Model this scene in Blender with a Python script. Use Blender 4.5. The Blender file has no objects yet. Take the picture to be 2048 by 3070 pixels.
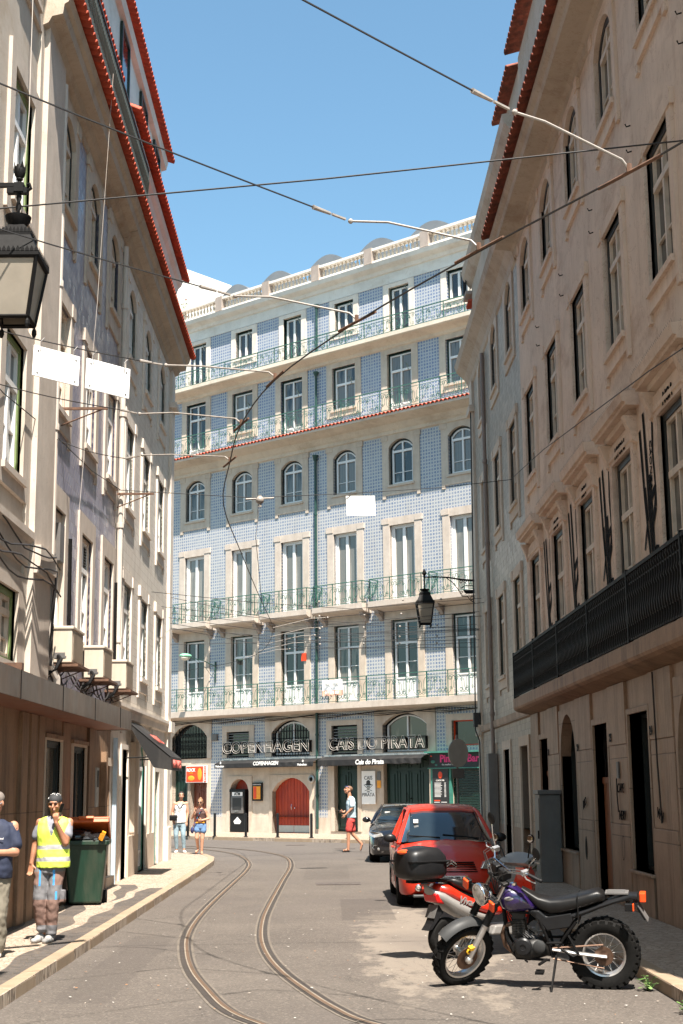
import bpy, bmesh, math, random
from math import sin, cos, pi, sqrt, radians, atan2, tan
from mathutils import Vector, Matrix
random.seed(7)
S = bpy.context.scene
COL = S.collection

# ---------------------------------------------------------------- mesh helper
class MB:
    def __init__(s): s.v = []; s.f = []; s.m = []; s.mi = 0
    def mat(s, i): s.mi = i; return s
    def add(s, vs, fs):
        o = len(s.v); s.v += [tuple(v) for v in vs]
        s.f += [tuple(i + o for i in f) for f in fs]; s.m += [s.mi] * len(fs); return s
    def quad(s, a, b, c, d): return s.add([a, b, c, d], [(0, 1, 2, 3)])
    def box(s, x0, x1, y0, y1, z0, z1):
        return s.add([(x0,y0,z0),(x1,y0,z0),(x1,y1,z0),(x0,y1,z0),(x0,y0,z1),(x1,y0,z1),(x1,y1,z1),(x0,y1,z1)],
                     [(0,3,2,1),(4,5,6,7),(0,1,5,4),(1,2,6,5),(2,3,7,6),(3,0,4,7)])
    def rings(s, R, caps=True, closed=False):
        n = len(R[0]); vs = [p for r in R for p in r]; fs = []
        m = len(R)
        for i in range(m if closed else m - 1):
            a = i * n; b = ((i + 1) % m) * n
            for j in range(n):
                k = (j + 1) % n; fs.append((a + j, a + k, b + k, b + j))
        if caps and not closed:
            fs.append(tuple(range(n - 1, -1, -1))); fs.append(tuple((m - 1) * n + j for j in range(n)))
        return s.add(vs, fs)
    def tube(s, pts, r, n=8, closed=False, flat=None):
        P = [Vector(p) for p in pts]; m = len(P); R = []
        rr = r if isinstance(r, (list, tuple)) else [r] * m
        prev = None
        for i in range(m):
            if closed: t = P[(i + 1) % m] - P[i - 1]
            else: t = P[min(i + 1, m - 1)] - P[max(i - 1, 0)]
            if t.length < 1e-9: t = Vector((0, 0, 1))
            t.normalize()
            if prev is None:
                a = Vector((0, 0, 1)) if abs(t.z) < .9 else Vector((1, 0, 0))
                u = t.cross(a).normalized()
            else:
                u = prev - t * prev.dot(t)
                u = u.normalized() if u.length > 1e-6 else t.orthogonal().normalized()
            prev = u; w = t.cross(u)
            fl = flat or 1
            R.append([P[i] + (u * cos(2*pi*j/n) + w * sin(2*pi*j/n) * fl) * rr[i] for j in range(n)])
        return s.rings(R, True, closed)
    def lathe(s, prof, c=(0,0,0), n=16, M=None):
        c = Vector(c); R = []
        for r, h in prof:
            ring = [Vector((max(r, 1e-4) * cos(2*pi*j/n), max(r, 1e-4) * sin(2*pi*j/n), h)) for j in range(n)]
            if M is not None: ring = [M @ p for p in ring]
            R.append([c + p for p in ring])
        return s.rings(R)
    def prism(s, poly, a, b, axis='y'):
        n = len(poly)
        def P(p, t):
            return (p[0], t, p[1]) if axis == 'y' else ((t, p[0], p[1]) if axis == 'x' else (p[0], p[1], t))
        vs = [P(p, a) for p in poly] + [P(p, b) for p in poly]
        fs = [tuple(range(n - 1, -1, -1)), tuple(range(n, 2 * n))]
        fs += [(i, (i + 1) % n, n + (i + 1) % n, n + i) for i in range(n)]
        return s.add(vs, fs)
    def ball(s, c, r, n=12, m=8, M=None):
        if not isinstance(r, (tuple, list)): r = (r, r, r)
        c = Vector(c); R = []
        for i in range(m + 1):
            t = pi * i / m; q = max(sin(t), 1e-3)
            ring = [Vector((r[0]*q*cos(2*pi*j/n), r[1]*q*sin(2*pi*j/n), -r[2]*cos(t))) for j in range(n)]
            if M is not None: ring = [M @ p for p in ring]
            R.append([c + p for p in ring])
        return s.rings(R)
    def xf(s, M, start=0):
        for i in range(start, len(s.v)): s.v[i] = tuple(M @ Vector(s.v[i]))
        return s
    def mesh(s, name, mats, smooth=False, ang=35):
        me = bpy.data.meshes.new(name); me.from_pydata(s.v, [], s.f)
        for m_ in (mats if isinstance(mats, (list, tuple)) else [mats]): me.materials.append(m_)
        me.polygons.foreach_set('material_index', s.m)
        bm = bmesh.new(); bm.from_mesh(me); bmesh.ops.recalc_face_normals(bm, faces=bm.faces); bm.to_mesh(me); bm.free()
        if smooth:
            me.shade_smooth(); me.set_sharp_from_angle(angle=radians(ang))
        me.update(); return me
    def build(s, name, mats, parent=None, smooth=False, loc=None, rot=None, bevel=0, sub=0, ang=35):
        me = s.mesh(name, mats, smooth, ang)
        return link(name, me, parent, loc, rot, bevel, sub)

def link(name, me, parent=None, loc=None, rot=None, bevel=0, sub=0):
    o = bpy.data.objects.new(name, me); COL.objects.link(o)
    if parent is not None: o.parent = parent
    if loc is not None: o.location = loc
    if rot is not None: o.rotation_euler = rot
    if bevel:
        b = o.modifiers.new('bevel', 'BEVEL'); b.width = bevel; b.segments = 2; b.limit_method = 'ANGLE'; b.angle_limit = radians(40)
    if sub:
        b = o.modifiers.new('sub', 'SUBSURF'); b.levels = sub; b.render_levels = sub
    return o

def T(name, label, cat, loc=(0,0,0), rz=0, group=None, parent=None):
    o = bpy.data.objects.new(name, None); COL.objects.link(o); o.empty_display_size = .2
    o.location = loc; o.rotation_euler = (0, 0, rz)
    return tag(o, label, cat, group)
def tag(o, label, cat, group=None):
    o['label'] = label; o['category'] = cat
    if group: o['group'] = group
    return o
def struct(o): o['kind'] = 'structure'; return o
def dup(root, loc=None, rz=None, label=None, parent=None):
    r = root.copy(); COL.objects.link(r)
    if loc is not None: r.location = loc
    if rz is not None: r.rotation_euler = (0, 0, rz)
    if label: r['label'] = label
    if parent is not None: r.parent = parent
    for ch in list(root.children):
        c = ch.copy(); COL.objects.link(c); c.parent = r
        for g in list(ch.children):
            d = g.copy(); COL.objects.link(d); d.parent = c
    return r

# ---------------------------------------------------------------- materials
MATS = {}
class NT:
    def __init__(s, name):
        s.m = bpy.data.materials.new(name); s.m.use_nodes = True; s.t = s.m.node_tree; s.n = s.t.nodes; s.l = s.t.links
        s.b = s.n['Principled BSDF']; s.tc = s.n.new('ShaderNodeTexCoord')
    def node(s, ty, **k):
        x = s.n.new(ty)
        for a, b in k.items(): setattr(x, a, b)
        return x
    def put(s, sock, v):
        if hasattr(v, 'is_output') or isinstance(v, bpy.types.NodeSocket): s.l.new(v, sock)
        elif isinstance(v, (tuple, list)) and len(v) == 3 and sock.type == 'RGBA': sock.default_value = (*v, 1)
        else: sock.default_value = v
    def map(s, sc=(1,1,1), src=None, loc=(0,0,0), rot=(0,0,0)):
        x = s.node('ShaderNodeMapping'); s.put(x.inputs[0], src or s.tc.outputs['Object'])
        x.inputs['Scale'].default_value = sc; x.inputs['Location'].default_value = loc; x.inputs['Rotation'].default_value = rot
        return x.outputs[0]
    def noise(s, scale, vec=None, detail=4, rough=.6, dist=0):
        x = s.node('ShaderNodeTexNoise'); s.put(x.inputs['Vector'], vec or s.tc.outputs['Object'])
        x.inputs['Scale'].default_value = scale; x.inputs['Detail'].default_value = detail
        x.inputs['Roughness'].default_value = rough; x.inputs['Distortion'].default_value = dist
        return x.outputs['Fac']
    def vor(s, scale, vec=None, feat='F1', out='Distance', rnd=1):
        x = s.node('ShaderNodeTexVoronoi', feature=feat); s.put(x.inputs['Vector'], vec or s.tc.outputs['Object'])
        x.inputs['Scale'].default_value = scale; x.inputs['Randomness'].default_value = rnd
        return x.outputs[out]
    def math(s, op, a, b=0, c=0, clamp=False):
        x = s.node('ShaderNodeMath', operation=op); x.use_clamp = clamp
        s.put(x.inputs[0], a); s.put(x.inputs[1], b); s.put(x.inputs[2], c); return x.outputs[0]
    def rng(s, v, a, b, c=0., d=1., smooth=False):
        x = s.node('ShaderNodeMapRange'); x.interpolation_type = 'SMOOTHSTEP' if smooth else 'LINEAR'
        s.put(x.inputs[0], v)
        for i, q in enumerate((a, b, c, d)): x.inputs[1 + i].default_value = q
        return x.outputs[0]
    def mix(s, f, a, b, mode='MIX'):
        x = s.node('ShaderNodeMix', data_type='RGBA', blend_type=mode)
        s.put(x.inputs[0], f); s.put(x.inputs[6], a); s.put(x.inputs[7], b); return x.outputs[2]
    def sep(s, v=None):
        x = s.node('ShaderNodeSeparateXYZ'); s.put(x.inputs[0], v or s.tc.outputs['Object']); return x.outputs
    def bump(s, h, st=.3, dist=.02):
        x = s.node('ShaderNodeBump'); x.inputs['Strength'].default_value = st; x.inputs['Distance'].default_value = dist
        s.put(x.inputs['Height'], h); s.l.new(x.outputs[0], s.b.inputs['Normal'])
    def fin(s, col=None, rough=None, metal=None, spec=None, **k):
        if col is not None: s.put(s.b.inputs['Base Color'], col)
        if rough is not None: s.put(s.b.inputs['Roughness'], rough)
        if metal is not None: s.b.inputs['Metallic'].default_value = metal
        if spec is not None: s.b.inputs['Specular IOR Level'].default_value = spec
        for a, b in k.items(): s.put(s.b.inputs[a.replace('_', ' ')], b)
        return s.m

def M(name, col, rough=.6, var=.12, scale=4., metal=0., bump=0., bs=60., spec=.5, dirt=None, damt=.5, coat=0.):
    t = NT(name)
    n = t.noise(scale, detail=5)
    c = t.mix(t.rng(n, .3, .7), tuple(x * (1 - var) for x in col), tuple(min(1, x * (1 + var)) for x in col))
    if dirt:
        d = t.noise(1.3, t.map((2.2, 2.2, .35)), detail=6, rough=.7)
        c = t.mix(t.math('MULTIPLY', t.rng(d, .48, .72), damt), c, dirt)
    if bump: t.bump(t.noise(bs, detail=3), bump, .01)
    m = t.fin(c, t.rng(n, .3, .7, max(rough - .06, .02), min(rough + .06, 1)), metal, spec)
    if coat: t.b.inputs['Coat Weight'].default_value = coat; t.b.inputs['Coat Roughness'].default_value = .04
    return m

def grid_f(t, x, sz):  # distance from cell border in 0..0.5 (cells of size sz)
    f = t.math('FRACT', t.math('DIVIDE', x, sz)); return t.math('SUBTRACT', .5, t.math('ABSOLUTE', t.math('SUBTRACT', f, .5)))

def azulejo(name, blue, white, sz=.134, grime=.25):
    t = NT(name); o = t.sep()
    fx = t.math('SUBTRACT', t.math('FRACT', t.math('DIVIDE', o[0], sz)), .5)
    fz = t.math('SUBTRACT', t.math('FRACT', t.math('DIVIDE', o[2], sz)), .5)
    r = t.math('SQRT', t.math('ADD', t.math('MULTIPLY', fx, fx), t.math('MULTIPLY', fz, fz)))
    ring = t.math('SUBTRACT', 1, t.rng(t.math('ABSOLUTE', t.math('SUBTRACT', r, .26)), .07, .12))
    dot = t.math('SUBTRACT', 1, t.rng(r, .10, .15))
    ax = t.math('SUBTRACT', .5, t.math('ABSOLUTE', fx)); az = t.math('SUBTRACT', .5, t.math('ABSOLUTE', fz))
    cor = t.math('SUBTRACT', 1, t.rng(t.math('ADD', ax, az), .09, .14))
    f = t.math('MAXIMUM', t.math('MAXIMUM', ring, dot), cor)
    cell = t.node('ShaderNodeTexWhiteNoise', noise_dimensions='3D')
    cv = t.node('ShaderNodeCombineXYZ'); t.put(cv.inputs[0], t.math('FLOOR', t.math('DIVIDE', o[0], sz))); t.put(cv.inputs[2], t.math('FLOOR', t.math('DIVIDE', o[2], sz)))
    t.put(cell.inputs[0], cv.outputs[0])
    big = t.noise(.5, detail=3)
    f2 = t.math('MULTIPLY', f, t.math('MULTIPLY', t.rng(cell.outputs[0], 0, 1, .7, 1.), t.rng(big, .3, .7, .8, 1.)))
    c = t.mix(f2, white, blue)
    grout = t.math('SUBTRACT', 1, t.rng(t.math('MINIMUM', ax, az), .015, .04))
    c = t.mix(t.math('MULTIPLY', grout, .12), c, (.25, .22, .2))
    d = t.noise(1.1, t.map((1.5, 1.5, .3)), detail=6, rough=.7)
    c = t.mix(t.math('MULTIPLY', t.rng(d, .5, .75), grime), c, (.3, .25, .2))
    return t.fin(c, t.rng(big, .3, .7, .18, .4), spec=.5)

def tilewall(name, a, b, sz=.15, grout=(.35, .3, .25), pat=True, rough=.3, grime=.35, gw=.03):
    t = NT(name); o = t.sep()
    px = t.math('DIVIDE', o[0], sz); pz = t.math('DIVIDE', o[2], sz)
    ax = grid_f(t, o[0], sz); az = grid_f(t, o[2], sz)
    g = t.math('SUBTRACT', 1, t.rng(t.math('MINIMUM', ax, az), gw * .5, gw * 1.4))
    cv = t.node('ShaderNodeCombineXYZ'); t.put(cv.inputs[0], t.math('FLOOR', px)); t.put(cv.inputs[2], t.math('FLOOR', pz))
    wn = t.node('ShaderNodeTexWhiteNoise', noise_dimensions='3D'); t.put(wn.inputs[0], cv.outputs[0])
    if pat:  # leaf-like chevrons inside each tile
        w = t.math('SINE', t.math('MULTIPLY', t.math('ADD', t.math('MULTIPLY', t.math('ABSOLUTE', t.math('SUBTRACT', t.math('FRACT', px), .5)), 2.2), pz), 6.2832 * 1.0))
        f = t.rng(w, -.5, .5)
        w2 = t.math('SINE', t.math('MULTIPLY', px, 6.2832 * 3))
        f = t.math('MULTIPLY', f, t.rng(w2, -1, 1, .45, 1))
    else:
        f = t.noise(9, detail=3)
    c = t.mix(f, a, b)
    c = t.mix(t.math('MULTIPLY', wn.outputs[0], .35), c, tuple(x * .72 for x in a))
    c = t.mix(t.math('MULTIPLY', g, .8), c, grout)
    d = t.noise(.9, t.map((1.6, 1.6, .35)), detail=7, rough=.72)
    c = t.mix(t.math('MULTIPLY', t.rng(d, .47, .72), grime), c, (.28, .2, .15))
    t.bump(t.math('ADD', t.math('MULTIPLY', g, -1), t.math('MULTIPLY', wn.outputs[0], .8)), .35, .006)
    return t.fin(c, t.rng(wn.outputs[0], 0, 1, rough, rough + .2))

def stone(name, col, pits=.5, stain=(.3, .2, .13), samt=.5, joints=None, rough=.8):
    t = NT(name); n = t.noise(2.2, detail=7, rough=.65)
    c = t.mix(t.rng(n, .3, .7), tuple(x * .84 for x in col), tuple(min(1, x * 1.1) for x in col))
    p = t.noise(26, t.map((1, 1, 1.6)), detail=4, rough=.7)
    pf = t.rng(p, .63, .70)
    c = t.mix(t.math('MULTIPLY', pf, pits), c, tuple(x * .35 for x in col))
    d = t.noise(1.0, t.map((2.4, 2.4, .4)), detail=7, rough=.75)
    c = t.mix(t.math('MULTIPLY', t.rng(d, .47, .75), samt), c, stain)
    v = t.noise(3.2, t.map((1.5, 1.5, .8)), detail=5, dist=2.2)
    c = t.mix(t.math('MULTIPLY', t.rng(t.math('ABSOLUTE', t.math('SUBTRACT', v, .5)), 0, .02, .3, 0), samt), c, stain)
    h = t.math('MULTIPLY', pf, -1)
    if joints:
        o = t.sep(); g = grid_f(t, o[2], joints[1]); gx = grid_f(t, o[0], joints[0])
        gg = t.math('SUBTRACT', 1, t.rng(t.math('MINIMUM', t.math('MULTIPLY', g, joints[1]), t.math('MULTIPLY', gx, joints[0])), .004, .012))
        c = t.mix(t.math('MULTIPLY', gg, .75), c, tuple(x * .3 for x in col)); h = t.math('SUBTRACT', h, gg)
    t.bump(t.math('ADD', h, t.math('MULTIPLY', t.noise(70, detail=2), .5)), .35, .008)
    return t.fin(c, rough, spec=.3)

def plaster(name, col, stain=(.25, .16, .1), samt=.35):
    t = NT(name); n = t.noise(1.1, detail=8, rough=.68)
    c = t.mix(t.rng(n, .3, .7), tuple(x * .86 for x in col), tuple(min(1, x * 1.07) for x in col))
    d = t.noise(1.6, t.map((3., 3., .22)), detail=7, rough=.75)
    c = t.mix(t.math('MULTIPLY', t.rng(d, .5, .78), samt), c, stain)
    ck = t.noise(1.7, t.map((1, 1, .7)), detail=6, dist=1.5)
    c = t.mix(t.rng(t.math('ABSOLUTE', t.math('SUBTRACT', ck, .5)), 0, .007, .6, 0), c, stain)
    pt = t.noise(.38, detail=5, rough=.55, dist=.4); c = t.mix(t.rng(pt, .52, .56, 0, .28), c, tuple(x * 1.22 for x in col)); lo = t.noise(.55, t.map((1, 1, 2.2), loc=(7, 3, 1)), detail=7, rough=.7); c = t.mix(t.rng(lo, .54, .66, 0, .4), c, stain)
    t.bump(t.math('ADD', t.noise(45, detail=4), t.math('MULTIPLY', n, 2)), .25, .01)
    return t.fin(c, .85, spec=.25)

def glass(name, dark=(.018, .02, .022), cur=(.22, .2, .17), amt=.5, rough=.06):
    t = NT(name); oi = t.node('ShaderNodeObjectInfo'); o = t.sep()
    st = t.math('SINE', t.math('MULTIPLY', o[0], 55)); st = t.rng(st, -1, 1, .75, 1.)
    cw = t.noise(3.1, t.map((1, 1, .18)), detail=2)
    f = t.math('MULTIPLY', t.rng(t.math('ADD', cw, t.math('MULTIPLY', oi.outputs['Random'], .5)), .62, .72), t.math('MULTIPLY', st, amt))
    c = t.mix(f, dark, cur)
    t.bump(t.noise(1.6, detail=1), .06, .02)
    return t.fin(c, rough, spec=.9)

def wood(name, a, b, rough=.45, sc=9, axis=0):
    t = NT(name); v = t.map((sc, sc, .7) if axis == 0 else (.7, sc, sc))
    n = t.noise(2., v, detail=6, dist=.6); n2 = t.noise(1.2, detail=3)
    c = t.mix(t.rng(n, .3, .7), a, b); c = t.mix(t.rng(n2, .35, .7, 0, .4), c, tuple(x * .55 for x in a))
    t.bump(n, .15, .005)
    return t.fin(c, rough)
STONE = stone('limestone', (.56, .47, .38), .35, (.33, .22, .14), .45)
STONE_L = stone('pitted_limestone', (.54, .465, .395), .75, (.3, .2, .13), .35)
STONE_W = stone('pale_limestone', (.71, .63, .545), .45, (.45, .35, .26), .3)
STONE_G = stone('grey_limestone', (.36, .30, .26), .4, (.2, .15, .12), .4)
STONE_R = stone('marble_cladding', (.36, .25, .175), .25, (.085, .05, .03), .8, (1.1, 1.15), .55)
STONE_S = stone('stained_cladding', (.29, .18, .11), .35, (.05, .026, .014), .9, (2.3, 1.6), .6)
PL_L = plaster('cream_plaster', (.52, .455, .385), (.36, .26, .17), .3)
PL_R = plaster('rose_beige_plaster', (.66, .525, .42), (.30, .17, .11), .45)
PL_W = plaster('white_plaster', (.70, .665, .61), (.5, .42, .33), .2)
PL_Y = plaster('ochre_cornice', (.62, .54, .44), (.35, .24, .15), .25)
PL_C = plaster('cornice_cream', (.47, .39, .31), (.24, .15, .09), .45)
TILE_B = azulejo('blue_ring_tiles', (.03, .09, .23), (.50, .485, .455))
TILE_B4 = azulejo('deep_blue_ring_tiles', (.02, .075, .24), (.44, .45, .455))
TILE_L2 = tilewall('violet_blue_tiles', (.17, .165, .26), (.50, .455, .46), .19, (.2, .17, .17), True, .25, .14)
TILE_L3 = tilewall('cream_relief_tiles', (.66, .585, .50), (.74, .675, .59), .17, (.36, .29, .22), False, .4, .35)
TILE_R2 = tilewall('grey_cream_tiles', (.29, .235, .18), (.38, .32, .25), .15, (.12, .09, .07), False, .3, .4, .045)
GLASS = glass('window_glass', amt=.7)
GLASS_D = glass('dark_window_glass', amt=.12)
GLASS_C = glass('curtained_glass', (.10, .085, .065), (.30, .25, .19), .7, .12)
CURT = glass('shuttered_glass', (.16, .15, .13), (.25, .23, .2), .9, .12)
GREEN = M('dark_green_paint', (.005, .021, .014), .4, .2, 6)
GREEN2 = M('weathered_green_paint', (.05, .20, .15), .5, .25, 8)
RAILG = M('green_railing_paint', (.033, .115, .085), .45, .3, 8)
DARKW = M('dark_frame_paint', (.010, .014, .014), .5, .3, 6)
WHITE = M('white_paint', (.74, .725, .70), .4, .05, 3, dirt=(.5, .42, .34), damt=.3)
CREAMP = M('old_cream_paint', (.60, .50, .40), .6, .15, 5, dirt=(.2, .13, .09), damt=.5)
OLIVE = M('olive_green_paint', (.16, .22, .08), .5, .25, 8)
BLACK = M('black_iron', (.006, .0055, .0055), .6, .3, 20, spec=.15)
BLACKP = M('black_plastic', (.008, .008, .0085), .45, .1, 30, spec=.25)
RUBBER = M('tyre_rubber', (.009, .0085, .008), .85, .3, 40, bump=.2, bs=120, spec=.15)
GREY = M('grey_metal', (.15, .142, .137), .5, .12, 5, .3, dirt=(.15, .11, .08), damt=.4)
GREYL = M('light_grey_metal', (.45, .44, .42), .4, .1, 5, .6)
ALU = M('aluminium', (.62, .60, .58), .35, .12, 12, .85)
CHROME = M('chrome', (.75, .75, .76), .12, .05, 8, 1.)
PIPEW = M('painted_downpipe', (.56, .50, .44), .5, .08, 2, dirt=(.35, .25, .18), damt=.4)
PIPEG = M('grey_downpipe', (.22, .17, .145), .5, .1, 2, dirt=(.12, .08, .06), damt=.4)
PIPEGR = M('green_downpipe', (.015, .05, .04), .45, .3, 4)
WIRE = M('wire_black', (.02, .018, .018), .6)
ROD = M('puller_rod', (.30, .265, .235), .5, .2, 14)
RUST = M('rusty_iron', (.11, .055, .032), .8, .4, 14)
ROOFR = M('red_roof_tile', (.42, .065, .028), .7, .3, 5, bump=.2)
ROOFO = M('old_roof_tile', (.22, .06, .035), .85, .5, 6, dirt=(.05, .035, .03), damt=.8, bump=.4)
ROOFG = M('grey_zinc', (.17, .18, .19), .5, .06, 2, .2)
CANF = M('canopy_fascia', (.125, .09, .07), .35, .15, 3, .3, dirt=(.35, .25, .18), damt=.3)
CANS = M('canopy_soffit', (.20, .075, .042), .5, .2, 2.5, dirt=(.09, .03, .015), damt=.6)
ACB = M('beige_ac_casing', (.52, .445, .355), .5, .06, 3, dirt=(.3, .18, .1), damt=.4)
SIGNW = M('white_sign_sheet', (.86, .84, .81), .4, .03, 3)
DOORR = wood('red_varnished_wood', (.27, .014, .004), (.50, .055, .008), .55, 7)
DOORB = wood('brown_panel_wood', (.13, .035, .018), (.2, .06, .03), .45)
DOORW = wood('worn_plank_wood', (.23, .085, .035), (.36, .15, .07), .7, 8)
AWN = M('black_awning', (.010, .009, .009), .75, .25, 5, dirt=(.08, .07, .06), damt=.4)
TXTW = M('white_lettering', (.82, .8, .77), .5, .02)
NEON = M('unlit_neon_tube', (.62, .56, .50), .3, .05)
PINK = M('pink_lettering', (.85, .04, .22), .5, .03)
REDS = M('red_sign', (.75, .06, .012), .45, .08)
ORNG = M('orange_print', (.9, .33, .02), .5, .25, 30)
BINB = M('black_print', (.02, .02, .02), .5)
# ---------------------------------------------------------------- facade kit: local x along the wall, y into the building, z up
WC = {}; DEP = .15
def arcf(w, h, rise):
    if rise <= 0: return lambda x: h
    R = (w * w / 4 + rise * rise) / (2 * rise); zc = h - R
    return lambda x: zc + sqrt(max(R * R - x * x, 0))
def cmesh(key, fn):
    if key not in WC: WC[key] = fn()
    return WC[key]
def m_surround(w, h, rise, ml, mt, mb, p, d, mat, ears):
    b = MB(); f = arcf(w, h, rise); n = 12 if rise > 0 else 1
    xs = [-w/2 + w*i/n for i in range(n + 1)]; X0, X1, Z0, Z1 = -w/2 - ml, w/2 + ml, -mb, h + mt
    inner = [(-w/2, 0)] + [(x, f(x)) for x in xs] + [(w/2, 0)]
    y = -p
    b.quad((X0,y,Z0), (-w/2,y,Z0), (-w/2,y,Z1), (X0,y,Z1)); b.quad((w/2,y,Z0), (X1,y,Z0), (X1,y,Z1), (w/2,y,Z1))
    for i in range(n): b.quad((xs[i],y,f(xs[i])), (xs[i+1],y,f(xs[i+1])), (xs[i+1],y,Z1), (xs[i],y,Z1))
    if mb > 0: b.quad((-w/2,y,Z0), (w/2,y,Z0), (w/2,y,0), (-w/2,y,0))
    o = [(X0,Z0), (X1,Z0), (X1,Z1), (X0,Z1)]
    for i in range(4):
        a, c = o[i], o[(i+1) % 4]; b.quad((a[0],y,a[1]), (c[0],y,c[1]), (c[0],.06,c[1]), (a[0],.06,a[1]))
    for i in range(len(inner)):
        a, c = inner[i], inner[(i+1) % len(inner)]; b.quad((a[0],y,a[1]), (c[0],y,c[1]), (c[0],d,c[1]), (a[0],d,a[1]))
    if ears:
        for sx in (-1, 1):
            b.box(min(sx*(w/2+ml-.16), sx*(w/2+ml)), max(sx*(w/2+ml-.16), sx*(w/2+ml)), -p + .003, .05, Z0 - .13, Z0 + .001)
            b.box(min(sx*(w/2+.02), sx*(w/2+ml+.05)), max(sx*(w/2+.02), sx*(w/2+ml+.05)), -p - .02, .05, h + mt - .24, h + mt - .02)
    if mb > .1: b.box(-w/2 - .06, w/2 + .06, -p - .05, -p + .01, -.07, .02)
    return b.mesh('surround', mat)
def m_border(w, h, rise, t, y0, y1, mat, nm):
    b = MB(); f = arcf(w, h, rise); g = arcf(w - 2*t, h - t, max(rise - t*.2, 0) if rise > 0 else 0)
    n = 12 if rise > 0 else 1
    b.box(-w/2, -w/2 + t, y0, y1, 0, f(-w/2) if rise <= 0 else f(w/2 - t*.5)); b.box(w/2 - t, w/2, y0, y1, 0, f(-w/2) if rise <= 0 else f(w/2 - t*.5))
    b.box(-w/2 + t, w/2 - t, y0, y1, 0, t)
    for i in range(n):
        xa, xb = -w/2 + w*i/n, -w/2 + w*(i+1)/n
        ga = g(max(min(xa, w/2 - t), -w/2 + t)); gb = g(max(min(xb, w/2 - t), -w/2 + t))
        if rise <= 0: b.box(-w/2 + t, w/2 - t, y0, y1, h - t, h)
        else:
            v = [(xa,y0,ga), (xb,y0,gb), (xb,y0,f(xb)), (xa,y0,f(xa))]; b.rings([v, [(p[0], y1, p[2]) for p in v]])
    return b, g
def m_sash(w, h, rise, ft, st, mull, trans, bars, panel, y0, y1, mat):
    w2, h2 = w - 2*ft, h - ft*1.0
    b, g = m_border(w2, h2 - ft, max(rise - ft*.3, 0) if rise > 0 else 0, st, y0, y1, mat, 'sash')
    top = h2 - ft - st*.5
    if mull: b.box(-mull, mull, y0 - .012, y1, st, top)
    for t in trans: b.box(-w2/2 + st, w2/2 - st, y0 - .02, y1, t - ft, t - ft + .09)
    for t in bars:
        b.box(-w2/2 + st, -mull if mull else w2/2 - st, y0 + .01, y1, t - ft, t - ft + .025)
        if mull: b.box(mull, w2/2 - st, y0 + .01, y1, t - ft, t - ft + .025)
    if panel:
        b.box(-w2/2 + st*.5, w2/2 - st*.5, y0 + .015, y1, st*.5, panel); b.box(-w2/2 + st, w2/2 - st, y0 - .01, y1, panel, panel + .06)
    # side stiles of the two leaves
    if mull:
        for sx in (-1, 1): b.box(min(sx*(w2/2-st), sx*(w2/2-st-.03)), max(sx*(w2/2-st), sx*(w2/2-st-.03)), y0 - .008, y1, st, (trans[0] - ft) if trans else top)
    for i in range(len(b.v)): b.v[i] = (b.v[i][0], b.v[i][1], b.v[i][2] + ft)
    return b.mesh('sash', mat)
def m_pane(w, h, rise, y, mat):
    f = arcf(w, h, rise); n = 12 if rise > 0 else 1
    pts = [(-w/2, y, 0), (w/2, y, 0)] + [(w/2 - w*i/n, y, f(w/2 - w*i/n)) for i in range(n + 1)]
    b = MB(); b.add(pts, [tuple(range(len(pts)))]); return b.mesh('pane', mat)

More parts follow.
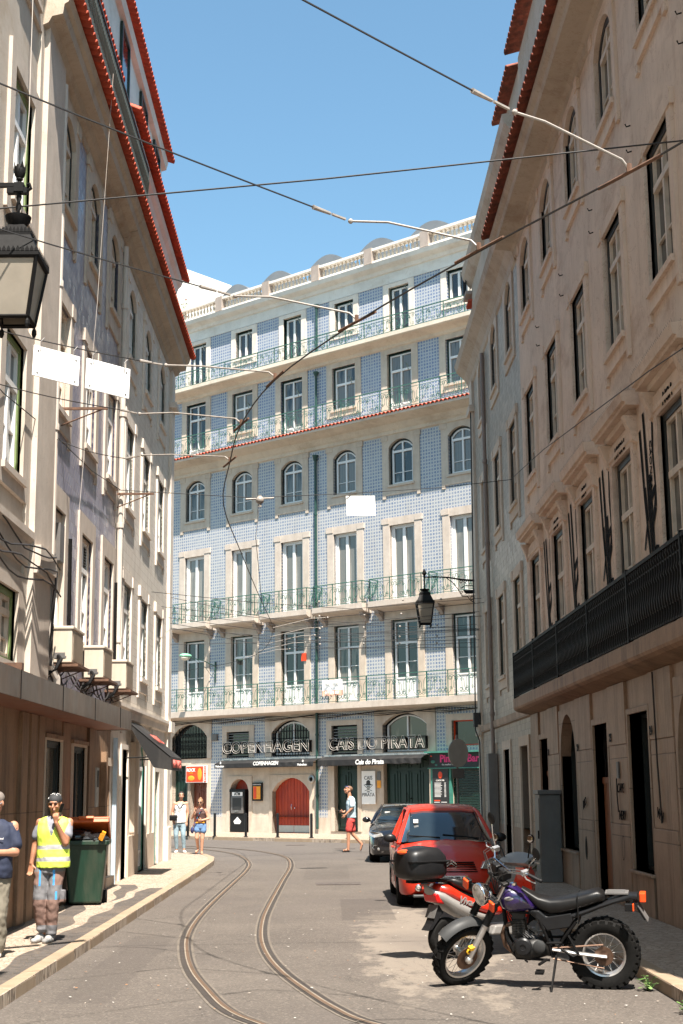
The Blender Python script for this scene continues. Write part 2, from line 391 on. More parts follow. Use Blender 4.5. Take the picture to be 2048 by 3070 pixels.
class Fac:
    def __init__(s, root): s.r = root; s.ops = []
    def hole(s, x0, x1, z0, z1): s.ops.append((x0, x1, z0, z1))
    def win(s, x, z, w, h, rise=0, sur=(.33, .33, .3), smat=None, proj=.04, fmat=None, ft=.07, sm=None, st=.05, mull=.035,
            trans=(), bars=(), panel=0, pmat=None, dep=None, ears=False, name='window', label=None, leaf=True, frame=True):
        smat = smat or STONE; fmat = fmat or GREEN; sm = sm or WHITE; pmat = pmat or GLASS; dep = dep or DEP
        s.hole(x - w/2, x + w/2, z, z + h)
        key = (round(w,3), round(h,3), round(rise,3), sur, smat.name, proj, dep, ears)
        k2 = (round(w,3), round(h,3), round(rise,3), ft, fmat.name, dep)
        me = cmesh(('f',) + k2, lambda: m_border(w, h, rise, ft, dep - .05, dep + .04, fmat, 'frame')[0].mesh('frame', fmat))
        o = link(name, me, s.r, (x, 0, z))
        if label: o['label'] = label
        if sur: link('surround', cmesh(('s',) + key, lambda: m_surround(w, h, rise, *sur, proj, dep + .02, smat, ears)), o)
        if leaf: link('sash', cmesh(('l',) + k2 + (st, mull, trans, bars, panel, sm.name), lambda: m_sash(w, h, rise, ft, st, mull, trans, bars, panel, dep - .03, dep + .03, sm)), o)
        link('pane', cmesh(('p', w, h, rise, dep, pmat.name), lambda: m_pane(w, h, rise, dep + .015, pmat)), o)
        return o
    def zone(s, x0, x1, z0, z1, mat, y=0., name='wall', ret=None):
        ops = [o for o in s.ops if o[1] > x0 and o[0] < x1 and o[3] > z0 and o[2] < z1]
        xs = sorted({x0, x1} | {v for o in ops for v in o[:2] if x0 < v < x1}); zs = sorted({z0, z1} | {v for o in ops for v in o[2:] if z0 < v < z1})
        b = MB()
        for i in range(len(xs) - 1):
            for j in range(len(zs) - 1):
                cx, cz = (xs[i] + xs[i+1]) / 2, (zs[j] + zs[j+1]) / 2
                if any(o[0] < cx < o[1] and o[2] < cz < o[3] for o in ops): continue
                b.quad((xs[i],y,zs[j]), (xs[i+1],y,zs[j]), (xs[i+1],y,zs[j+1]), (xs[i],y,zs[j+1]))
        for o in ops:
            a, c, d, e = max(o[0], x0), min(o[1], x1), max(o[2], z0), min(o[3], z1); Y = .3
            b.quad((a,y,d), (a,y,e), (a,Y,e), (a,Y,d)); b.quad((c,y,d), (c,Y,d), (c,Y,e), (c,y,e))
            b.quad((a,y,e), (c,y,e), (c,Y,e), (a,Y,e)); b.quad((a,y,d), (a,Y,d), (c,Y,d), (c,y,d))
        for a, c, d, e in ((x0, x0, z0, z1), (x1, x1, z0, z1)): b.quad((a,y,d), (a,.35,d), (a,.35,e), (a,y,e))
        for q in (z0, z1): b.quad((x0,y,q), (x1,y,q), (x1,.35,q), (x0,.35,q))
        return b.build(name, mat, s.r)
    def core(s, x0, x1, z0, z1, mat, y0=.32, y1=7, name='shell'):
        return MB().box(x0, x1, y0, y1, z0, z1).build(name, mat, s.r)
    def prof(s, x0, x1, pts, mat, name='cornice'):
        return MB().prism(pts, x0, x1, 'x').build(name, mat, s.r)
    def box(s, name, mat, *a, bevel=0, parent=None):
        return MB().box(*a).build(name, mat, parent or s.r, bevel=bevel)

def tile_mesh(x0, x1, y, z, depth, slope, pitch=.22, amp=.045, th=.022, courses=1):
    """corrugated eave of barrel tiles; y is the lip, going into the building with +depth"""
    b = MB(); n = max(2, int(round((x1 - x0) / pitch))); k = 6
    for c in range(courses):
        ya, yb = y + c*depth, y + (c + 1)*depth + .05
        za, zb = z + c*depth*slope + c*.03, z + (c + 1)*depth*slope + c*.03
        xs = [x0 + (x1 - x0)*i/(n*k) for i in range(n*k + 1)]
        def hh(i):
            t = (i % k) / k; return amp * (abs(sin(pi*t))**.8 * 1.7 - .6)
        top0 = [(xs[i], ya + (.03 if i % k == 0 else 0), za + hh(i)) for i in range(len(xs))]; top1 = [(xs[i], yb, zb + hh(i)) for i in range(len(xs))]
        bo0 = [(p[0], p[1], p[2] - th) for p in top0]; bo1 = [(p[0], p[1], p[2] - th) for p in top1]
        m = len(xs); fs = []
        for i in range(m - 1):
            fs += [(i, i+1, m+i+1, m+i), (2*m+i, 3*m+i, 3*m+i+1, 2*m+i+1), (i, 2*m+i, 2*m+i+1, i+1)]
        fs += [(0, m, 3*m, 2*m), (m-1, 3*m-1, 4*m-1, 2*m-1)]
        b.add(top0 + top1 + bo0 + bo1, fs)
    return b

def euler_s(turns=1.35, m=17):
    """S scroll (clothoid) as points (x,z) centred on 0, height 1"""
    x = z = 0.; up = []
    for i in range(m):
        t = (i + .5) / m; th = pi/2 + turns * 2*pi * t**2.2; x += cos(th); z += sin(th); up.append((x, z))
    pts = [(-p[0], -p[1]) for p in up][::-1] + [(0, 0)] + up
    zs = [p[1] for p in pts]; sc = 1 / (max(zs) - min(zs))
    return [(p[0]*sc, p[1]*sc) for p in pts]
SCR = euler_s()
def railing(L, h, mod=.55, mats=None, name='railing', posts=True, r=.010, door=None):
    b = MB(); n = max(1, int(round(L / mod))); w = L / n
    b.box(-L/2, L/2, -.025, .025, h - .03, h); b.box(-L/2, L/2, -.012, .012, h - .15, h - .135); b.box(-L/2, L/2, -.015, .015, .04, .06)
    for i in range(n + 1):
        x = -L/2 + i*w
        if i % 2 == 0 or i == n: b.box(x - .013, x + .013, -.013, .013, 0, h)
    for i in range(n):
        cx = -L/2 + (i + .5)*w; s = 1 if i % 2 else -1
        for q, off, hh in ((s, -w*.18, .86), (-s, w*.22, .86), (s, w*.03, .5)):
            pts = [(cx + off + p[0]*(h - .2)*hh*1.05*q, 0, (h - .08)/2 + p[1]*(h - .22)*hh) for p in SCR]
            b.tube(pts, r, 3)
    return b
# ---------------------------------------------------------------- blue tiled building closing the street
BR = T('tiled_building', 'blue and white tiled building with green iron balconies closing the far end of the street', 'building', (-.744, 58.057, 0), radians(-41))
F = Fac(BR)
cols = [-6.88 + 2.93*k for k in range(6)]
c5 = [-6.78 + 2.913*k for k in range(6)]
XL, XR_ = -11.5, 11.5
for k in range(6):
    # fifth row (top)
    if k % 2 == 0: F.win(c5[k], 19.75, 1.04, 2.12, sur=(.27, .17, 0), smat=STONE_W, st=.06, mull=.05, pmat=GLASS_D)
    else: F.win(c5[k], 20.62, 1.04, 1.25, sur=(.27, .17, .3), smat=STONE_W, st=.06, mull=.05, pmat=GLASS_D)
    # fourth row
    if k % 2 == 0: F.win(cols[k], 16.55, 1.25, 2.53, sur=(.30, .26, 0), smat=STONE_G if 0 else STONE, st=.05, trans=(1.75,), panel=.3, pmat=GLASS)
    else: F.win(cols[k], 17.25, 1.25, 1.83, sur=(.30, .26, .3), smat=STONE, st=.05, trans=(1.05,), pmat=GLASS)
    # third row, arched
    F.win(cols[k], 13.65, 1.22, 1.85, .3, sur=(.33, .24, .38), smat=STONE, ears=True, fmat=DARKW, st=.055, trans=(1.33,), bars=(.5,), pmat=GLASS)
    # second row, white tall doors
    F.win(cols[k], 9.03, 1.24, 3.02, sur=(.34, .31, 0), smat=STONE_L, ears=True, fmat=WHITE, ft=.06, sm=WHITE, st=.07, mull=.07, pmat=CURT)
    # first row
    F.win(cols[k] + .03, 5.2, 1.30, 3.1, sur=(.32, .42, 0), smat=STONE, fmat=GREEN, ft=.06, st=.06, mull=.045, trans=(2.15,), bars=(1.45,), panel=.75, pmat=GLASS if k % 2 else GLASS_D)
# mezzanine and ground openings
F.win(-7.08, 3.19, 2.2, 1.47, .55, sur=(.26, .24, 0), smat=STONE, fmat=BLACK, ft=.05, leaf=False, pmat=GLASS_D, dep=.22, name='fanlight')
F.win(-4.13, 3.19, 1.32, 1.07, sur=(.28, .26, 0), smat=STONE, fmat=BLACK, ft=.05, leaf=False, pmat=GLASS_D, name='louvre_window')
F.win(-1.12, 3.19, 2.12, 1.45, .5, sur=(.38, .26, 0), smat=STONE, fmat=BLACK, ft=.06, st=.07, pmat=GLASS_D, dep=.22, name='fanlight')
F.win(1.77, 3.19, 1.34, 1.14, sur=(.27, .2, 0), smat=STONE, fmat=BLACK, ft=.05, leaf=False, pmat=GLASS_D, name='louvre_window')
F.win(4.79, 3.19, 2.15, 1.5, .42, sur=(.40, .24, 0), smat=STONE, fmat=BLACK, ft=.06, st=.05, pmat=GLASS_C, dep=.22, name='fanlight')
F.win(7.75, 3.40, 1.45, .92, sur=(.26, .24, 0), smat=STONE, fmat=REDS, ft=.04, leaf=False, pmat=GLASS_D, name='window')
# louvre slats and iron grilles as parts
for cx in (-4.13, 1.77):
    b = MB()
    for i in range(9): b.box(cx - .6, cx + .6, .02, .10, 3.24 + i*.115, 3.275 + i*.115)
    b.build('louvre', GREY, BR)
b = MB()
for i in range(12): b.box(-8.16 + i*.2 - .012, -8.16 + i*.2 + .012, -.01, .015, 3.19, 4.3 + .3*sin(pi*(i + .5)/12))
for i in range(11):
    for z in (3.25, 3.8): b.tube([(-8.06 + i*.2 - .1, 0, z), (-8.06 + i*.2 + .1, 0, z + .5)], .009, 3); b.tube([(-8.06 + i*.2 + .1, 0, z), (-8.06 + i*.2 - .1, 0, z + .5)], .009, 3)
for z in (3.23, 3.72, 3.78, 4.25): b.box(-8.17, -5.99, -.012, .012, z, z + .02)
b.build('window_grille', BLACK, BR)
b = MB()
for i in range(14): b.box(-2.12 + i*.155, -2.10 + i*.155, -.01, .012, 3.19, 4.25 + .2*sin(pi*(i + .5)/14))
for z in (3.4, 3.9, 4.2): b.box(-2.15, -.09, -.012, .012, z, z + .02)
b.build('window_grille', BLACK, BR)
# doors
def door(x, w, z, h, rise, mat, panels=2, plank=False, dep=.2, label=None, kick=None, name='door'):
    f = arcf(w, h, rise); n = 14 if rise > 0 else 1; b = MB()
    pts = [(-w/2, 0), (w/2, 0)] + [(w/2 - w*i/n, f(w/2 - w*i/n)) for i in range(n + 1)]
    b.prism(pts, dep, dep + .05, 'y')
    if plank:
        m = int(w/.16)
        for i in range(m):
            xa = -w/2 + w*i/m; xm = xa + w/m/2; b.box(xa + .008, xa + w/m - .008, dep - .015, dep + .001, .02, f(xm if abs(xm) < w/2 else 0) - .03)
        b.box(-.012, .012, dep - .03, dep, 0, f(0) - .02)
    else:
        for i in range(panels):
            xa = -w/2 + w*i/panels
            for z0, z1 in ((.08, h*.33), (h*.36, h*.8), (h*.83, h - .06)):
                t = .07
                b.box(xa + .03, xa + w/panels - .03, dep - .025, dep, z0, z0 + t*.6); b.box(xa + .03, xa + w/panels - .03, dep - .025, dep, z1 - t*.6, z1)
                b.box(xa + .03, xa + .03 + t, dep - .025, dep, z0, z1); b.box(xa + w/panels - .03 - t, xa + w/panels - .03, dep - .025, dep, z0, z1)
                b.box(xa + .17, xa + w/panels - .17, dep - .03, dep, z0 + .12, max(z1 - .12, z0 + .14))
    o = b.build(name, mat, F.r, loc=(x, 0, z))
    F.hole(x - w/2, x + w/2, z, z + h)
    k = ('ds', w, h, rise); link('surround', cmesh(k, lambda: m_surround(w, h, rise, .18, .12, 0, .03, dep + .01, STONE, False)), o)
    if kick:
        MB().box(-w/2 + .05, w/2 - .05, dep - .03, dep - .02, .03, .3).build('kick_plate', GREYL, o)
    MB().ball((.08, dep - .06, h*.45), .03).tube([(-.1, dep - .05, h*.42), (-.1, dep - .08, h*.47), (-.1, dep - .05, h*.52)], .012, 5).build('handle', CHROME if kick else BLACK, o)
    if label: o['label'] = label
    return o
door(-7.66, 1.0, .1, 2.8, 0, GREEN, 2, name='door')
door(-6.48, 1.0, .1, 2.2, 0, DOORB, 2, name='door')
door(-1.12, 2.05, .12, 2.2, .55, DOORR, 2, True, kick=True, label='wide arched red plank double door')
door(1.82, 1.2, .22, 2.85, 0, GREEN, 2)
door(4.83, 2.2, .15, 2.95, 0, GREEN, 4)
# arched recess behind the cash machine
F.hole(-4.6, -3.48, .12, 2.3)
link('surround', cmesh('atms', lambda: m_surround(1.12, 2.18, .5, .18, .12, 0, .03, .35, STONE, False)), BR, (-4.04, 0, .12))
MB().box(-4.62, -3.46, .30, .33, .12, 2.3).build('panel', DOORR, BR)
# cafe front (green) right of the big doors
F.hole(6.95, 8.7, .12, 2.6)
b = MB()
for i in range(26): b.box(6.95, 8.7, .12, .145, .14 + i*.094, .14 + i*.094 + .075)
b.build('roller_shutter', GREEN, BR)
b = MB(); b.box(6.02, 6.12, -.06, .06, .12, 2.62); b.box(6.86, 6.96, -.06, .06, .12, 2.62); b.box(6.12, 6.86, -.03, .03, .12, 1.2); b.box(8.6, 8.8, -.06, .06, .12, 2.62)
b.build('shop_frame', GREEN2, BR)
# door leaves over the mezzanine: solid stone spandrels
F.zone(XL, -5.75, .0, 4.86, STONE, name='wall')
F.zone(-5.75, -5.06, .0, .75, STONE_L, -.01); F.zone(-5.75, -5.06, .75, 4.86, TILE_B)
F.zone(-5.06, .22, .0, .76, STONE, -.02); F.zone(-5.06, .22, .76, 3.15, STONE); F.zone(-5.06, .22, 3.15, 4.86, TILE_B)
F.zone(.22, .86, .0, .75, STONE, -.01); F.zone(.22, .86, .75, 4.86, TILE_B)
F.zone(.86, 6.0, .0, 3.15, STONE); F.zone(.86, 6.0, 3.15, 4.86, TILE_B)
F.zone(6.0, XR_, .0, 3.15, STONE); F.zone(6.0, XR_, 3.15, 4.86, TILE_B)
F.zone(XL, XR_, 4.86, 13.0, TILE_B); F.zone(XL, XR_, 13.0, 15.74, TILE_B); F.zone(XL, XR_, 15.74, 19.4, TILE_B4); F.zone(XL, XR_, 19.4, 22.06, TILE_B4)
F.zone(XL, XR_, 22.06, 22.55, PL_W, -.03)
F.core(XL, XR_, 0, 23.0, PL_W, .34, 9)
# string courses, slabs and cornices
F.prof(XL, XR_, [(0, 4.86), (-.56, 4.92), (-.62, 4.95), (-.62, 5.19), (0, 5.19)], STONE_L, 'balcony_slab')
F.prof(XL, XR_, [(0, 15.70), (-.10, 15.74), (-.12, 15.86), (-.2, 15.92), (-.32, 16.1), (-.8, 16.22), (-.95, 16.24), (-.95, 16.34), (0, 16.36)], PL_Y)
tile_mesh(XL, XR_, -1.02, 16.36, .35, .12, .2).build('eave_tiles', ROOFR, BR)
F.prof(XL, XR_, [(0, 19.28), (-.1, 19.32), (-.14, 19.42), (-.3, 19.5), (-.55, 19.55), (-.62, 19.6), (-.62, 19.76), (0, 19.76)], PL_Y)
F.prof(XL, XR_, [(0, 22.5), (-.1, 22.53), (-.16, 22.66), (-.3, 22.72), (-.4, 22.78), (-.46, 22.95), (0, 22.98)], PL_W)
MB().box(XL, XR_, -.36, -.02, 22.98, 23.08).box(XL, XR_, -.38, 0, 23.52, 23.62).build('balustrade', PL_W, BR)
bal = MB().lathe([(.05, 0), (.05, .04), (.028, .07), (.06, .17), (.055, .22), (.026, .33), (.03, .37), (.05, .40), (.05, .44)], n=8).mesh('baluster', PL_Y, True, 50)
xp = [-8 + 2.9*k for k in range(-1, 8)]
nb = 0
for i in range(1, len(xp) - 1):
    MB().box(xp[i] - .2, xp[i] + .2, -.42, .02, 22.99, 23.66).build('pedestal', STONE_G, BR)
    for j in range(12):
        if nb < 96 and xp[i] < 9.: link('baluster', bal, BR, (xp[i] + .2 + (j + .5)*2.5/12, -.19, 23.08)); nb += 1
# balconies
def balcony(x, L, z, proj, h, mod=.55, ends=True, nm='railing', parent=None):
    o = railing(L, h, mod).build(nm, RAILG, parent or BR, loc=(x, -proj, z))
    if ends:
        e = railing(proj, h, proj/1.01)
        for sx in (-1, 1): link(nm, cmesh(('re', proj, h), lambda: e.mesh(nm, RAILG)), parent or BR, (x + sx*(L/2), -proj/2, z), (0, 0, pi/2))
    return o
for z in (16.42, 19.74): balcony(0, 23, z, .90 if z < 17 else .58, .92 if z < 17 else .72, .5, False)
for k in range(6): balcony(cols[k], 2.9, 5.19, .56, .98, .48, False)
for k in range(6):
    sl = MB().prism([(0, 8.66), (-.42, 8.72), (-.56, 8.78), (-.6, 8.82), (-.6, 9.03), (0, 9.03)], cols[k] - 1.32, cols[k] + 1.32, 'x').build('balcony', STONE_L, BR)
    for sx in (-1, 1):
        MB().prism([(0, 8.3), (-.1, 8.34), (-.16, 8.46), (-.34, 8.56), (-.4, 8.72), (0, 8.72)], cols[k] + sx*1.08 - .09, cols[k] + sx*1.08 + .09, 'x').build('bracket', STONE_G, sl)
    balcony(cols[k], 2.56, 9.03, .54, .9, .5, True, parent=sl)
# downpipe
b = MB(); b.tube([(.38, -.09, .3), (.38, -.09, 2.0), (.38, -.09, 4.6), (.38, -.09, 9.0), (.38, -.09, 15.3)], .055, 8)
for z in (1.6, 4.0, 7., 10., 13.): b.lathe([(.07, -.04), (.075, 0), (.07, .04)], (.38, -.09, z), 8)
b.lathe([(.06, 0), (.12, .18), (.13, .26)], (.38, -.09, 15.25), 8)
b.tube([(.45, -.1, 16.4), (.45, -.1, 19.0)], .05, 8); b.lathe([(.05, 0), (.12, .15), (.12, .2)], (.45, -.1, 18.9), 8)
b.tube([(.5, -.1, 19.8), (.5, -.1, 21.9)], .05, 8); b.lathe([(.05, 0), (.12, .15), (.12, .2)], (.5, -.1, 21.85), 8)
b.build('downpipe', PIPEGR, BR, smooth=True)
# hooked shutter stays beside the upper windows
b = MB()
for cs, z in ((c5, 21.3), (cols, 18.1)):
    for c in cs:
        b.tube([(c + .45, -.02, z + .3), (c + .5, -.25, z + .38), (c + .62, -.32, z + .3), (c + .68, -.3, z + .05)], .018, 5)
b.build('curtain_bracket', GREEN, BR)
# roof dormers
for i, (xa, xb) in enumerate(((-7.3, -5.6), (-4.7, -2.9), (-1.7, .2), (1.2, 3.1), (4.0, 6.0))):
    m = 10; top = [(xa + (xb - xa)*j/m, 24.62 + .6*sin(pi*(.12 + .76*j/m))) for j in range(m + 1)]
    o = MB().prism([(xa, 23.0), (xb, 23.0)] + top[::-1], 2.0, 5., 'y').build('dormer', ROOFG, BR, smooth=True)
# cable bundle under the first balcony
b = MB()
for q in range(4):
    b.tube([(x, -.05 - .02*q, 4.78 + .05*sin(x*2.1 + q) - .03*q) for x in [-9 + .5*i for i in range(38)]], .014, 4)
b.build('cable_bundle', WIRE, BR)

# ---------------------------------------------------------------- text helper
def text(s, size, mat, name='lettering', ext=.004, bold=0., shear=0., outline=0., width=None, res=3, font=None):
    c = bpy.data.curves.new('t', 'FONT'); c.body = s; c.size = size; c.align_x = 'CENTER'; c.align_y = 'CENTER'; c.resolution_u = res; c.shear = shear
    if outline: c.fill_mode = 'NONE'; c.bevel_depth = outline; c.bevel_resolution = 1; c.offset = bold
    else: c.extrude = ext; c.offset = bold
    o = bpy.data.objects.new('t', c); COL.objects.link(o); bpy.context.view_layer.update()
    me = bpy.data.meshes.new_from_object(o.evaluated_get(bpy.context.evaluated_depsgraph_get()))
    bpy.data.objects.remove(o); me.name = name
    me.materials.clear(); me.materials.append(mat)
    xs = [v.co.x for v in me.vertices]; w = max(xs) - min(xs); k = (width / w) if width else 1; cxm = (max(xs) + min(xs)) / 2
    for v in me.vertices: v.co = Vector(((v.co.x - cxm) * k, -v.co.z, v.co.y))
    me.flip_normals() if False else None
    return me
def BT(x, y, z):  # world point on the blue facade
    a = radians(-41); return (-.744 + x*cos(a) - y*sin(a), 58.057 + x*sin(a) + y*cos(a), z)
RB = radians(-41)
# awnings
def awning(name, x0, x1, z0, z1, proj, label, words, sag=0.):
    t = T(name, label, 'awning', BT((x0 + x1)/2, -.03, 0), RB, 'bar awnings'); w = (x1 - x0)/2
    MB().box(-w, w, -.1, 0, z1 - .02, z1 + .05).build('cover_strip', GREYL, t)
    b = MB(); n = 24; R = []
    prof = [(-.02, z1 - .02), (-proj*.5, z1 - .06), (-proj, z1 - .16), (-proj - .01, z0 + .02), (-proj, z0)]
    for j in range(n + 1):
        x = -w + 2*w*j/n; dz = sag*(abs(sin(j*1.7))*.5 + (.8 if j > n*.6 else .0)*abs(sin(j*2.3)))
        R.append([(x, p[0] + (.02*sin(j*3.1) if i > 2 else 0), p[1] + (dz if i > 2 else 0)) for i, p in enumerate(prof)])
    for j in range(n):
        for i in range(len(prof) - 1): b.quad(R[j][i], R[j+1][i], R[j+1][i+1], R[j][i+1])
    b.build('fabric', AWN, t)
    for sx in (-1, 1): MB().tube([(sx*(w - .1), 0, z1 - .25), (sx*(w - .12), -proj + .03, z1 - .17)], .014, 5).build('support_arm', BLACK, t)
    for (s, x, z, size, bold, sh) in words: link('lettering', text(s, size, TXTW, bold=bold, shear=sh), t, (x, -proj - .03, z))
    return t
a1 = awning('awning', -4.95, .62, 2.74, 3.09, .55, 'straight black awning with white lettering over the red arched door', [('COPENHAGEN', .2, 2.9, .21, .006, .1), ('Heineken', -2.45, 2.82, .13, .003, 0), ('Heineken', 2.2, 2.82, .13, .003, 0), ('\u2605', -2.4, 2.95, .15, 0, 0), ('\u2605', 2.25, 2.95, .15, 0, 0)])
a2 = awning('awning', .8, 5.95, 2.72, 3.13, .5, 'sagging black awning with white lettering over the dark green doors', [('Cais do Pirata', .1, 2.86, .25, .008, .15)], .05)
# outlined neon signs
def neon(s, x0, x1, label):
    t = T('neon_sign', label, 'sign', BT((x0 + x1)/2, -.22, 3.57), RB, 'outlined neon letter signs')
    me = text(s, .66, NEON, 'letters', outline=.0075, bold=.010, width=x1 - x0, res=4); link('letters', me, t)
    b = MB(); w = (x1 - x0)/2
    b.box(-w, w, .04, .055, .2, .225); b.box(-w, w, .04, .055, -.235, -.21)
    n = 6
    for i in range(n): b.box(-w + 2*w*i/(n-1) - .01, -w + 2*w*i/(n-1) + .01, .04, .2, -.24, .23)
    b.build('frame', BLACK, t); return t
neon('COPENHAGEN', -4.85, .05, 'single word in white outline letters above the awning of the red door')
neon('CAIS DO PIRATA', 1.12, 5.9, 'three words in white outline letters standing above the sagging black awning')
# pink bar sign
t = T('shop_sign', 'black sign board with pink lettering at the right end of the street front', 'sign', BT(7.2, -.08, 2.87), RB)
MB().box(-1.2, 1.25, -.05, .05, -.27, .27).build('board', BINB, t); MB().box(-1.24, 1.29, -.08, .05, -.31, -.27).box(-1.24, 1.29, -.3, .05, .27, .33).build('frame', GREEN2, t)
link('lettering', text('Pink', .38, PINK, bold=.012), t, (-.33, -.06, .05)); link('lettering', text('Bar', .38, PINK, bold=.012), t, (.85, -.06, .05)); link('lettering', text('the smallest bar', .09, TXTW), t, (-.3, -.06, -.16))
MB().ball((-1.0, -.06, -.05), (.1, .01, .06)).ball((-.85, -.06, -.17), (.06, .01, .04)).build('leaf_print', GREEN2, t)
MB().ball((-1.08, -.06, .16), (.05, .01, .03)).ball((.35, -.06, .05), (.06, .01, .1)).ball((.5, -.06, .02), (.05, .01, .1)).build('flower_print', REDS, t)
# menu board of the bar
t = T('menu_board', 'tall black cocktail menu board fixed beside the roller shutter', 'menu board', BT(6.49, -.07, 1.75), RB)
MB().box(-.36, .36, -.02, .02, -.82, .85).build('board', BINB, t)
b = MB()
for i in range(12): b.box(-.27, random.uniform(.0, .12), -.03, -.02, .28 - i*.045, .298 - i*.045); b.box(.18, .25, -.03, -.02, .28 - i*.045, .298 - i*.045)
for q in range(2):
    for i in range(4): b.box(-.3 + q*.33, -.05 + q*.33, -.03, -.02, -.42 - i*.07, -.40 - i*.07)
b.build('print', TXTW, t); MB().box(-.3, -.03, -.028, -.02, -.37, -.33).box(-.3, .3, -.028, -.02, -.8, -.74).ball((0, -.025, .58), (.1, .01, .13)).build('colour_print', REDS, t)
link('lettering', text('COCKTAIL', .08, TXTW), t, (0, -.03, .38))
# pirate poster
t = T('poster', 'tall white poster with skull in a black hat between the green doors', 'poster', BT(3.01, -.06, 1.9), RB)
MB().box(-.34, .34, -.015, .015, -.63, .63).build('sheet', SIGNW, t)
for s, z, sz in (('CAIS', .36, .2), ('DO', -.16, .09), ('PIRATA', -.28, .19)): link('lettering', text(s, sz, BINB), t, (0, -.02, z))
b = MB(); b.prism([(-.2, .12), (-.1, .13), (-.09, .24), (0, .29), (.09, .24), (.1, .13), (.2, .12), (.1, .08), (-.1, .08)], -.024, -.016); b.build('hat', BINB, t)
b = MB(); b.ball((0, -.014, .03), (.085, .012, .075), 12, 8); b.box(-.045, .045, -.022, -.012, -.09, -.02); b.build('skull', GREYL, t)
b = MB(); b.ball((-.035, -.024, .03), (.024, .006, .024)); b.ball((.035, -.024, .03), (.024, .006, .024)); b.box(-.008, .008, -.03, -.02, -.03, -.005); b.build('eye_socket', BINB, t)
b = MB(); b.tube([(-.22, -.02, .1), (-.02, -.02, -.06), (.18, -.02, -.13)], .01, 4).tube([(.22, -.02, .1), (.02, -.02, -.06), (-.18, -.02, -.13)], .01, 4); b.build('sabre', PIPEGR, t)
t = T('notice', 'small grey and yellow notices stacked beside the pirate poster', 'notice', BT(3.52, -.05, 2.2), RB)
MB().box(-.09, .09, -.01, .01, -.02, .3).build('panel', GREY, t); MB().box(-.09, .09, -.01, .01, -.32, -.04).build('panel', ORNG, t)
# rock kebab sign
t = T('shop_sign', 'red and orange food sign above the brown door at the far left', 'sign', BT(-6.52, -.12, 2.53), RB)
MB().box(-.64, .64, -.02, .04, -.36, .36).build('frame', SIGNW, t); MB().box(-.61, .43, -.03, 0, -.33, .33).box(.48, .61, -.03, 0, -.33, .33).build('panel', REDS, t)
link('lettering', text('ROCK', .19, TXTW, bold=.006), t, (-.3, -.036, .17)); link('lettering', text('KEBAB', .07, ORNG), t, (-.3, -.036, .05))
MB().ball((-.3, -.03, -.17), (.2, .015, .11)).ball((.22, -.03, .0), (.13, .015, .26)).build('food_print', ORNG, t)
m_ = text('ROCK KEBAB', .1, TXTW); link('lettering', m_, t, (.545, -.036, 0), (0, pi/2, 0))
# cash machine
t = T('cash_machine', 'grey and black ATM cash machine set into the arched recess', 'cash machine', BT(-4.12, -.02, .14), RB)
b = MB(); b.box(-.42, .42, -.02, .3, .0, 1.72); b.box(-.46, .46, -.05, .3, 1.62, 1.74); b.build('housing', BLACKP, t, bevel=.01)
MB().box(-.36, .36, -.06, .0, .75, 1.45).build('surround', GREY, t, bevel=.015); MB().box(-.25, .25, -.07, -.055, .9, 1.38).build('screen', BINB, t); MB().box(-.1, .12, -.08, -.05, .83, .86).build('card_slot', CHROME, t)
MB().box(-.3, .3, -.045, -.02, 1.42 + .04, 1.68 - .06).build('sign_plate', SIGNW, t); link('lettering', text('ATM', .17, BINB, bold=.006), t, (0, -.05, 1.54))
b = MB(); b.prism([(-.22, .42), (0, .6), (.22, .42), (.15, .32), (-.15, .32)], -.03, -.022); b.build('logo', SIGNW, t)
# framed poster COPENHAGEN
t = T('poster_case', 'black framed poster case with orange poster between the two arches', 'poster', BT(-2.94, -.06, 1.77), RB)
MB().box(-.27, .27, -.04, .03, -.37, .37).build('frame', BLACKP, t); MB().box(-.2, .2, -.05, -.035, -.3, .22).build('print', ORNG, t); MB().box(-.18, -.02, -.055, -.045, -.28, .2).build('print', REDS, t)
link('lettering', text('COPENHAGEN', .07, TXTW), t, (0, -.05, .29))
b = MB(); b.box(-.16, -.02, -.062, -.05, -.2, -.18)
# round porthole speaker
t = T('porthole_light', 'round grey porthole light on the stone wall beside the red door', 'light', BT(.03, -.03, 2.25), RB)
MB().lathe([(.16, 0), (.16, .03), (.1, .05), (.1, .02)], (0, 0, 0), 20, Matrix.Rotation(pi/2, 3, 'X')).build('rim', GREYL, t, smooth=True); MB().ball((0, -.03, 0), (.08, .04, .08)).build('lens', BLACK, t, smooth=True)
# junction box, red plate, realtor banner
t = MB().box(-.17, .17, -.1, 0, -.14, .14).build('junction_box', GREY, None, loc=BT(-5.5, -.0, 4.07), rot=(0, 0, RB), bevel=.015); tag(t, 'grey junction box on the narrow tile strip right of the barred arch', 'junction box')
t = MB().box(-.13, .13, -.02, 0, -.16, .16).build('wall_plate', REDS, None, loc=BT(-.33, -.06, 7.16), rot=(0, 0, RB)); tag(t, 'small red plate on the wall beside the third first floor window', 'sign')
t = T('banner', 'faded white and orange cloth banner hung on the first floor railing', 'banner', BT(1.7, -.62, 5.78), RB)
R = []; b = MB()
for i in range(13): R.append([(-.53 + 1.06*i/12, -.02 + .025*sin(i*1.3), z + .012*sin(i*.9)) for z in (.31, .1, -.1, -.31)])
for i in range(12):
    for j in range(3): b.mat(1 if j == 2 else 0); b.quad(R[i][j], R[i+1][j], R[i+1][j+1], R[i][j+1])
b.build('cloth', [SIGNW, M('faded_orange_cloth', (.75, .42, .3), .7)], t); link('lettering', text('homeloft', .2, GREYL), t, (0, -.06, .14)); link('lettering', text('917 676 521', .15, SIGNW, bold=.006), t, (0, -.06, -.2))
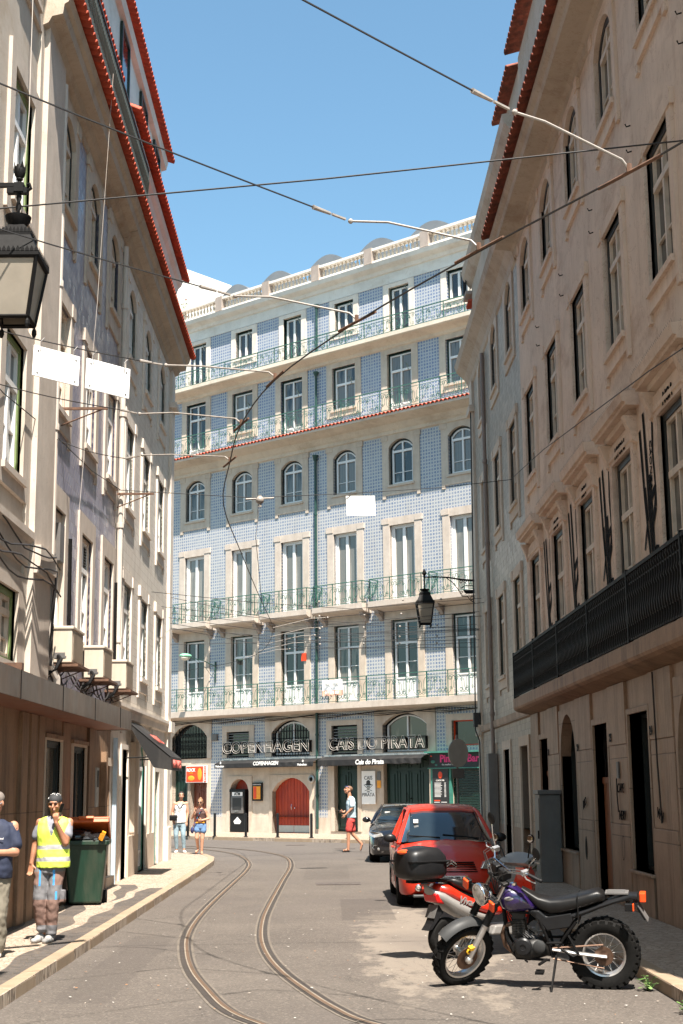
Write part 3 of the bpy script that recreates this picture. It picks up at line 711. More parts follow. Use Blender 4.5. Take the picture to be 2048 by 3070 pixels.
# green street light arm
t = T('street_light', 'green glass-bowled street light on a short iron arm between first floor windows', 'street light', BT(-5.5, -.02, 6.7), RB)
MB().box(-.03, .03, -.04, 0, -.3, .6).tube([(0, -.03, .4), (-.15, -.6, .62), (-.25, -1.3, .72)], .022, 6).tube([(0, -.03, -.1), (-.04, -.2, -.02), (-.1, -.55, .35), (-.18, -.95, .66)], .01, 5).tube([(0, -.02 - .11 + .09*cos(a*.6), .15 + .09*sin(a*.6)) for a in range(11)], .01, 4).build('arm', PIPEGR, t)
MB().ball((-.3, -1.5, .78), (.19, .32, .10), 14, 8).build('hood', M('pale_green_enamel', (.2, .5, .33), .4), t, smooth=True); MB().ball((-.3, -1.52, .70), (.15, .26, .12), 14, 8).build('bowl', M('cloudy_glass', (.6, .58, .5), .15), t, smooth=True)
# bollards along the kerb
bm = MB().lathe([(.05, 0), (.05, .82), (.045, .86), (.02, .88)], n=12)
t0 = T('bollard', '', 'bollard', (0,0,.12)); bm.build('post', BLACKP, t0, smooth=True); MB().lathe([(.085, 0), (.085, .02), (.052, .035)], n=12).build('base', BLACKP, t0, smooth=True)
BL = [(-5.48, 56.04, 'dark bollard seen between the two women'), (-4.40, 55.40, 'dark bollard in front of the blue tile strip left of the cash machine'), (-3.17, 54.60, 'dark bollard in front of the cash machine'), (-1.95, 53.75, 'dark bollard in front of the left leaf of the red arched door'), (-.69, 52.75, 'dark bollard right of the red arched door beside the green downpipe'), (.62, 51.9, 'dark bollard just behind the man crossing in red shorts')]
for i, (x, y, l) in enumerate(BL):
    o = t0 if i == 0 else dup(t0); o.location = (x, y, .12); o['label'] = l; o['group'] = 'bollards along the far kerb'
DEP = .085
# ---------------------------------------------------------------- left side, local x = world Y
LX = -4.26
def LT(y, off=0, z=0): return (LX + off, y, z)     # off: how far in front of the left wall
RL = pi/2
# near plastered house
L1 = T('plastered_house', 'near cream plastered house with pitted stone corner at the left edge', 'building', (LX, 0, 0), RL)
F = Fac(L1)
for x in (11.9, 15.2, 18.6):
    for z, h in ((16.9, 2.), (13.25, 2.), (9.75, 1.9), (6.08, 1.9), (2.95 + .6, 1.0)):
        F.win(x, z, 1.25, h, sur=(.28, .28, .25), smat=STONE_L, fmat=OLIVE, ft=.09, st=.06, mull=.05, trans=(h*.64,), bars=(h*.33,), sm=CREAMP if z < 6 else WHITE, pmat=GLASS, proj=.05)
F.zone(-8, 19.7, 3.35, 21, PL_L)
F.core(-8, 19.7, 0, 21, PL_L, .33, 8)
F.prof(-8, 19.7, [(0, 4.95), (-.06, 5.0), (-.08, 5.3), (-.14, 5.35), (-.14, 5.45), (0, 5.5)], STONE_L, 'string_course')
F.zone(-8, 19.7, 0, 3.35, STONE_S)
# pitted corner pilaster
MB().box(19.72, 21.0, -.13, .1, 3.3, 13.2).box(19.78, 20.95, -.22, .1, 5.0, 5.3).box(19.75, 20.97, -.19, .1, 4.9, 5.0).build('corner_pilaster', STONE_L, L1)
MB().box(19.5, 19.71, -.05, .1, 3.3, 21).build('corner_pilaster', PL_L, L1)
MB().prism([(0, 16.2), (-.15, 16.25), (-.5, 16.5), (-.55, 16.75), (0, 16.8)], -8, 19.7, 'x').build('string_course', PL_L, L1)
# violet tiled house
L2 = T('tiled_house', 'violet blue tiled house with tall windows on the left behind the air conditioners', 'building', (LX, 0, 0), RL)
F = Fac(L2)
for i, x in enumerate((21.98, 24.65, 27.1)):
    w = 1.12
    F.win(x, 11.2, w, 1.62, .3, sur=(.3, .28, .42), smat=STONE, fmat=DARKW, ft=.06, sm=CREAMP, st=.045, trans=(1.15,), bars=(.45,), pmat=GLASS_C, ears=True)
    F.win(x, 7.8, w, 1.78, sur=(.27, .26, .3), smat=STONE_L, fmat=CREAMP, ft=.06, sm=CREAMP if i == 0 else WHITE, trans=(1.2,), bars=(.5,), pmat=GLASS_C, ears=True)
    F.win(x, 4.35, w, 1.9, sur=(.27, .34, .1), smat=STONE_L, fmat=CREAMP, ft=.06, sm=WHITE, trans=(1.28,), bars=(.6,), pmat=GLASS_C)
F.zone(19.7, 28.0, 3.35, 13.2, TILE_L2)
F.core(19.7, 28.0, 0, 13.7, STONE_S, .33, 8)
CP = [(.05, 13.02), (-.03, 13.05), (-.05, 13.16), (-.13, 13.2), (-.18, 13.3), (-.34, 13.34), (-.36, 13.5), (-.42, 13.54), (-.46, 13.66), (.05, 13.7)]
F.prof(19.55, 28.0, CP, PL_C)
tile_mesh(19.5, 28.0, -.60, 13.74, .34, .25, courses=2).build('eave_tiles', ROOFR, L2)
# ground floor shop of the tiled house: stained stone cladding with two shop windows and a niche
i_ = 1
F.win(22.15, .9, 1.3, 1.75, sur=(.05,.05,.0), fmat=DARKW, ft=.05, sm=DARKW, mull=0, pmat=GLASS_C if i_ else GLASS_D, dep=.07, name='shop_window')
F.win(24.45, .9, 1.25, 1.72, sur=(.05,.05,.0), fmat=DARKW, ft=.05, sm=DARKW, mull=.02, pmat=GLASS_C if i_ else GLASS_D, dep=.07, name='shop_window')
F.hole(27.15, 28.0 - .08, .12, 2.35); F.zone(19.7, 28.0, 0, 3.0, STONE_S); F.zone(19.7, 28.0, 3.0, 3.35, STONE_S, -.01)
b = MB()
for x in (19.75, 20.35, 20.9): b.box(x, x + .42, -.05, .02, .12, 2.97)
b.box(21.4, 22.9, -.06, .02, 2.68, 2.74); b.box(23.7, 25.2, -.06, .02, 2.66, 2.72); b.box(22.95, 23.6, -.02, .02, .12, 2.97); b.box(25.3, 25.8, -.05, .02, .12, 2.97); b.box(26.9, 27.12, -.1, .02, .12, 2.6)
b.build('pilaster', STONE_S, L2)
MB().box(27.15, 27.92, .1, .14, .12, 2.35).build('niche_panel', STONE, L2); MB().box(27.1, 28.05, -.12, .0, .12, .3).box(27.1, 27.98, -.07, .02, 2.35, 2.5).build('step', STONE, L2)
# air duct shop name on the glass
link('lettering', text('IST', .34, TXTW, outline=.008, res=2), L2, (22.15, .2, 2.35))
# steel canopy
t = T('canopy', 'long brown metal canopy over the shop on the left, red underneath', 'canopy', LT(0), RL)
MB().box(-4, 26.4, -.62, -.60, 2.97, 3.30).box(26.38, 26.42, -.62, -.0, 2.97, 3.30).build('fascia', CANF, t)
MB().box(-4, 26.38, -.60, 0, 2.98, 3.02).build('soffit', CANS, t)
MB().box(-4, 26.38, -.60, 0, 3.22, 3.27).build('roof_sheet', CANF, t)
b = MB()
for i in range(11): b.box(-2 + i*2.7 - .006, -2 + i*2.7 + .006, -.628, -.618, 2.96, 3.31)
b.build('seam', BLACK, t)
b = MB()   # broken rusty end above the near shop
b.box(10, 17.9, -.55, -.05, 3.31, 3.33); b.box(17.0, 17.12, -.6, -.1, 3.3, 3.40)
b.build('rusty_ledge', RUST, t)
# attic above violet house
MB().box(19.7, 28.0, .08, .14, 13.95, 16.6).build('attic_wall', PL_W, L2)
for x in (21.6, 24.2, 26.6):
    o = m_border(1.0, 1.9, 0, .07, -.0, .06, GREEN, 'f')[0].build('window', GREEN, L2, loc=(x, .05, 14.1)); link('pane', cmesh('ap', lambda: m_pane(1., 1.9, 0, .03, GLASS)), o)
rl = MB(); L_ = 8.4
rl.box(-L_/2, L_/2, -.03, .03, .80, .84); rl.box(-L_/2, L_/2, -.02, .02, .05, .08)
for i in range(70):
    x = -L_/2 + L_*i/69; rl.tube([(x, 0, .05), (x + .03, .02, .3), (x - .03, -.02, .55), (x, 0, .82)], .014, 4)
rl.build('balcony_railing', M('black_green_iron', (.03, .035, .03), .5), L2, loc=(23.85, -.53, 13.86))
tile_mesh(15, 28.0, -.02, 16.7, .35, .3, courses=2).build('eave_tiles', ROOFR, L2)
MB().box(15, 28., .25, 6, 16.6, 17.9).build('attic_wall', PL_W, L2)
# cream tiled house
L3 = T('cream_tiled_house', 'cream tiled corner house with green window frames on the left', 'building', (LX, 0, 0), RL)
F = Fac(L3)
for i, x in enumerate((29.75, 32.5, 35.38)):
    F.win(x, 11.0, 1.14, 1.62, .3, sur=(.28, .22, .38), smat=STONE_W, fmat=GREEN, ft=.075, trans=(1.15,), bars=(.45,), ears=True)
    F.win(x, 7.74, 1.14, 1.8, sur=(.27, .26, .3), smat=STONE_W, fmat=GREEN, ft=.075, trans=(1.22,), bars=(.5,), ears=True)
    F.win(x, 4.34, 1.14, 1.8, sur=(.27, .26, .3), smat=STONE_W, fmat=GREEN, ft=.075, trans=(1.22,), bars=(.5,), ears=True)
F.zone(28.0, 37.2, 3.55, 13.1, TILE_L3)
F.core(28.0, 37.8, 0, 15.9, PL_W, .33, 9)
MB().box(37.2, 37.83, -.08, .4, .12, 13.05).box(37.15, 37.88, -.13, .35, .12, .95).box(37.1, 37.9, -.18, .3, 3.35, 3.62).box(37.1, 37.9, -.2, .3, 12.0, 12.15).build('corner_pilaster', STONE_W, L3)
F.prof(28.0, 37.2, [(0, 3.33), (-.05, 3.36), (-.07, 3.5), (-.12, 3.55), (-.12, 3.62), (0, 3.66)], STONE_W, 'string_course')
F.prof(28.0, 38.1, [(a, b_ - .02) for a, b_ in CP], PL_C)
tile_mesh(28.0, 38.25, -.60, 13.72, .34, .25, courses=2).build('eave_tiles', ROOFR, L3)
# ground floor, doors with green frames
F.win(29.85, .12, .85, 2.6, sur=(.16, .1, 0), smat=STONE_W, fmat=BLACK, ft=.04, leaf=False, pmat=GLASS_D, dep=.28, name='doorway')
F.win(32.65, .12, 1.25, 2.86, .55, sur=(.2, .14, 0), smat=STONE_W, fmat=GREEN2, ft=.09, sm=WHITE, trans=(2.2,), panel=.3, pmat=GLASS_D, name='shop_door')
F.win(35.4, .12, .8, 2.2, sur=(.2, .14, 0), smat=STONE_W, fmat=GREEN2, ft=.07, sm=WHITE, trans=(1.8,), pmat=GLASS_D, name='shop_door')
F.zone(28.0, 37.2, 0, 3.4, STONE_W)
MB().box(30.35, 31.9, -.06, .02, .12, .95).box(33.4, 34.85, -.05, .02, .12, .9).box(30.9, 31.4, -.1, .02, .95, 2.9).box(33.9, 34.3, -.05, .02, .9, 3.3).build('plinth', STONE, L3)
# middle storey + its roof, attic
MB().box(28.05, 37.6, -.02, .3, 13.9, 15.7).build('attic_wall', PL_W, L3)
F.prof(27.9, 38.1, [(0, 15.5), (-.05, 15.55), (-.1, 15.7), (-.18, 15.78), (-.22, 15.9), (0, 15.95)], PL_W)
tile_mesh(27.8, 38.3, -.40, 16.0, .34, .45, courses=3).build('eave_tiles', ROOFR, L3)
MB().box(25.0, 36.4, .22, 5, 16.4, 18.8).build('attic_wall', PL_W, L3)
for x in (29.2, 32.4, 35.):
    o = m_border(1.2, 1.5, 0, .08, 0, .06, WHITE, 'f')[0].build('window', GREEN, L3, loc=(x, .15, 16.95)); link('pane', cmesh('ap2', lambda: m_pane(1.2, 1.5, 0, .03, GLASS)), o)
F.prof(25, 36.5, [(.25, 18.5), (.1, 18.55), (.05, 18.75), (.3, 18.8)], PL_W)
tile_mesh(24.5, 36.65, -.12, 18.85, .34, .35, courses=2).build('eave_tiles', ROOFR, L3)
# downpipes
def pipe(root, x, z0, z1, mat, y=-.09, r=.058, elbow=True):
    b = MB(); b.tube([(x, y, z0), (x, y, z1)], r, 10)
    for i in range(int((z1 - z0)/2.3)): b.lathe([(r + .018, -.05), (r + .02, 0), (r + .018, .05)], (x, y, z0 + 1.2 + i*2.3), 10)
    if elbow: b.tube([(x, y, z0), (x + .03, y - .03, z0 - .12), (x + .22, y - .1, z0 - .3), (x + .25, y - .1, z0 - .6)], r*.95, 8)
    return b.build('downpipe', mat, root, smooth=True)
pipe(L2, 21.12, 3.85, 13.0, PIPEW); pipe(L3, 28.08, 3.6, 13.0, PIPEW)
MB().box(28.25, 28.33, -.1, -.02, .12, 2.9).build('downpipe', M('pale_blue_pipe', (.42, .52, .60), .5), L3)
# cables on the left wall
b = MB()
for q in range(5):
    b.tube([(12 + i*.55, -.12 - .02*q - (.12 if 19.7 < 12 + i*.55 < 21.0 else 0), 5.25 + .12*sin(i*.8 + q) - (i/16)*.25*(q % 3) - .05*q) for i in range(17)], .013, 4)
    b.tube([(20.98 + .03*q, -.2, 5.1), (21.0 + .025*q, -.16, 4.4), (20.97 + .02*q, -.16, 3.7)], .013, 4)
b.build('cable_bundle', WIRE, L1)
b = MB()
for q in range(3): b.tube([(21.3 + i*.42, -.05 - .05*abs(sin(i + q)), 3.58 + .13*sin(i*1.3 + q*1.7) + .04*q) for i in range(16)], .014, 4)
for x in (28.3, 28.5): b.tube([(x, -.05, 3.7), (x + .06, -.08, 6), (x - .05, -.06, 9), (x + .05, -.06, 12.9)], .012, 4)
b.build('cable_bundle', WIRE, L2)
b = MB(); b.tube([(22.75 + .02*i, -.08, 5.9 - .35*i + 0) for i in range(6)], .03, 6); b.tube([(27.75, -.08, 5.9), (27.78, -.08, 4.0)], .03, 6); b.build('hose', BLACK, L2)
# air conditioners on the wall
def ac(y0, lab, first=None):
    if first: return dup(first, LT(y0, 0, 3.78), label=lab)
    t = T('air_conditioner', lab, 'air conditioner', LT(y0, 0, 3.78), RL, 'air conditioners on the left wall')
    b = MB(); b.box(-.02, .94, -.40, -.07, .0, .52); b.box(-.04, .96, -.42, -.05, .50, .55); b.build('casing', ACB, t, bevel=.012)
    b = MB()
    for i in range(26): b.box(.04, .90, -.41, -.398, .04 + i*.017, .05 + i*.017)
    b.build('grille', M('grille_beige', (.4, .32, .24), .5), t)
    MB().box(.03, -.021, -.32, -.14, .06, .1).box(-.03, -.018, -.3, -.14, .07, .15).build('label_plate', GREY, t)
    MB().box(-.04, 1.0, -.5, -.0, -.06, -.02).tube([(.1, -.42, -.05), (.1, 0, -.22)], .009, 5).tube([(.85, -.42, -.05), (.85, 0, -.22)], .009, 5).box(.08, .12, -.02, 0, -.45, 0).build('wall_bracket', RUST, t)
    MB().tube([(-.02, -.2, .1), (-.12, -.26, .04), (-.2, -.2, -.1), (-.22, -.05, -.2)], .03, 6).build('hose', BLACK, t)
    return t
ac1 = ac(21.4, 'beige air conditioner nearest to the canopy end at left, largest of three'); ac(24.4, 'middle beige air conditioner of the three above the canopy', ac1); ac(27.15, 'farthest beige air conditioner beside the white downpipe of the cream tiled house', ac1)
# louvre & fan in first and second window
b = MB()
for i in range(12): b.box(24.15, 25.15, .06, .12, 5.6 + i*.05, 5.615 + i*.05)
b.build('louvre', DARKW, L2); MB().box(21.45, 22.5, .03, .11, 5.55, 6.22).build('blank_panel', CREAMP, L2); MB().box(22.1, 22.45, -.04, .05, 5.45, 6.05).build('vent_box', GREY, L2)
# awning of the nail salon
t = T('awning', 'small dark awning with faded red lettering on the cream tiled corner house', 'awning', LT(31.0, .0, 2.55), RL)
b = MB(); b.rings([[(-1.0, -.02, .78), (1.2, -.02, .78), (1.2, -.02, .75), (-1.0, -.02, .75)], [(-1.0, -.95, .02), (1.2, -.95, .02), (1.2, -.95, -.01), (-1.0, -.95, -.01)]]); b.quad((-1, -.95, .02), (1.2, -.95, .02), (1.2, -.96, -.26), (-1, -.96, -.26)); b.add([(-1, -.02, .77), (-1, -.95, .02), (-1, -.96, -.26), (-1, -.02, -.2)][:3] + [(-1, -.6, -.2)], [(0, 1, 2, 3)])
b.build('fabric', AWN, t); MB().tube([(-.95, 0, .0), (-.95, -.9, .03)], .014, 5).tube([(1.15, 0, -.0), (1.15, -.9, .03)], .014, 5).build('support_arm', BLACK, t)
PK = M('faded_red_lettering', (.6, .13, .1), .6)
link('lettering', text('HAPPY NAILS 8', .24, PK), t, (.1, -.975, -.13), (0, 0, 0))
m2 = text('NAILS', .4, PK); link('lettering', m2, t, (.1, -.56, .4), (radians(-50), 0, 0))
# intercom beside the niche
t = MB().box(-.13, .13, -.03, 0, -.35, .35).build('intercom', GREYL, None, loc=LT(26.4, .0, 1.95), rot=(0, 0, RL)); tag(t, 'metal intercom panel on the stained stone beside the wheelie bin', 'intercom')
MB().box(-.08, .08, -.036, -.03, .0, .3).build('button_panel', BLACKP, t)
# white building far left roof and plants
t = MB().box(-14.0, -10.7, 2.0, 6, 20, 27.3).build('white_building', PL_W, None, loc=(-.744, 58.057, 0), rot=(0, 0, RB)); tag(t, 'small white rooftop building seen above the balustrade at the left', 'building')
t = T('potted_plant', 'thin rooftop plants rising behind the left end of the balustrade', 'plant', BT(-9.6, 1.2, 23.0), RB)
st = MB(); lf = MB()
for i in range(16):
    x = random.uniform(-1.2, 1.2); y = random.uniform(-.2, .2); h = random.uniform(.9, 2.4); a = random.uniform(-.2, .2)
    st.tube([(x, y, 0), (x + a*.5, y, h*.5), (x + a, y, h)], .012, 3)
    for j in range(26):
        z = random.uniform(.35, 1)*h; p = Vector((x + a*z/h + random.uniform(-.13, .13), y + random.uniform(-.1, .1), z)); s_ = random.uniform(.03, .07)
        d = Vector((random.uniform(-1, 1), random.uniform(-1, 1), random.uniform(-1, 1))).normalized()*s_; e = d.orthogonal()*.6
        lf.mat(random.choice((0, 0, 1))); lf.add([p - d, p + e, p + d, p - e], [(0, 1, 2, 3)])
st.build('stem', M('plant_stem', (.12, .1, .05)), t); lf.build('leaves', [M('leaf_green', (.07, .10, .03), .7), M('leaf_rust', (.28, .09, .05), .7)], t)
# ---------------------------------------------------------------- right side, local x = -world Y
RX = 4.43
def RT(y, off=0, z=0): return (RX - off, y, z)
RR = -pi/2
R1 = T('rose_house', 'rose beige plastered house with black balcony and graffiti on the right', 'building', (RX, 0, 0), RR)
F = Fac(R1); Y0 = 9.5
ys = [29.88 - 3.06*k for k in range(7)]
for y in ys:
    F.win(-y, 12.14, 1.36, 1.7, .36, sur=(.22, .2, .3), smat=PL_R, proj=.05, fmat=DARKW, ft=.1, sm=CREAMP, trans=(1.2,), bars=(.5,), pmat=GLASS, dep=.085, ears=True)
    F.win(-y, 8.44, 1.36, 2.0, sur=(.22, .2, .28), smat=PL_R, proj=.05, fmat=DARKW, ft=.1, sm=CREAMP, trans=(1.36,), bars=(.62,), pmat=GLASS, dep=.085, ears=True)
    F.win(-y, 3.78, 1.36, 2.94, sur=(.2, .3, 0), smat=PL_R, proj=.05, fmat=DARKW, ft=.1, sm=CREAMP, trans=(2.05,), bars=(1.3,), panel=.6, pmat=GLASS, dep=.085)
    b = MB(); x = -y   # pediment with brackets
    b.prism([(0, 7.20), (-.20, 7.205), (-.205, 7.25), (-.25, 7.26), (-.27, 7.40), (0, 7.43)], x - 1.2, x + 1.2, 'x')
    b.prism([(0, 7.10), (-.09, 7.12), (-.10, 7.2), (0, 7.2)], x - .95, x + .95, 'x')
    for sx in (-1, 1): b.prism([(0, 6.7), (-.08, 6.75), (-.1, 6.85), (-.2, 7.1), (0, 7.1)], x + sx*.92 - .08, x + sx*.92 + .08, 'x')
    b.prism([(0, 6.75), (-.07, 6.8), (-.07, 6.86), (0, 6.86)], x - .98, x + .98, 'x')
    o = b.build('pediment', PL_R, R1)
    if y > 14:
        b = MB()
        for i in range(30):
            for yy in (-.22, -.1): b.tube([(x - 1.18 + i*.08, yy, 7.38), (x - 1.18 + i*.08 + random.uniform(-.02, .02), yy - .03, 7.47)], .0016, 3)
        b.build('bird_spikes', BLACK, o)
F.zone(-31.4, -Y0, 3.55, 14.35, PL_R)
F.core(-31.4, -Y0, 0, 14.5, STONE_R, .34, 12)
CR = [(0, 13.98), (-.05, 14.0), (-.07, 14.12), (-.13, 14.16), (-.5, 14.2), (-.53, 14.3), (-.6, 14.36), (-.62, 14.46), (0, 14.5)]
F.prof(-31.4, -Y0, CR, PL_C)
tile_mesh(-31.5, -Y0 + .1, -.80, 14.52, .36, .3, courses=2, pitch=.26).build('eave_tiles', ROOFO, R1)
# small iron hooks scattered on the plaster
b = MB()
for i, y in enumerate(ys[:-1]):
    for z in (11.3, 10.9):
        yy = -(y - 1.53); b.tube([(yy, 0, z), (yy, -.06, z - .02), (yy + .01, -.08, z + .02)], .011, 4)
b.build('hook', BLACK, R1)
# balcony with turned iron balusters
MBsl = MB().prism([(0, 3.42), (-.30, 3.5), (-.36, 3.54), (-.38, 3.58), (-.38, 3.78), (0, 3.78)], -31.55, -Y0 + .2, 'x').build('balcony', STONE_S, R1)
P_ = [(.02, 0), (.03, .03), (.018, .08), (.018, .18), (.038, .24), (.045, .34), (.026, .44), (.018, .55), (.036, .6), (.02, .66), (.018, .80), (.032, .84), (.018, .9)]
pan = MB()
for i in range(23): pan.lathe(P_, (-1.45 + i*.132, 0, .04), 6)
pan.box(-1.53, 1.53, -.03, .03, .94, .99); pan.box(-1.53, 1.53, -.015, .015, .04, .07); pan.box(-1.53, 1.53, -.01, .01, .80, .82); pan.box(-1.53, 1.53, -.01, .01, .24, .26); pan.box(-1.56, -1.5, -.035, .035, 0, 1.02)
pm = pan.mesh('railing', BLACK, True, 50)
for k in range(7): link('railing', pm, MBsl, (-(30.0 - 3.06*k), -.33, 3.78))
MB().box(-.17, .17, -.03, .03, .94, .99).box(-.15, .15, -.01, .01, .04, .07).box(-.16, .16, -.01, .01, .8, .82).build('railing', BLACK, MBsl, loc=(-31.53, -.17, 3.78), rot=(0, 0, pi/2))
# ground floor
F.win(-29.6, .35, 1.1, 2.5, sur=(.12, .1, 0), smat=STONE_R, fmat=BLACK, ft=.06, leaf=False, pmat=GLASS_D, dep=.2, name='door_opening')
F.win(-26.65, .75, 1.7, 2.45, .75, sur=(.1, .1, .03), smat=STONE_R, proj=.03, fmat=DARKW, ft=.06, leaf=False, pmat=GLASS_D, dep=.22, name='arched_window')
F.win(-23.4, .18, 1.25, 2.7, sur=(.1, .1, 0), smat=STONE_R, fmat=BLACK, ft=.06, leaf=False, pmat=GLASS_D, dep=.2, name='door_opening')
F.win(-20.5, .7, 1.35, 2.22, sur=(.08, .08, .03), smat=STONE_R, fmat=DARKW, ft=.05, leaf=False, pmat=GLASS_D, dep=.22, name='shop_window')
F.win(-17.3, .7, 1.8, 2.45, .8, sur=(.1, .1, .03), smat=STONE_R, proj=.03, fmat=DARKW, ft=.06, leaf=False, pmat=GLASS_D, dep=.22, name='arched_window')
for x, w, z in ((-29.6, 1.0, .35), (-23.4, 1.15, .18)):
    b = MB(); n = 6
    for i in range(n): b.box(x - w/2 + w*i/n + .006, x - w/2 + w*(i + 1)/n - .006, .11, .17, z, z + 1.75 + random.uniform(-.004, .004))
    b.box(x - w/2, x + w/2, .09, .18, z + 1.75, z + 1.85)
    o = b.build('plank_door', DOORW, R1); MB().tube([(x + w*.36, .11, z + .75), (x + w*.36, .05, z + .75), (x + w*.36, .05, z + 1.15), (x + w*.36, .11, z + 1.15)], .014, 5).build('handle', BLACK, o)
    b = MB()
    for i in range(7): xx = x - w/2 + w*(i + .5)/7; b.tube([(xx, .13, z + 1.87), (xx + .05, .13, z + 2.1), (xx - .04, .13, z + 2.25), (xx + .02, .13, z + 2.45)], .014, 4)
    b.build('door_grille', BLACK, o)
F.zone(-31.4, -Y0, 0, 3.55, STONE_R)
b = MB()   # cladding slabs standing proud, plinths
for xa, xb in ((-31.35, -30.25), (-28.95, -27.65), (-25.65, -24.15), (-22.65, -21.3), (-19.7, -18.35), (-16.3, -Y0)):
    b.box(xa, xb, -.05, .02, .12, 1.32); b.box(xa + .01, xb - .01, -.035, .02, 1.325, 2.5); b.box(xa + .004, xb - .004, -.045, .02, 2.505, 3.42)
b.box(-27.6, -25.75, -.06, .02, .12, .70); b.box(-21.2, -19.8, -.06, .02, .12, .66); b.box(-27.66, -25.7, -.1, .02, .70, .745); b.box(-21.25, -19.75, -.1, .02, .66, .70)
b.build('cladding_slab', STONE_R, R1, bevel=.006)
for s, y, z in (('31', 28.8, 2.55), ('29', 25.4, 2.55), ('25', 22.4, 2.62), ('24', 19.55, 2.62)):
    link('house_number', text(s, .17, BLACK, bold=.004), R1, (-y, -.062, z))
MB().box(-21.98, -21.86, -.07, -.05, 2.0, 2.25).build('socket_plate', GREY, R1)
b = MB(); b.tube([(-19.25, -.07, 3.4), (-19.2, -.07, 2.2), (-19.15, -.06, 1.4)], .012, 4); b.tube([(-22.0, -.07, 2.0), (-22.06, -.06, 1.75), (-22.0, -.06, 1.5)], .01, 4); b.build('cable', WIRE, R1)
# graffiti painted on the plaster between balcony doors
def stroke(b, pts, w, y=-.008):
    P = [Vector((p[0], 0, p[1])) for p in pts]
    if y > -.05: P = [Vector((X0_ + (v.x - X0_)*1.25, 0, 5.5 + (v.z - 5.5)*1.22 + .1)) for v in P]; w *= 1.25
    for i in range(len(P) - 1):
        d = (P[i+1] - P[i]).normalized(); n = Vector((-d.z, 0, d.x)); wa = w*(.5 + .5*abs(sin(i*1.9 + w*40))); wb = w*(.5 + .5*abs(sin((i + 1)*1.9 + w*40)))
        yy = y - .0007*(len(b.f) % 9)
        b.quad(*[(q.x, yy, q.z) for q in (P[i] - n*wa/2, P[i+1] - n*wb/2, P[i+1] + n*wb/2, P[i] + n*wa/2)])
GRAF = M('black_spray_paint', (.008, .007, .007), .9, spec=.1)
for k in range(5):
    xm = X0_ = -(ys[k] - 1.53); b = MB(); s = [.9, 1.1, 1.0, 1.25, 1.1][k]
    stroke(b, [(xm + .12, 4.7), (xm + .02, 5.3), (xm - .04, 6.1), (xm - .1, 6.1 + .45*s)], .13)
    stroke(b, [(xm - .3, 6.5), (xm - .2, 5.7), (xm - .05, 5.0), (xm - .1, 4.55)], .10)
    stroke(b, [(xm + .02, 5.2), (xm + .3, 5.5), (xm + .38, 5.72), (xm + .05, 5.6)], .12)
    stroke(b, [(xm - .05, 4.9), (xm + .22, 5.05), (xm + .42, 5.0), (xm + .45, 5.2)], .09)
    stroke(b, [(xm + .35, 5.6), (xm + .28, 6.1), (xm + .34, 6.6*1.0)], .07)
    if k in (2, 3): stroke(b, [(xm + .1, 5.9), (xm + .16, 5.1), (xm + .3, 4.35), (xm + .24, 5.0)], .09); stroke(b, [(xm - .3, 5.1), (xm - .1, 5.4), (xm - .16, 5.8)], .07)
    b.build('graffiti', GRAF, R1)
for s, k in (('HYON.', 3), ('BEN', 2), ('BRAB', 1), ('NOA', 4)):
    link('graffiti', text(s, .24, GRAF, bold=.004, shear=.2), R1, (-ys[k], -.06, 6.88 - .05))
link('graffiti', text('CAONZA', .16, GRAF, shear=.1), R1, (-(ys[3] - 1.75), -.012, 6.2), (0, pi/2 + .1, 0))
link('graffiti', text('ZNA', .5, M('yellow_spray', (.42, .38, .04), .7), shear=.1), R1, (-(ys[0] - 1.5), -.012, 4.35))
for s, y, z, r in (('NERV', 21.7, 1.45, 0), ('CAPE', 21.75, 1.85, 0), ('WN', 19.2, 1.5, .2), ('RIO', 24.9, 1.6, -.3)):
    link('graffiti', text(s, .2, GRAF, shear=.3), R1, (-y, -.062, z), (0, r, 0))
b = MB(); stroke(b, [(-21.72 + .09*cos(a), .98 + .18*sin(a)) for a in [i*.6 for i in range(12)]], .018, -.065); b.build('graffiti', GRAF, R1)
MB().ball((-24.95, -.05, .85), (.09, .02, .2)).build('meter_cover', BLACK, R1)
# dormer roofs above the rose house
MB().box(-32.4, -14, .35, 6, 14.6, 19.6).build('attic_wall', PL_C, R1)
tile_mesh(-32.4, -14, -.0, 19.72, .36, .3, courses=2, pitch=.26).build('eave_tiles', ROOFO, R1)
MB().box(-35.7, -32.75, .4, 5, 17.9, 19.5).build('attic_wall', PL_C, R1)
tile_mesh(-35.9, -32.65, .08, 19.55, .36, .3, courses=2, pitch=.26).build('eave_tiles', ROOFO, R1)
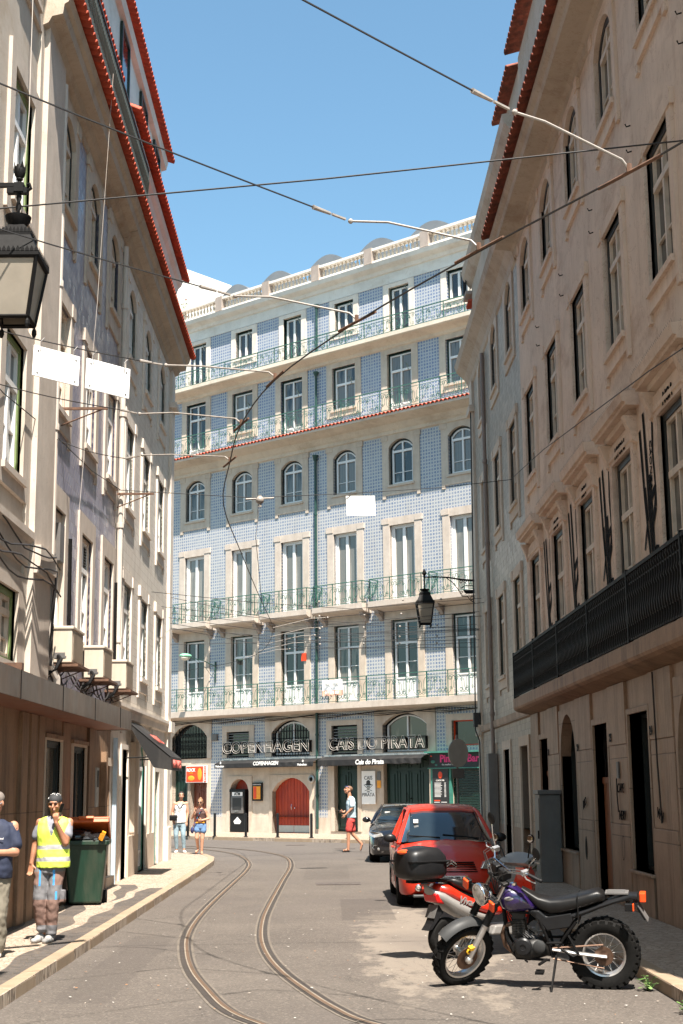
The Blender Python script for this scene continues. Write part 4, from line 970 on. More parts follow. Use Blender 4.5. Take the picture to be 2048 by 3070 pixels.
# tiled house at the far right
R2 = T('grey_tiled_house', 'grey cream glazed tile house with arched top windows at the far right', 'building', (RX, 0, 0), RR)
F = Fac(R2)
for y in (32.95, 36.15, 39.3):
    F.win(-y, 12.14, 1.2, 1.8, .34, sur=(.28, .24, .3), smat=STONE, fmat=DARKW, ft=.07, sm=CREAMP, trans=(1.25,), bars=(.5,), pmat=GLASS_C)
    F.win(-y, 8.42, 1.2, 2.0, sur=(.28, .26, .3), smat=STONE, fmat=DARKW, ft=.07, sm=CREAMP, trans=(1.36,), bars=(.62,), pmat=GLASS_D if y < 34 else GLASS_C, ears=True)
    F.win(-y, 4.62, 1.2, 2.08, sur=(.28, .26, .3), smat=STONE, fmat=GREEN, ft=.07, sm=CREAMP, trans=(1.4,), bars=(.7,), pmat=GLASS_C, ears=True)
for y, w in ((32.65, 1.3), (35.9, 1.2), (38.9, 1.0)):
    F.win(-y, .14, w, 2.66, sur=(.24, .22, 0), smat=STONE, fmat=BLACK if y < 34 else GREY, ft=.05, leaf=y > 34, sm=GREYL if y > 35 and y < 37 else GREEN, trans=(1.9,), panel=1.0, pmat=GLASS_D, dep=.25, name='door_opening')
F.zone(-41.5, -31.4, 3.45, 13.95, TILE_R2); F.zone(-41.5, -31.4, .95, 3.45, TILE_R2); F.zone(-41.5, -31.4, 0, .95, STONE_R, -.012)
F.core(-42.15, -31.4, 0, 14.0, PL_C, .34, 12)
MB().box(-42.2, -41.5, -.07, .4, .12, 14.0).box(-42.25, -41.45, -.14, .35, 3.35, 3.65).box(-42.25, -41.45, -.12, .35, .12, 1.0).box(-42.28, -41.42, -.16, .35, 13.0, 13.2).build('corner_pilaster', STONE, R2)
F.prof(-41.5, -31.4, [(0, 3.4), (-.07, 3.43), (-.09, 3.6), (0, 3.64)], STONE_R, 'string_course')
F.prof(-42.5, -31.4, [(0, 13.9), (-.05, 13.95), (-.08, 14.1), (-.2, 14.3), (-.42, 14.5), (-.48, 14.68), (0, 14.75)], PL_C)
MB().box(-42.2, -31.4, .1, 8, 14.7, 17.5).build('attic_wall', PL_C, R2)
F.prof(-42.4, -31.6, [(.1, 17.2), (0, 17.3), (-.15, 17.5), (-.2, 17.7), (.4, 17.85)], PL_C)
pipe(R2, -38.2, .3, 13.8, PIPEG, -.1, .055, False)
MB().box(-38.45, -37.95, -.26, -.02, .12, 2.75).build('pipe_cover', GREY, R2)
b = MB(); b.tube([(-41.6, -.08, .5), (-41.6, -.1, 3.2), (-41.65, -.2, 3.5), (-41.6, -.1, 13.0)], .02, 4); b.box(-41.85, -41.5, -.25, -.05, 3.6, 4.0); b.build('cable_bundle', WIRE, R2)
# corner balcony up high
b = T('x', '', '') if False else None
bl = MB().box(-42.9, -42.1, -.1, 1.4, 16.95, 17.05).build('balcony', STONE_G, R2)
tile_mesh(-42.9, -42.1, -.02, 16.75, .3, .2).build('eave_tiles', ROOFR, bl)
b = MB()
for i in range(8): b.tube([(-42.88, -.08 + i*.2, 17.05), (-42.88, -.08 + i*.2, 18.0)], .014, 4)
for i in range(5): b.tube([(-42.88 + i*.18, -.08, 17.05), (-42.88 + i*.18, -.08, 18.0)], .014, 4); b.tube([(-42.8 + i*.18 + .06*cos(q*.8), -.08, 17.3 + .06*sin(q*.8)) for q in range(9)], .01, 3)
b.box(-42.9, -42.1, -.1, -.06, 17.98, 18.02).box(-42.9, -42.86, -.1, 1.4, 17.98, 18.02); b.build('railing', BLACK, bl)
# dry weeds in the gutters
b = MB()
for cx, cz, cy in ((-27.5, 14.9, -.45), (-21.8, 14.9, -.5)):
    for i in range(220):
        p = Vector((cx + random.gauss(0, .35), cy + random.gauss(0, .08), cz + abs(random.gauss(0, .22)))); s_ = random.uniform(.015, .04)
        d = Vector((random.uniform(-1, 1), random.uniform(-1, 1), random.uniform(-.3, 1))).normalized()*s_; e = d.orthogonal()*.5
        b.add([p - d*2, p + e, p + d*2, p - e], [(0, 1, 2, 3)])
b.build('dry_weeds', M('dry_weed', (.34, .19, .09), .9), R1)
# ---------------------------------------------------------------- ground
def asphalt():
    t = NT('worn_asphalt'); o = t.sep(); n = t.noise(.45, detail=8, rough=.7); sp = t.vor(55, out='Color'); s2 = t.noise(140, detail=2)
    c = t.mix(t.rng(n, .3, .7), (.092, .077, .066), (.138, .116, .098))
    x = t.node('ShaderNodeSeparateColor'); t.put(x.inputs[0], sp)
    c = t.mix(t.rng(x.outputs[0], .0, 1, 0, .55), c, (.05, .043, .038)); c = t.mix(t.math('MULTIPLY', t.rng(x.outputs[1], .9, .95), .45), c, (.22, .19, .16))
    # sandy worn patch near the motorcycles
    d = t.node('ShaderNodeVectorMath', operation='DISTANCE'); mp = t.map((1/1.0, 1/6.2, 1), loc=(-1.15, -18.6/6.2, 0)); t.put(d.inputs[0], mp); d.inputs[1].default_value = (0, 0, 0)
    pn = t.noise(1.4, t.map((1.6, .8, 1)), detail=7, rough=.7); f = t.rng(t.math('ADD', d.outputs['Value'], t.math('MULTIPLY', t.math('SUBTRACT', pn, .5), 2.2)), .62, .85, 1, 0)
    c = t.mix(t.math('MULTIPLY', f, .75), c, (.215, .18, .145))
    d2 = t.noise(.28, t.map((1, .55, 1)), detail=6); c = t.mix(t.rng(d2, .5, .62, 0, .45), c, (.095, .08, .072))
    ck = t.noise(.9, t.map((1, .5, 1)), detail=6, dist=1.2); c = t.mix(t.rng(t.math('ABSOLUTE', t.math('SUBTRACT', ck, .5)), 0, .0035, .75, 0), c, (.04, .035, .03))
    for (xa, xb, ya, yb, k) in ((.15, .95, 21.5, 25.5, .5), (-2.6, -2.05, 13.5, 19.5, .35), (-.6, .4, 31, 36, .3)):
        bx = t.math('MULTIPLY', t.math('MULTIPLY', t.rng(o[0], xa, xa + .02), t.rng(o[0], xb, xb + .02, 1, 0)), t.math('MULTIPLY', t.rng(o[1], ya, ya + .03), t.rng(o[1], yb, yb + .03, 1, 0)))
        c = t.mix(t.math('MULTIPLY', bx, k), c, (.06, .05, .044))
    # far cobbled/dark crossing
    c = t.mix(t.rng(o[1], 40, 46, 0, .35), c, (.10, .085, .075))
    t.bump(t.math('ADD', s2, t.math('MULTIPLY', sp, .6)), .5, .008)
    return t.fin(c, .85, spec=.35)
def calcada(name, pattern):
    t = NT(name); o = t.sep(); dist = t.vor(13, t.map((1, 1, .2)), 'DISTANCE_TO_EDGE'); cc = t.vor(13, t.map((1, 1, .2)), out='Color')
    x = t.node('ShaderNodeSeparateColor'); t.put(x.inputs[0], cc)
    light = t.mix(x.outputs[0], (.31, .24, .18), (.43, .345, .27)); dark = t.mix(x.outputs[0], (.055, .048, .044), (.095, .082, .074))
    if pattern:
        w = t.math('MULTIPLY', t.math('SINE', t.math('MULTIPLY', o[1], 2.6)), .05)
        d = t.math('ADD', t.math('SUBTRACT', -2.98, o[0]), w)       # distance from kerb
        b1 = t.math('MULTIPLY', t.rng(d, .02, .04), t.rng(d, .40, .42, 1, 0)); b1 = t.math('MULTIPLY', b1, t.rng(o[1], 27.0, 27.1, 1, 0))
        s = t.math('FRACT', t.math('DIVIDE', t.math('SUBTRACT', o[1], t.math('MULTIPLY', d, 9.0)), 6.2))
        b2 = t.math('MULTIPLY', t.math('MULTIPLY', t.rng(s, 0, .01), t.rng(s, .45, .46, 1, 0)), t.math('MULTIPLY', t.rng(d, .56, .57), t.rng(o[1], 28, 28.1, 1, 0)))
        f = t.math('MAXIMUM', b1, b2); c = t.mix(f, light, dark)
    else: c = light
    g = t.rng(dist, .02, .07, 1, 0); c = t.mix(t.math('MULTIPLY', g, .8), c, (.13, .1, .075))
    n = t.noise(.8, detail=7, rough=.7); c = t.mix(t.rng(n, .45, .75, 0, .45), c, (.24, .18, .13))
    t.bump(t.math('ADD', t.rng(dist, 0, .12), t.math('MULTIPLY', x.outputs[1], .6)), .6, .012)
    return t.fin(c, .7, spec=.4)
ASPH = asphalt(); CAL_L = calcada('patterned_cobble_pavement', True); CAL = calcada('cobble_pavement', False)
KERB = stone('kerb_stone', (.30, .225, .155), .25, (.24, .15, .09), .6)
o = MB().quad((-400, -400, 0), (400, -400, 0), (400, 400, 0), (-400, 400, 0)).build('road', ASPH); struct(o)
def slab(name, poly, z0, z1, mat):
    b = MB(); b.prism(poly, z0, z1, 'z'); return struct(b.build(name, mat))
KL = [(-2.93, -12), (-2.93, 34), (-2.96, 37), (-3.1, 39), (-3.45, 40.7), (-4.1, 41.9), (-5.1, 42.7), (-7, 43.3), (-16, 45)]
slab('pavement_left', KL + [(-16, -12)], -.3, .12, CAL_L)
KR = [(3.08, -12), (3.08, 41), (3.3, 42.6), (4.0, 43.6), (6, 44.2), (16, 44.4)]
slab('pavement_right', KR + [(16, -12)], -.3, .12, CAL)
def kerb(name, pts, w, side):
    b = MB(); 
    for i in range(len(pts) - 1):
        a, c = Vector((*pts[i], 0)), Vector((*pts[i+1], 0)); L = (c - a).length; d = (c - a).normalized(); n = Vector((-d.y, d.x, 0))*side; k = max(1, int(L/1.05))
        for j in range(k):
            p = a + d*(L*j/k + .009); q = a + d*(L*(j + 1)/k - .009); h = .125 + random.uniform(-.004, .004); e = random.uniform(-.006, .006)
            v = [p + n*e, q + n*(e + random.uniform(-.004, .004)), q + n*w, p + n*w]
            b.rings([[(u.x, u.y, -.1) for u in v], [(u.x, u.y, h) for u in v]])
    o = b.build(name, KERB, bevel=.018); return struct(o)
kerb('kerb_left', KL, .17, -1 if False else 1); kerb('kerb_right', KR, .17, -1)
# pavement in front of the blue building
BP = [BT(x, y, 0)[:2] for x, y in ((-16, -4.45), (16, -4.45), (16, 3), (-16, 3))]
slab('pavement_far', BP, -.3, .12, CAL); kerb('kerb_far', [BT(16, -4.45, 0)[:2], BT(-16, -4.45, 0)[:2]], .2, -1)
# tram rails
def cr(P, n=8):
    out = []; P = [Vector((*p, 0)) if len(p) == 2 else Vector(p) for p in P]
    for i in range(len(P) - 1):
        p0, p1, p2, p3 = P[max(i-1, 0)], P[i], P[i+1], P[min(i+2, len(P)-1)]
        for j in range(n):
            t = j/n; out.append(.5*((2*p1) + (p2 - p0)*t + (2*p0 - 5*p1 + 4*p2 - p3)*t*t + (3*p1 - p0 - 3*p2 + p3)*t**3))
    return out + [P[-1]]
RLp = [(4.2, 6.0), (2.6, 7.7), (1.1, 9.5), (.05, 11.05), (-.62, 12.29), (-.94, 13.1), (-1.23, 14.4), (-1.49, 15.76), (-1.71, 17.39), (-1.90, 19.4), (-2.0, 21.9), (-2.03, 25.2), (-2.01, 30), (-2.0, 34), (-2.1, 37.5), (-2.5, 41.3), (-3.1, 44.2), (-4.2, 47), (-5.6, 48.8), (-9, 51.5), (-16, 55)]
RRp = [(5.0, 6.6), (3.35, 8.35), (1.95, 10.0), (.95, 11.35), (.31, 12.28), (.03, 13.1), (-.23, 14.2), (-.49, 15.5), (-.71, 17.0), (-.88, 18.9), (-.98, 21.3), (-1.01, 24), (-1.0, 30), (-.99, 36.3), (-1.25, 40.9), (-1.9, 44), (-2.75, 46.3), (-3.9, 48.2), (-5.5, 50), (-9, 52.7), (-16, 56.2)]
def ribbon(pts, o0, o1, z, b):
    n = len(pts); V = []
    for i in range(n):
        d = pts[min(i+1, n-1)] - pts[max(i-1, 0)]; d.normalize(); m = Vector((d.y, -d.x, 0))
        V.append((pts[i] + m*o0, pts[i] + m*o1))
    for i in range(n - 1): b.quad(*[(q.x, q.y, z) for q in (V[i][0], V[i+1][0], V[i+1][1], V[i][1])])
RAILM = M('tram_rail_steel', (.075, .06, .05), .45, .25, 6, .5); RAILH = M('polished_rail_head', (.17, .13, .10), .5, .2, 8, .4); GROOVE = M('rail_groove', (.10, .06, .035), .8); SETT = M('rail_bed_mortar', (.12, .10, .08), .9, .3, 12, bump=.4); SAND = M('dusty_groove_edge', (.21, .17, .13), .9, .3, 9)
for nm, P, s in (('tram_rail', RLp, 1), ('tram_rail', RRp, -1)):
    pts = cr(P, 10)
    r = T(nm, '', ''); del r['label']; del r['category']; struct(r)
    for a, c, z, m_, n_ in ((-.10, .10, .004, SETT, 'bed'), (-.07, .07, .008, RAILM, 'rail_body'), (-.012*s, .004*s, .012, SAND, 'dust_line'), (.006*s, .034*s, .012, GROOVE, 'groove'), (.036*s, .046*s, .0125, RAILH, 'guard_lip')):
        b = MB(); ribbon(pts, a, c, z, b); b.build(n_, m_, r)
# manhole, utility covers and litter
def cover(name, lab, x, y, z, w, l, rz=0, rnd=False):
    b = MB()
    if rnd: b.lathe([(w, 0), (w, .006), (w*.93, .006), (w*.92, .003), (w*.1, .003)], n=28)
    else: b.box(-w, w, -l, l, 0, .005); b.box(-w*.9, w*.9, -l*.9, l*.9, .005, .008)
    o = b.build(name, M(name + '_iron', (.11, .09, .08), .6, .3, 9, .4), None, loc=(x, y, z), rot=(0, 0, rz)); return tag(o, lab, 'manhole cover')
cover('manhole_cover', 'round iron manhole cover in the road before the second awning', .45, 46.2, .003, .33, 0, 0, True)
cover('manhole_cover', 'round iron manhole cover in the road in front of the red arched door', -1.2, 49.5, .003, .33, 0, 0, True)
cover('access_cover', 'square iron access cover in the road ahead of the tram bend', .15, 29.5, .004, .45, .3)
b = MB()
for i in range(230):
    x = random.uniform(-2.7, 2.9); y = 11.5 + abs(random.gauss(0, 7)); s_ = random.uniform(.006, .022)*(1.5 if random.random() < .08 else 1)
    a = random.uniform(0, 6.28); b.mat(random.choice((0, 0, 1, 2)))
    p = [(x + s_*cos(a + k*pi/2)*random.uniform(.5, 1.2), y + s_*sin(a + k*pi/2)*random.uniform(.5, 1.2), .014 + random.uniform(0, .008)) for k in range(4)]
    b.add(p, [(0, 1, 2, 3)])
o = b.build('litter', [M('paper_scrap', (.45, .42, .38), .8), M('leaf_scrap', (.3, .14, .06), .8), M('grit', (.4, .34, .28), .8)]); tag(o, 'small scraps of paper and dry leaves scattered over the road', 'litter'); o['kind'] = 'stuff'
# weed at the right kerb
def weed(x, y, z, s, lab):
    t = T('weed', lab, 'plant', (x, y, z)); b = MB(); st = MB()
    for i in range(int(34*s) + 8):
        a = random.uniform(0, 6.28); r = random.uniform(.02, .13)*s; h = random.uniform(.03, .17)*s; p = Vector((r*cos(a), r*sin(a), h)); k = random.uniform(.02, .045)*s
        st.tube([(0, 0, 0), (p.x*.5, p.y*.5, h*.7), tuple(p)], .0025, 3)
        d = Vector((cos(a), sin(a), random.uniform(-.3, .4))).normalized()*k; e = Vector((-sin(a), cos(a), 0))*k*.6
        b.mat(random.choice((0, 0, 1))); b.add([p - d, p - d*.3 + e, p + d*.6 + e*.7, p + d, p + d*.6 - e*.7, p - d*.3 - e], [(0, 1, 2, 3, 4, 5)])
    st.build('stem', M('weed_stem', (.1, .14, .04)), t); b.build('leaves', [M('weed_leaf', (.08, .16, .04), .5, .3), M('weed_leaf_light', (.16, .26, .08), .5)], t)
weed(2.98, 13.95, 0, .85, 'small green weed growing at the kerb under the rear tyre of the purple motorcycle'); weed(2.98, 12.55, 0, .6, 'tiny green weed in the kerb joint nearest the bottom right corner'); weed(4.25, 31.2, .12, 2.2, 'leafy weed at the foot of the wall behind the red car mirror')

# ---------------------------------------------------------------- wires
def wire(name, lab, pts, r=.007, mat=None, cat='wire', group=None):
    o = MB().tube(pts, r, 5).build(name, mat or WIRE, None, smooth=True); return tag(o, lab, cat, group)
CW = [(6.8, 2.5, 6.0), (4.6, 5.8, 6.0), (2.72, 8.0, 6.0), (2.07, 9.06, 6.0), (1.19, 10.48, 5.99), (.27, 12.19, 6.0), (-.53, 13.99, 5.99), (-.99, 15.84, 6.0), (-1.25, 17.72, 5.99), (-1.52, 20.3, 5.95), (-1.5, 24, 5.88), (-1.45, 30, 5.85), (-1.4, 35, 5.85), (-1.55, 38, 5.85), (-1.95, 41.5, 5.85), (-2.7, 44.5, 5.85), (-4.2, 47.4, 5.85), (-6.2, 49.5, 5.85), (-14, 54.5, 5.9)]
wire('contact_wire', 'dark overhead tram contact wire following the curve of the track', [tuple(p) for p in cr(CW, 4)], .008, cat='tram wire')
def span(i, c, k, j, ins, wall, lab, z=6.4):
    t = T('span_wire', lab, 'span wire', wall, 0, 'pull-off spans holding the tram wire')
    w = Vector(wall); rel = lambda p: tuple(Vector(p) - w)
    C0 = (c[0], c[1], 6.02); K = (k[0], k[1], z - .04); J = (j[0], j[1], z); I = (ins[0], ins[1], z + .0)
    MB().tube([rel(C0), rel((c[0]*.92 + k[0]*.08, c[1]*.92 + k[1]*.08, 6.09)), rel(K), rel(J)], .0095, 6).build('puller_rod', ROD, t, smooth=True)
    d = (Vector((j[0], j[1], 0)) - Vector((c[0], c[1], 0)))
    dd = Vector((c[0], c[1], 6.0)); e = Vector((.16, -.27, 0)) if c[1] < 13 else Vector((.1, -.29, 0))
    MB().tube([rel(dd - e), rel(dd + e)], .014, 5).tube([rel(dd), rel(dd + Vector((0, 0, .06)))], .02, 6).build('clamp', RUST, t)
    Jv, Iv = Vector(J), Vector(I); b = MB(); b.ball(rel(J), .022, 8, 6); b.tube([rel(Jv.lerp(Iv, .15)), rel(Jv.lerp(Iv, .5))], .012, 5); b.tube([rel(Jv.lerp(Iv, .55)), rel(Jv.lerp(Iv, 1.0))], [.013, .019], 7); b.build('insulator', ROD, t, smooth=True)
    pts = [I]; W = Vector(wall)
    for q in range(1, 9): p = Iv.lerp(W, q/8); pts.append((p.x, p.y, p.z - .05*sin(pi*q/8)))
    MB().tube([rel(p) for p in pts], .0065, 5).build('wire', WIRE, t, smooth=True)
    return t
span(1, (2.07, 9.06), (1.50, 9.03), (1.29, 8.97), (.97, 8.66), (-4.26, 3.3, 6.5), 'span wire crossing the sky at top right toward the rose house')
span(2, (1.19, 10.48), (.50, 10.78), (.20, 10.85), (-.1, 10.56), (-4.26, 6.35, 6.5), 'span wire whose pale rod ends beside the top right of the balustrade')
span(3, (.27, 12.19), (-.52, 12.53), (-.85, 12.62), (-1.15, 12.35), (-4.26, 9.5, 6.5), 'span wire passing the big lantern whose rod ends over the fifth row windows')
span(4, (-.53, 13.99), (-1.36, 14.71), (-1.74, 14.80), (-2.0, 14.63), (-4.26, 12.6, 6.45), 'span wire carrying the two blank white boards')
span(5, (-.99, 15.84), (-1.85, 16.63), (-2.29, 16.82), (-2.5, 16.62), (-4.26, 14.9, 6.45), 'span wire just below the two blank white boards')
span(6, (-1.25, 17.72), (-2.12, 18.9), (-2.55, 19.09), (-2.8, 19.3), (-4.2, 21.2, 7.2), 'span wire fixed beside the near white downpipe', z=6.42)
b = wire('cross_wire', 'dark wire running from wall to wall across the whole sky', [(-4.26, 14, 7.79), (0, 14, 8.18), (4.43, 14, 8.66)], .0095)
b = wire('cross_wire', 'thin wire between both sides carrying the blank white board at mid height', [(-4.2, 27.94, 7.8), (-1.6, 29.6, 7.96), (.7, 31.05, 8.35), (2.6, 32.3, 8.72), (4.43, 33.44, 9.15)], .008)
b = wire('wall_wire', 'thin wire running along the left houses from the picture edge to the far downpipe', [(-4.0, 13.5, 6.6), (-4.2, 17.9, 6.97), (-4.15, 21.2, 7.22), (-4.18, 24.6, 7.45), (-4.16, 27.9, 7.8)], .008)
b = wire('wall_wire', 'thin wire running along the rose house above its window pediments', [(4.40, 33.44, 9.15), (4.05, 26, 8.1), (4.0, 17, 6.95), (4.2, 10, 6.1)], .008)
b = wire('hanging_cord', 'pale cord hanging down the near left house beside the lantern', [(-4.1, 18.3, 14), (-4.05, 18.1, 11), (-4.15, 18.0, 8.5)], .005, PIPEW)
b = wire('hanging_cord', 'thin pale cord hanging before the violet tiled wall', [(-3.7, 23, 14.2), (-3.9, 23.1, 10), (-4.1, 22.9, 6)], .0035, PIPEW)
MB().box(-.02, .75, -.02, .02, -.02, .02).tube([(.7, 0, 0), (0, 0, -.28)], .012, 4).build('x', RUST)
o = bpy.data.objects['x']; o.name = 'wire_bracket'; o.location = (-4.24, 21.9, 7.85); tag(o, 'rusty bracket sticking out of the violet tiles under the white boards', 'bracket')
o2 = o.copy(); COL.objects.link(o2); o2.location = (-4.24, 27.95, 7.72); o2['label'] = 'rusty wire bracket beside the far white downpipe'
# suspended joint where the wires meet
o = MB().ball((0, 0, 0), .09, 10, 8).tube([(-.3, 0, .02), (.3, 0, .04)], .02, 5).tube([(0, 0, .1), (0, 0, -.15)], .04, 6).build('wire_joint', ROD, None, loc=(-1.45, 29.7, 7.93), smooth=True); tag(o, 'small insulated joint hanging on the thin cross wire left of centre', 'insulator')
wire('link_wire', 'thin wire dropping from the suspended joint to the tram wire', [(-1.45, 29.7, 7.9), (-1.5, 29, 7.0), (-1.45, 30.5, 5.9)], .007)
# far tangle of spans over the bend
farw = []
for i, (cy, cx, ly, lz, ry, rz_) in enumerate(((36.0, -1.43, 33.5, 6.5, 40.5, 7.2), (38.2, -1.58, 35.5, 6.4, 41.2, 6.9), (40.2, -1.8, 37.0, 6.3, 41.8, 6.6), (42.2, -2.1, 37.4, 6.2, 42.0, 6.3), (44.2, -2.62, 37.6, 6.1, 42.1, 6.1))):
    t = T('span_wire', ['highest', 'second highest', 'third highest', 'fourth highest', 'lowest'][i] + ' fine span wire before the blue building over the bend', 'span wire', (cx, cy, 5.9), 0, 'fine spans over the bend')
    rel = lambda x, y, z: (x - cx, y - cy, z - 5.9)
    MB().tube([rel(cx, cy, 5.9), rel(cx + 1.0, cy - .1, 6.12), rel(cx + 1.35, cy - .15, 6.13)], .008, 5).build('puller_rod', ROD, t, smooth=True)
    zz = (lz + rz_)/2 - .33
    MB().tube([rel(-4.2, ly, lz), rel(-1.8, (ly*2 + ry)/3, zz), rel(.6, (ly + ry)/2, zz - .03), rel(4.38, ry, rz_)], .007, 4).tube([rel(cx + 1.35, cy - .15, 6.13), rel(4.38, ry - .6, rz_ - .2)], .0075, 4).build('wire', WIRE, t)
    b = MB()
    for q in (.25, .45, .62, .8): p = Vector(rel(-1.8, (ly*2 + ry)/3, zz)).lerp(Vector(rel(4.38, ry, rz_)), q) ; b.ball(tuple(p), .032, 6, 5)
    b.ball(rel(cx + 1.4, cy - .15, 6.13), .028, 6, 5); b.build('insulator', ROD, t, smooth=True)
for i in range(4):
    wire('cross_wire', ['upper', 'second', 'third', 'lower'][i] + ' long fine wire sagging in front of the first floor doors', [(-4.2, 37.5, 6.9 - i*.42), (-1, 39, 6.35 - i*.2 + .1*(i % 2)), (4.38, 42 - i*.3, 6.5 - i*.05 + (.5 if i == 1 else 0))], .007)
# blank white boards
def board(name, w, h, p, rz, tilt, lab, grp):
    t = T(name, lab, 'sign board', p, rz, grp)
    t.rotation_euler = (0, tilt, rz)
    MB().box(-w/2, w/2, -.008, .008, -h, 0).build('panel', SIGNW, t, bevel=.006)
    b = MB()
    for sx in (-1, 1): b.tube([(sx*w*.36, -.012, -.05), (sx*w*.36, 0, .05), (sx*w*.36 + .04, 0, .1)], .006, 4)
    for sx in (-1, 1):
        for z in (-.05, -h + .04): b.ball((sx*(w/2 - .05), -.01, z), .010, 6, 4)
    b.build('hook', GREY, t); return t
aw = atan2(2.03, 2.26)
board('sign_board', .54, .32, (-2.75, 13.95, 6.30), aw, radians(2), 'left one of the two blank white boards hanging on the span wire', 'blank white boards on wires')
board('sign_board', .54, .33, (-2.29, 14.37, 6.29), aw, radians(2), 'right one of the two blank white boards hanging on the span wire', 'blank white boards on wires')
board('sign_board', .66, .45, (.72, 31.0, 8.27), atan2(2.4, 3.6)*.3, radians(-2), 'single blank white board hanging before the blue tiles at mid height', 'blank white boards on wires')

# ---------------------------------------------------------------- lanterns
LGL = M('old_lantern_glass', (.24, .21, .17), .12, .15, 3, dirt=(.3, .24, .17), damt=.3)
def sq(h, z): return [(-h, -h, z), (h, -h, z), (h, h, z), (-h, h, z)]
def lantern(t, s, z0):   # s half width of rim, z0 rim height
    b = MB(); g = MB(); H = .5 * s/.22; bot = s*.62
    for a in range(4):
        c, d = sq(s*.94, z0)[a], sq(bot, z0 - H)[a]; b.tube([c, d], .018*s/.22, 4)
        c2, d2 = sq(s*.94, z0)[(a+1) % 4], sq(bot, z0 - H)[(a+1) % 4]; b.tube([c, c2], .02*s/.22, 4); b.tube([d, d2], .018*s/.22, 4)
        g.quad(*[tuple(.985*q for q in p[:2]) + (p[2],) for p in (c, c2, d2, d)])
        b.lathe([(.012, -.1), (.022, -.07), (.02, -.04), (.008, -.02), (.018, 0)], (d[0], d[1], d[2] - .0), 6)
    b.build('frame', BLACK, t); g.build('glass', LGL, t)
    r = MB(); r.rings([sq(s*1.04, z0), sq(s*1.04, z0 + .035), sq(s*.98, z0 + .04), sq(s*.62, z0 + .21*s/.22), sq(s*.62, z0 + .24*s/.22), sq(s*.3, z0 + .33*s/.22)])
    for hh, zz, n in ((s*1.04, z0 + .03, 12), (s*.63, z0 + .235*s/.22, 9)):
        for a in range(4):
            p, q = Vector(sq(hh, zz)[a]), Vector(sq(hh, zz)[(a+1) % 4])
            for i in range(n):
                u, v = p.lerp(q, (i + .08)/n), p.lerp(q, (i + .92)/n); m = (u + v)/2 + Vector((0, 0, .05*s/.22)); u2 = u.lerp(v, .0)
                r.add([u, v, v + Vector((0, 0, .02)), m, u + Vector((0, 0, .02))], [(0, 1, 2, 3, 4)])
    r.build('hood', BLACK, t)
t = T('wall_lantern', 'large black four-sided lantern on an iron arm at the left picture edge', 'lantern', (-2.6, 11.35, 0))
lantern(t, .22, 6.24)
b = MB(); b.lathe([(.02, 6.5), (.06, 6.56), (.1, 6.62), (.11, 6.66), (.03, 6.665)], n=18)
for k in range(2): b.tube([(.014*cos(a*.9 + k*pi), .014*sin(a*.9 + k*pi), 6.66 + .025*a) for a in range(10)], .012, 5)
b.lathe([(.014, 6.64), (.014, 7.0)], n=8); b.box(-.04, .04, -.04, .04, 6.88, 6.96); b.lathe([(.03, 6.96), (.015, 6.98), (.03, 7.0), (.02, 7.02)], n=10)
for k in range(4): a = k*pi/2 + .6; b.add([(.0, 0, 7.0), (.05*cos(a - .6), .05*sin(a - .6), 7.06), (.055*cos(a), .055*sin(a), 7.16), (.05*cos(a + .6), .05*sin(a + .6), 7.06), (.03*cos(a), .03*sin(a), 7.02)], [(0, 1, 2), (0, 2, 3), (0, 4, 1), (0, 3, 4), (1, 4, 3, 2)])
b.lathe([(.02, 7.0), (.045, 7.04), (.048, 7.09), (.03, 7.13)], n=10)
b.build('finial', BLACK, t, smooth=True)
b = MB(); b.box(-1.66, -.03, -.018, .018, 6.93, 6.965); b.box(-.1, .07, -.03, .03, 6.87, 6.92); b.tube([(.06, 0, 6.89), (.1, 0, 6.92), (.085, 0, 6.96), (.06, 0, 6.95)], .014, 6); b.tube([(-1.64, 0, 6.3), (-1.2, 0, 6.7), (-.7, 0, 6.92)], .014, 6); b.box(-1.66, -1.62, -.04, .04, 6.2, 7.2)
b.build('arm', BLACK, t)
t = T('wall_lantern', 'black lantern on a long scrolled bracket with a little iron ship at the right corner', 'lantern', (2.87, 42.2, 0))
lantern(t, .265, 7.27)
b = MB(); b.lathe([(.03, 7.62), (.14, 7.68), (.15, 7.71), (.04, 7.72)], n=12); b.lathe([(.022, 7.7), (.022, 8.1)], n=8); b.lathe([(.03, 8.06), (.03, 8.12), (.07, 8.18), (.05, 8.25), (.005, 8.33)], n=10); b.build('finial', BLACK, t)
b = MB(); b.tube([(0, 0, 8.07), (.35, 0, 8.08), (.7, 0, 8.06), (1.1, 0, 7.99), (1.6, 0, 7.95)], [.022, .022, .024, .03, .034], 6)
b.tube([(.65, 0, 8.05), (.85, 0, 7.9), (1.0, 0, 7.7), (1.12, 0, 7.49), (1.28, 0, 7.48), (1.35, 0, 7.38), (1.5, 0, 7.27), (1.6, 0, 7.2)], .013, 5)
b.box(1.6, 1.64, -.03, .03, 7.05, 8.12)
for cx, cz, r in ((1.42, 7.42, .07), (1.1, 7.92, .06), (1.22, 7.92, .05), (1.5, 7.66, .05), (1.1, 7.6, .05)): b.tube([(cx + r*(1 - q*.07)*cos(q*.7), 0, cz + r*(1 - q*.07)*sin(q*.7)) for q in range(11)], .011, 4)
b.prism([(1.15, 7.68), (1.55, 7.68), (1.5, 7.58), (1.42, 7.56), (1.24, 7.56), (1.19, 7.6)], -.008, .008); b.tube([(1.32, 0, 7.66), (1.32, 0, 7.95)], .008, 4); b.tube([(1.08, 0, 7.72), (1.2, 0, 7.8), (1.32, 0, 7.82), (1.45, 0, 7.8), (1.58, 0, 7.72)], .012, 4)
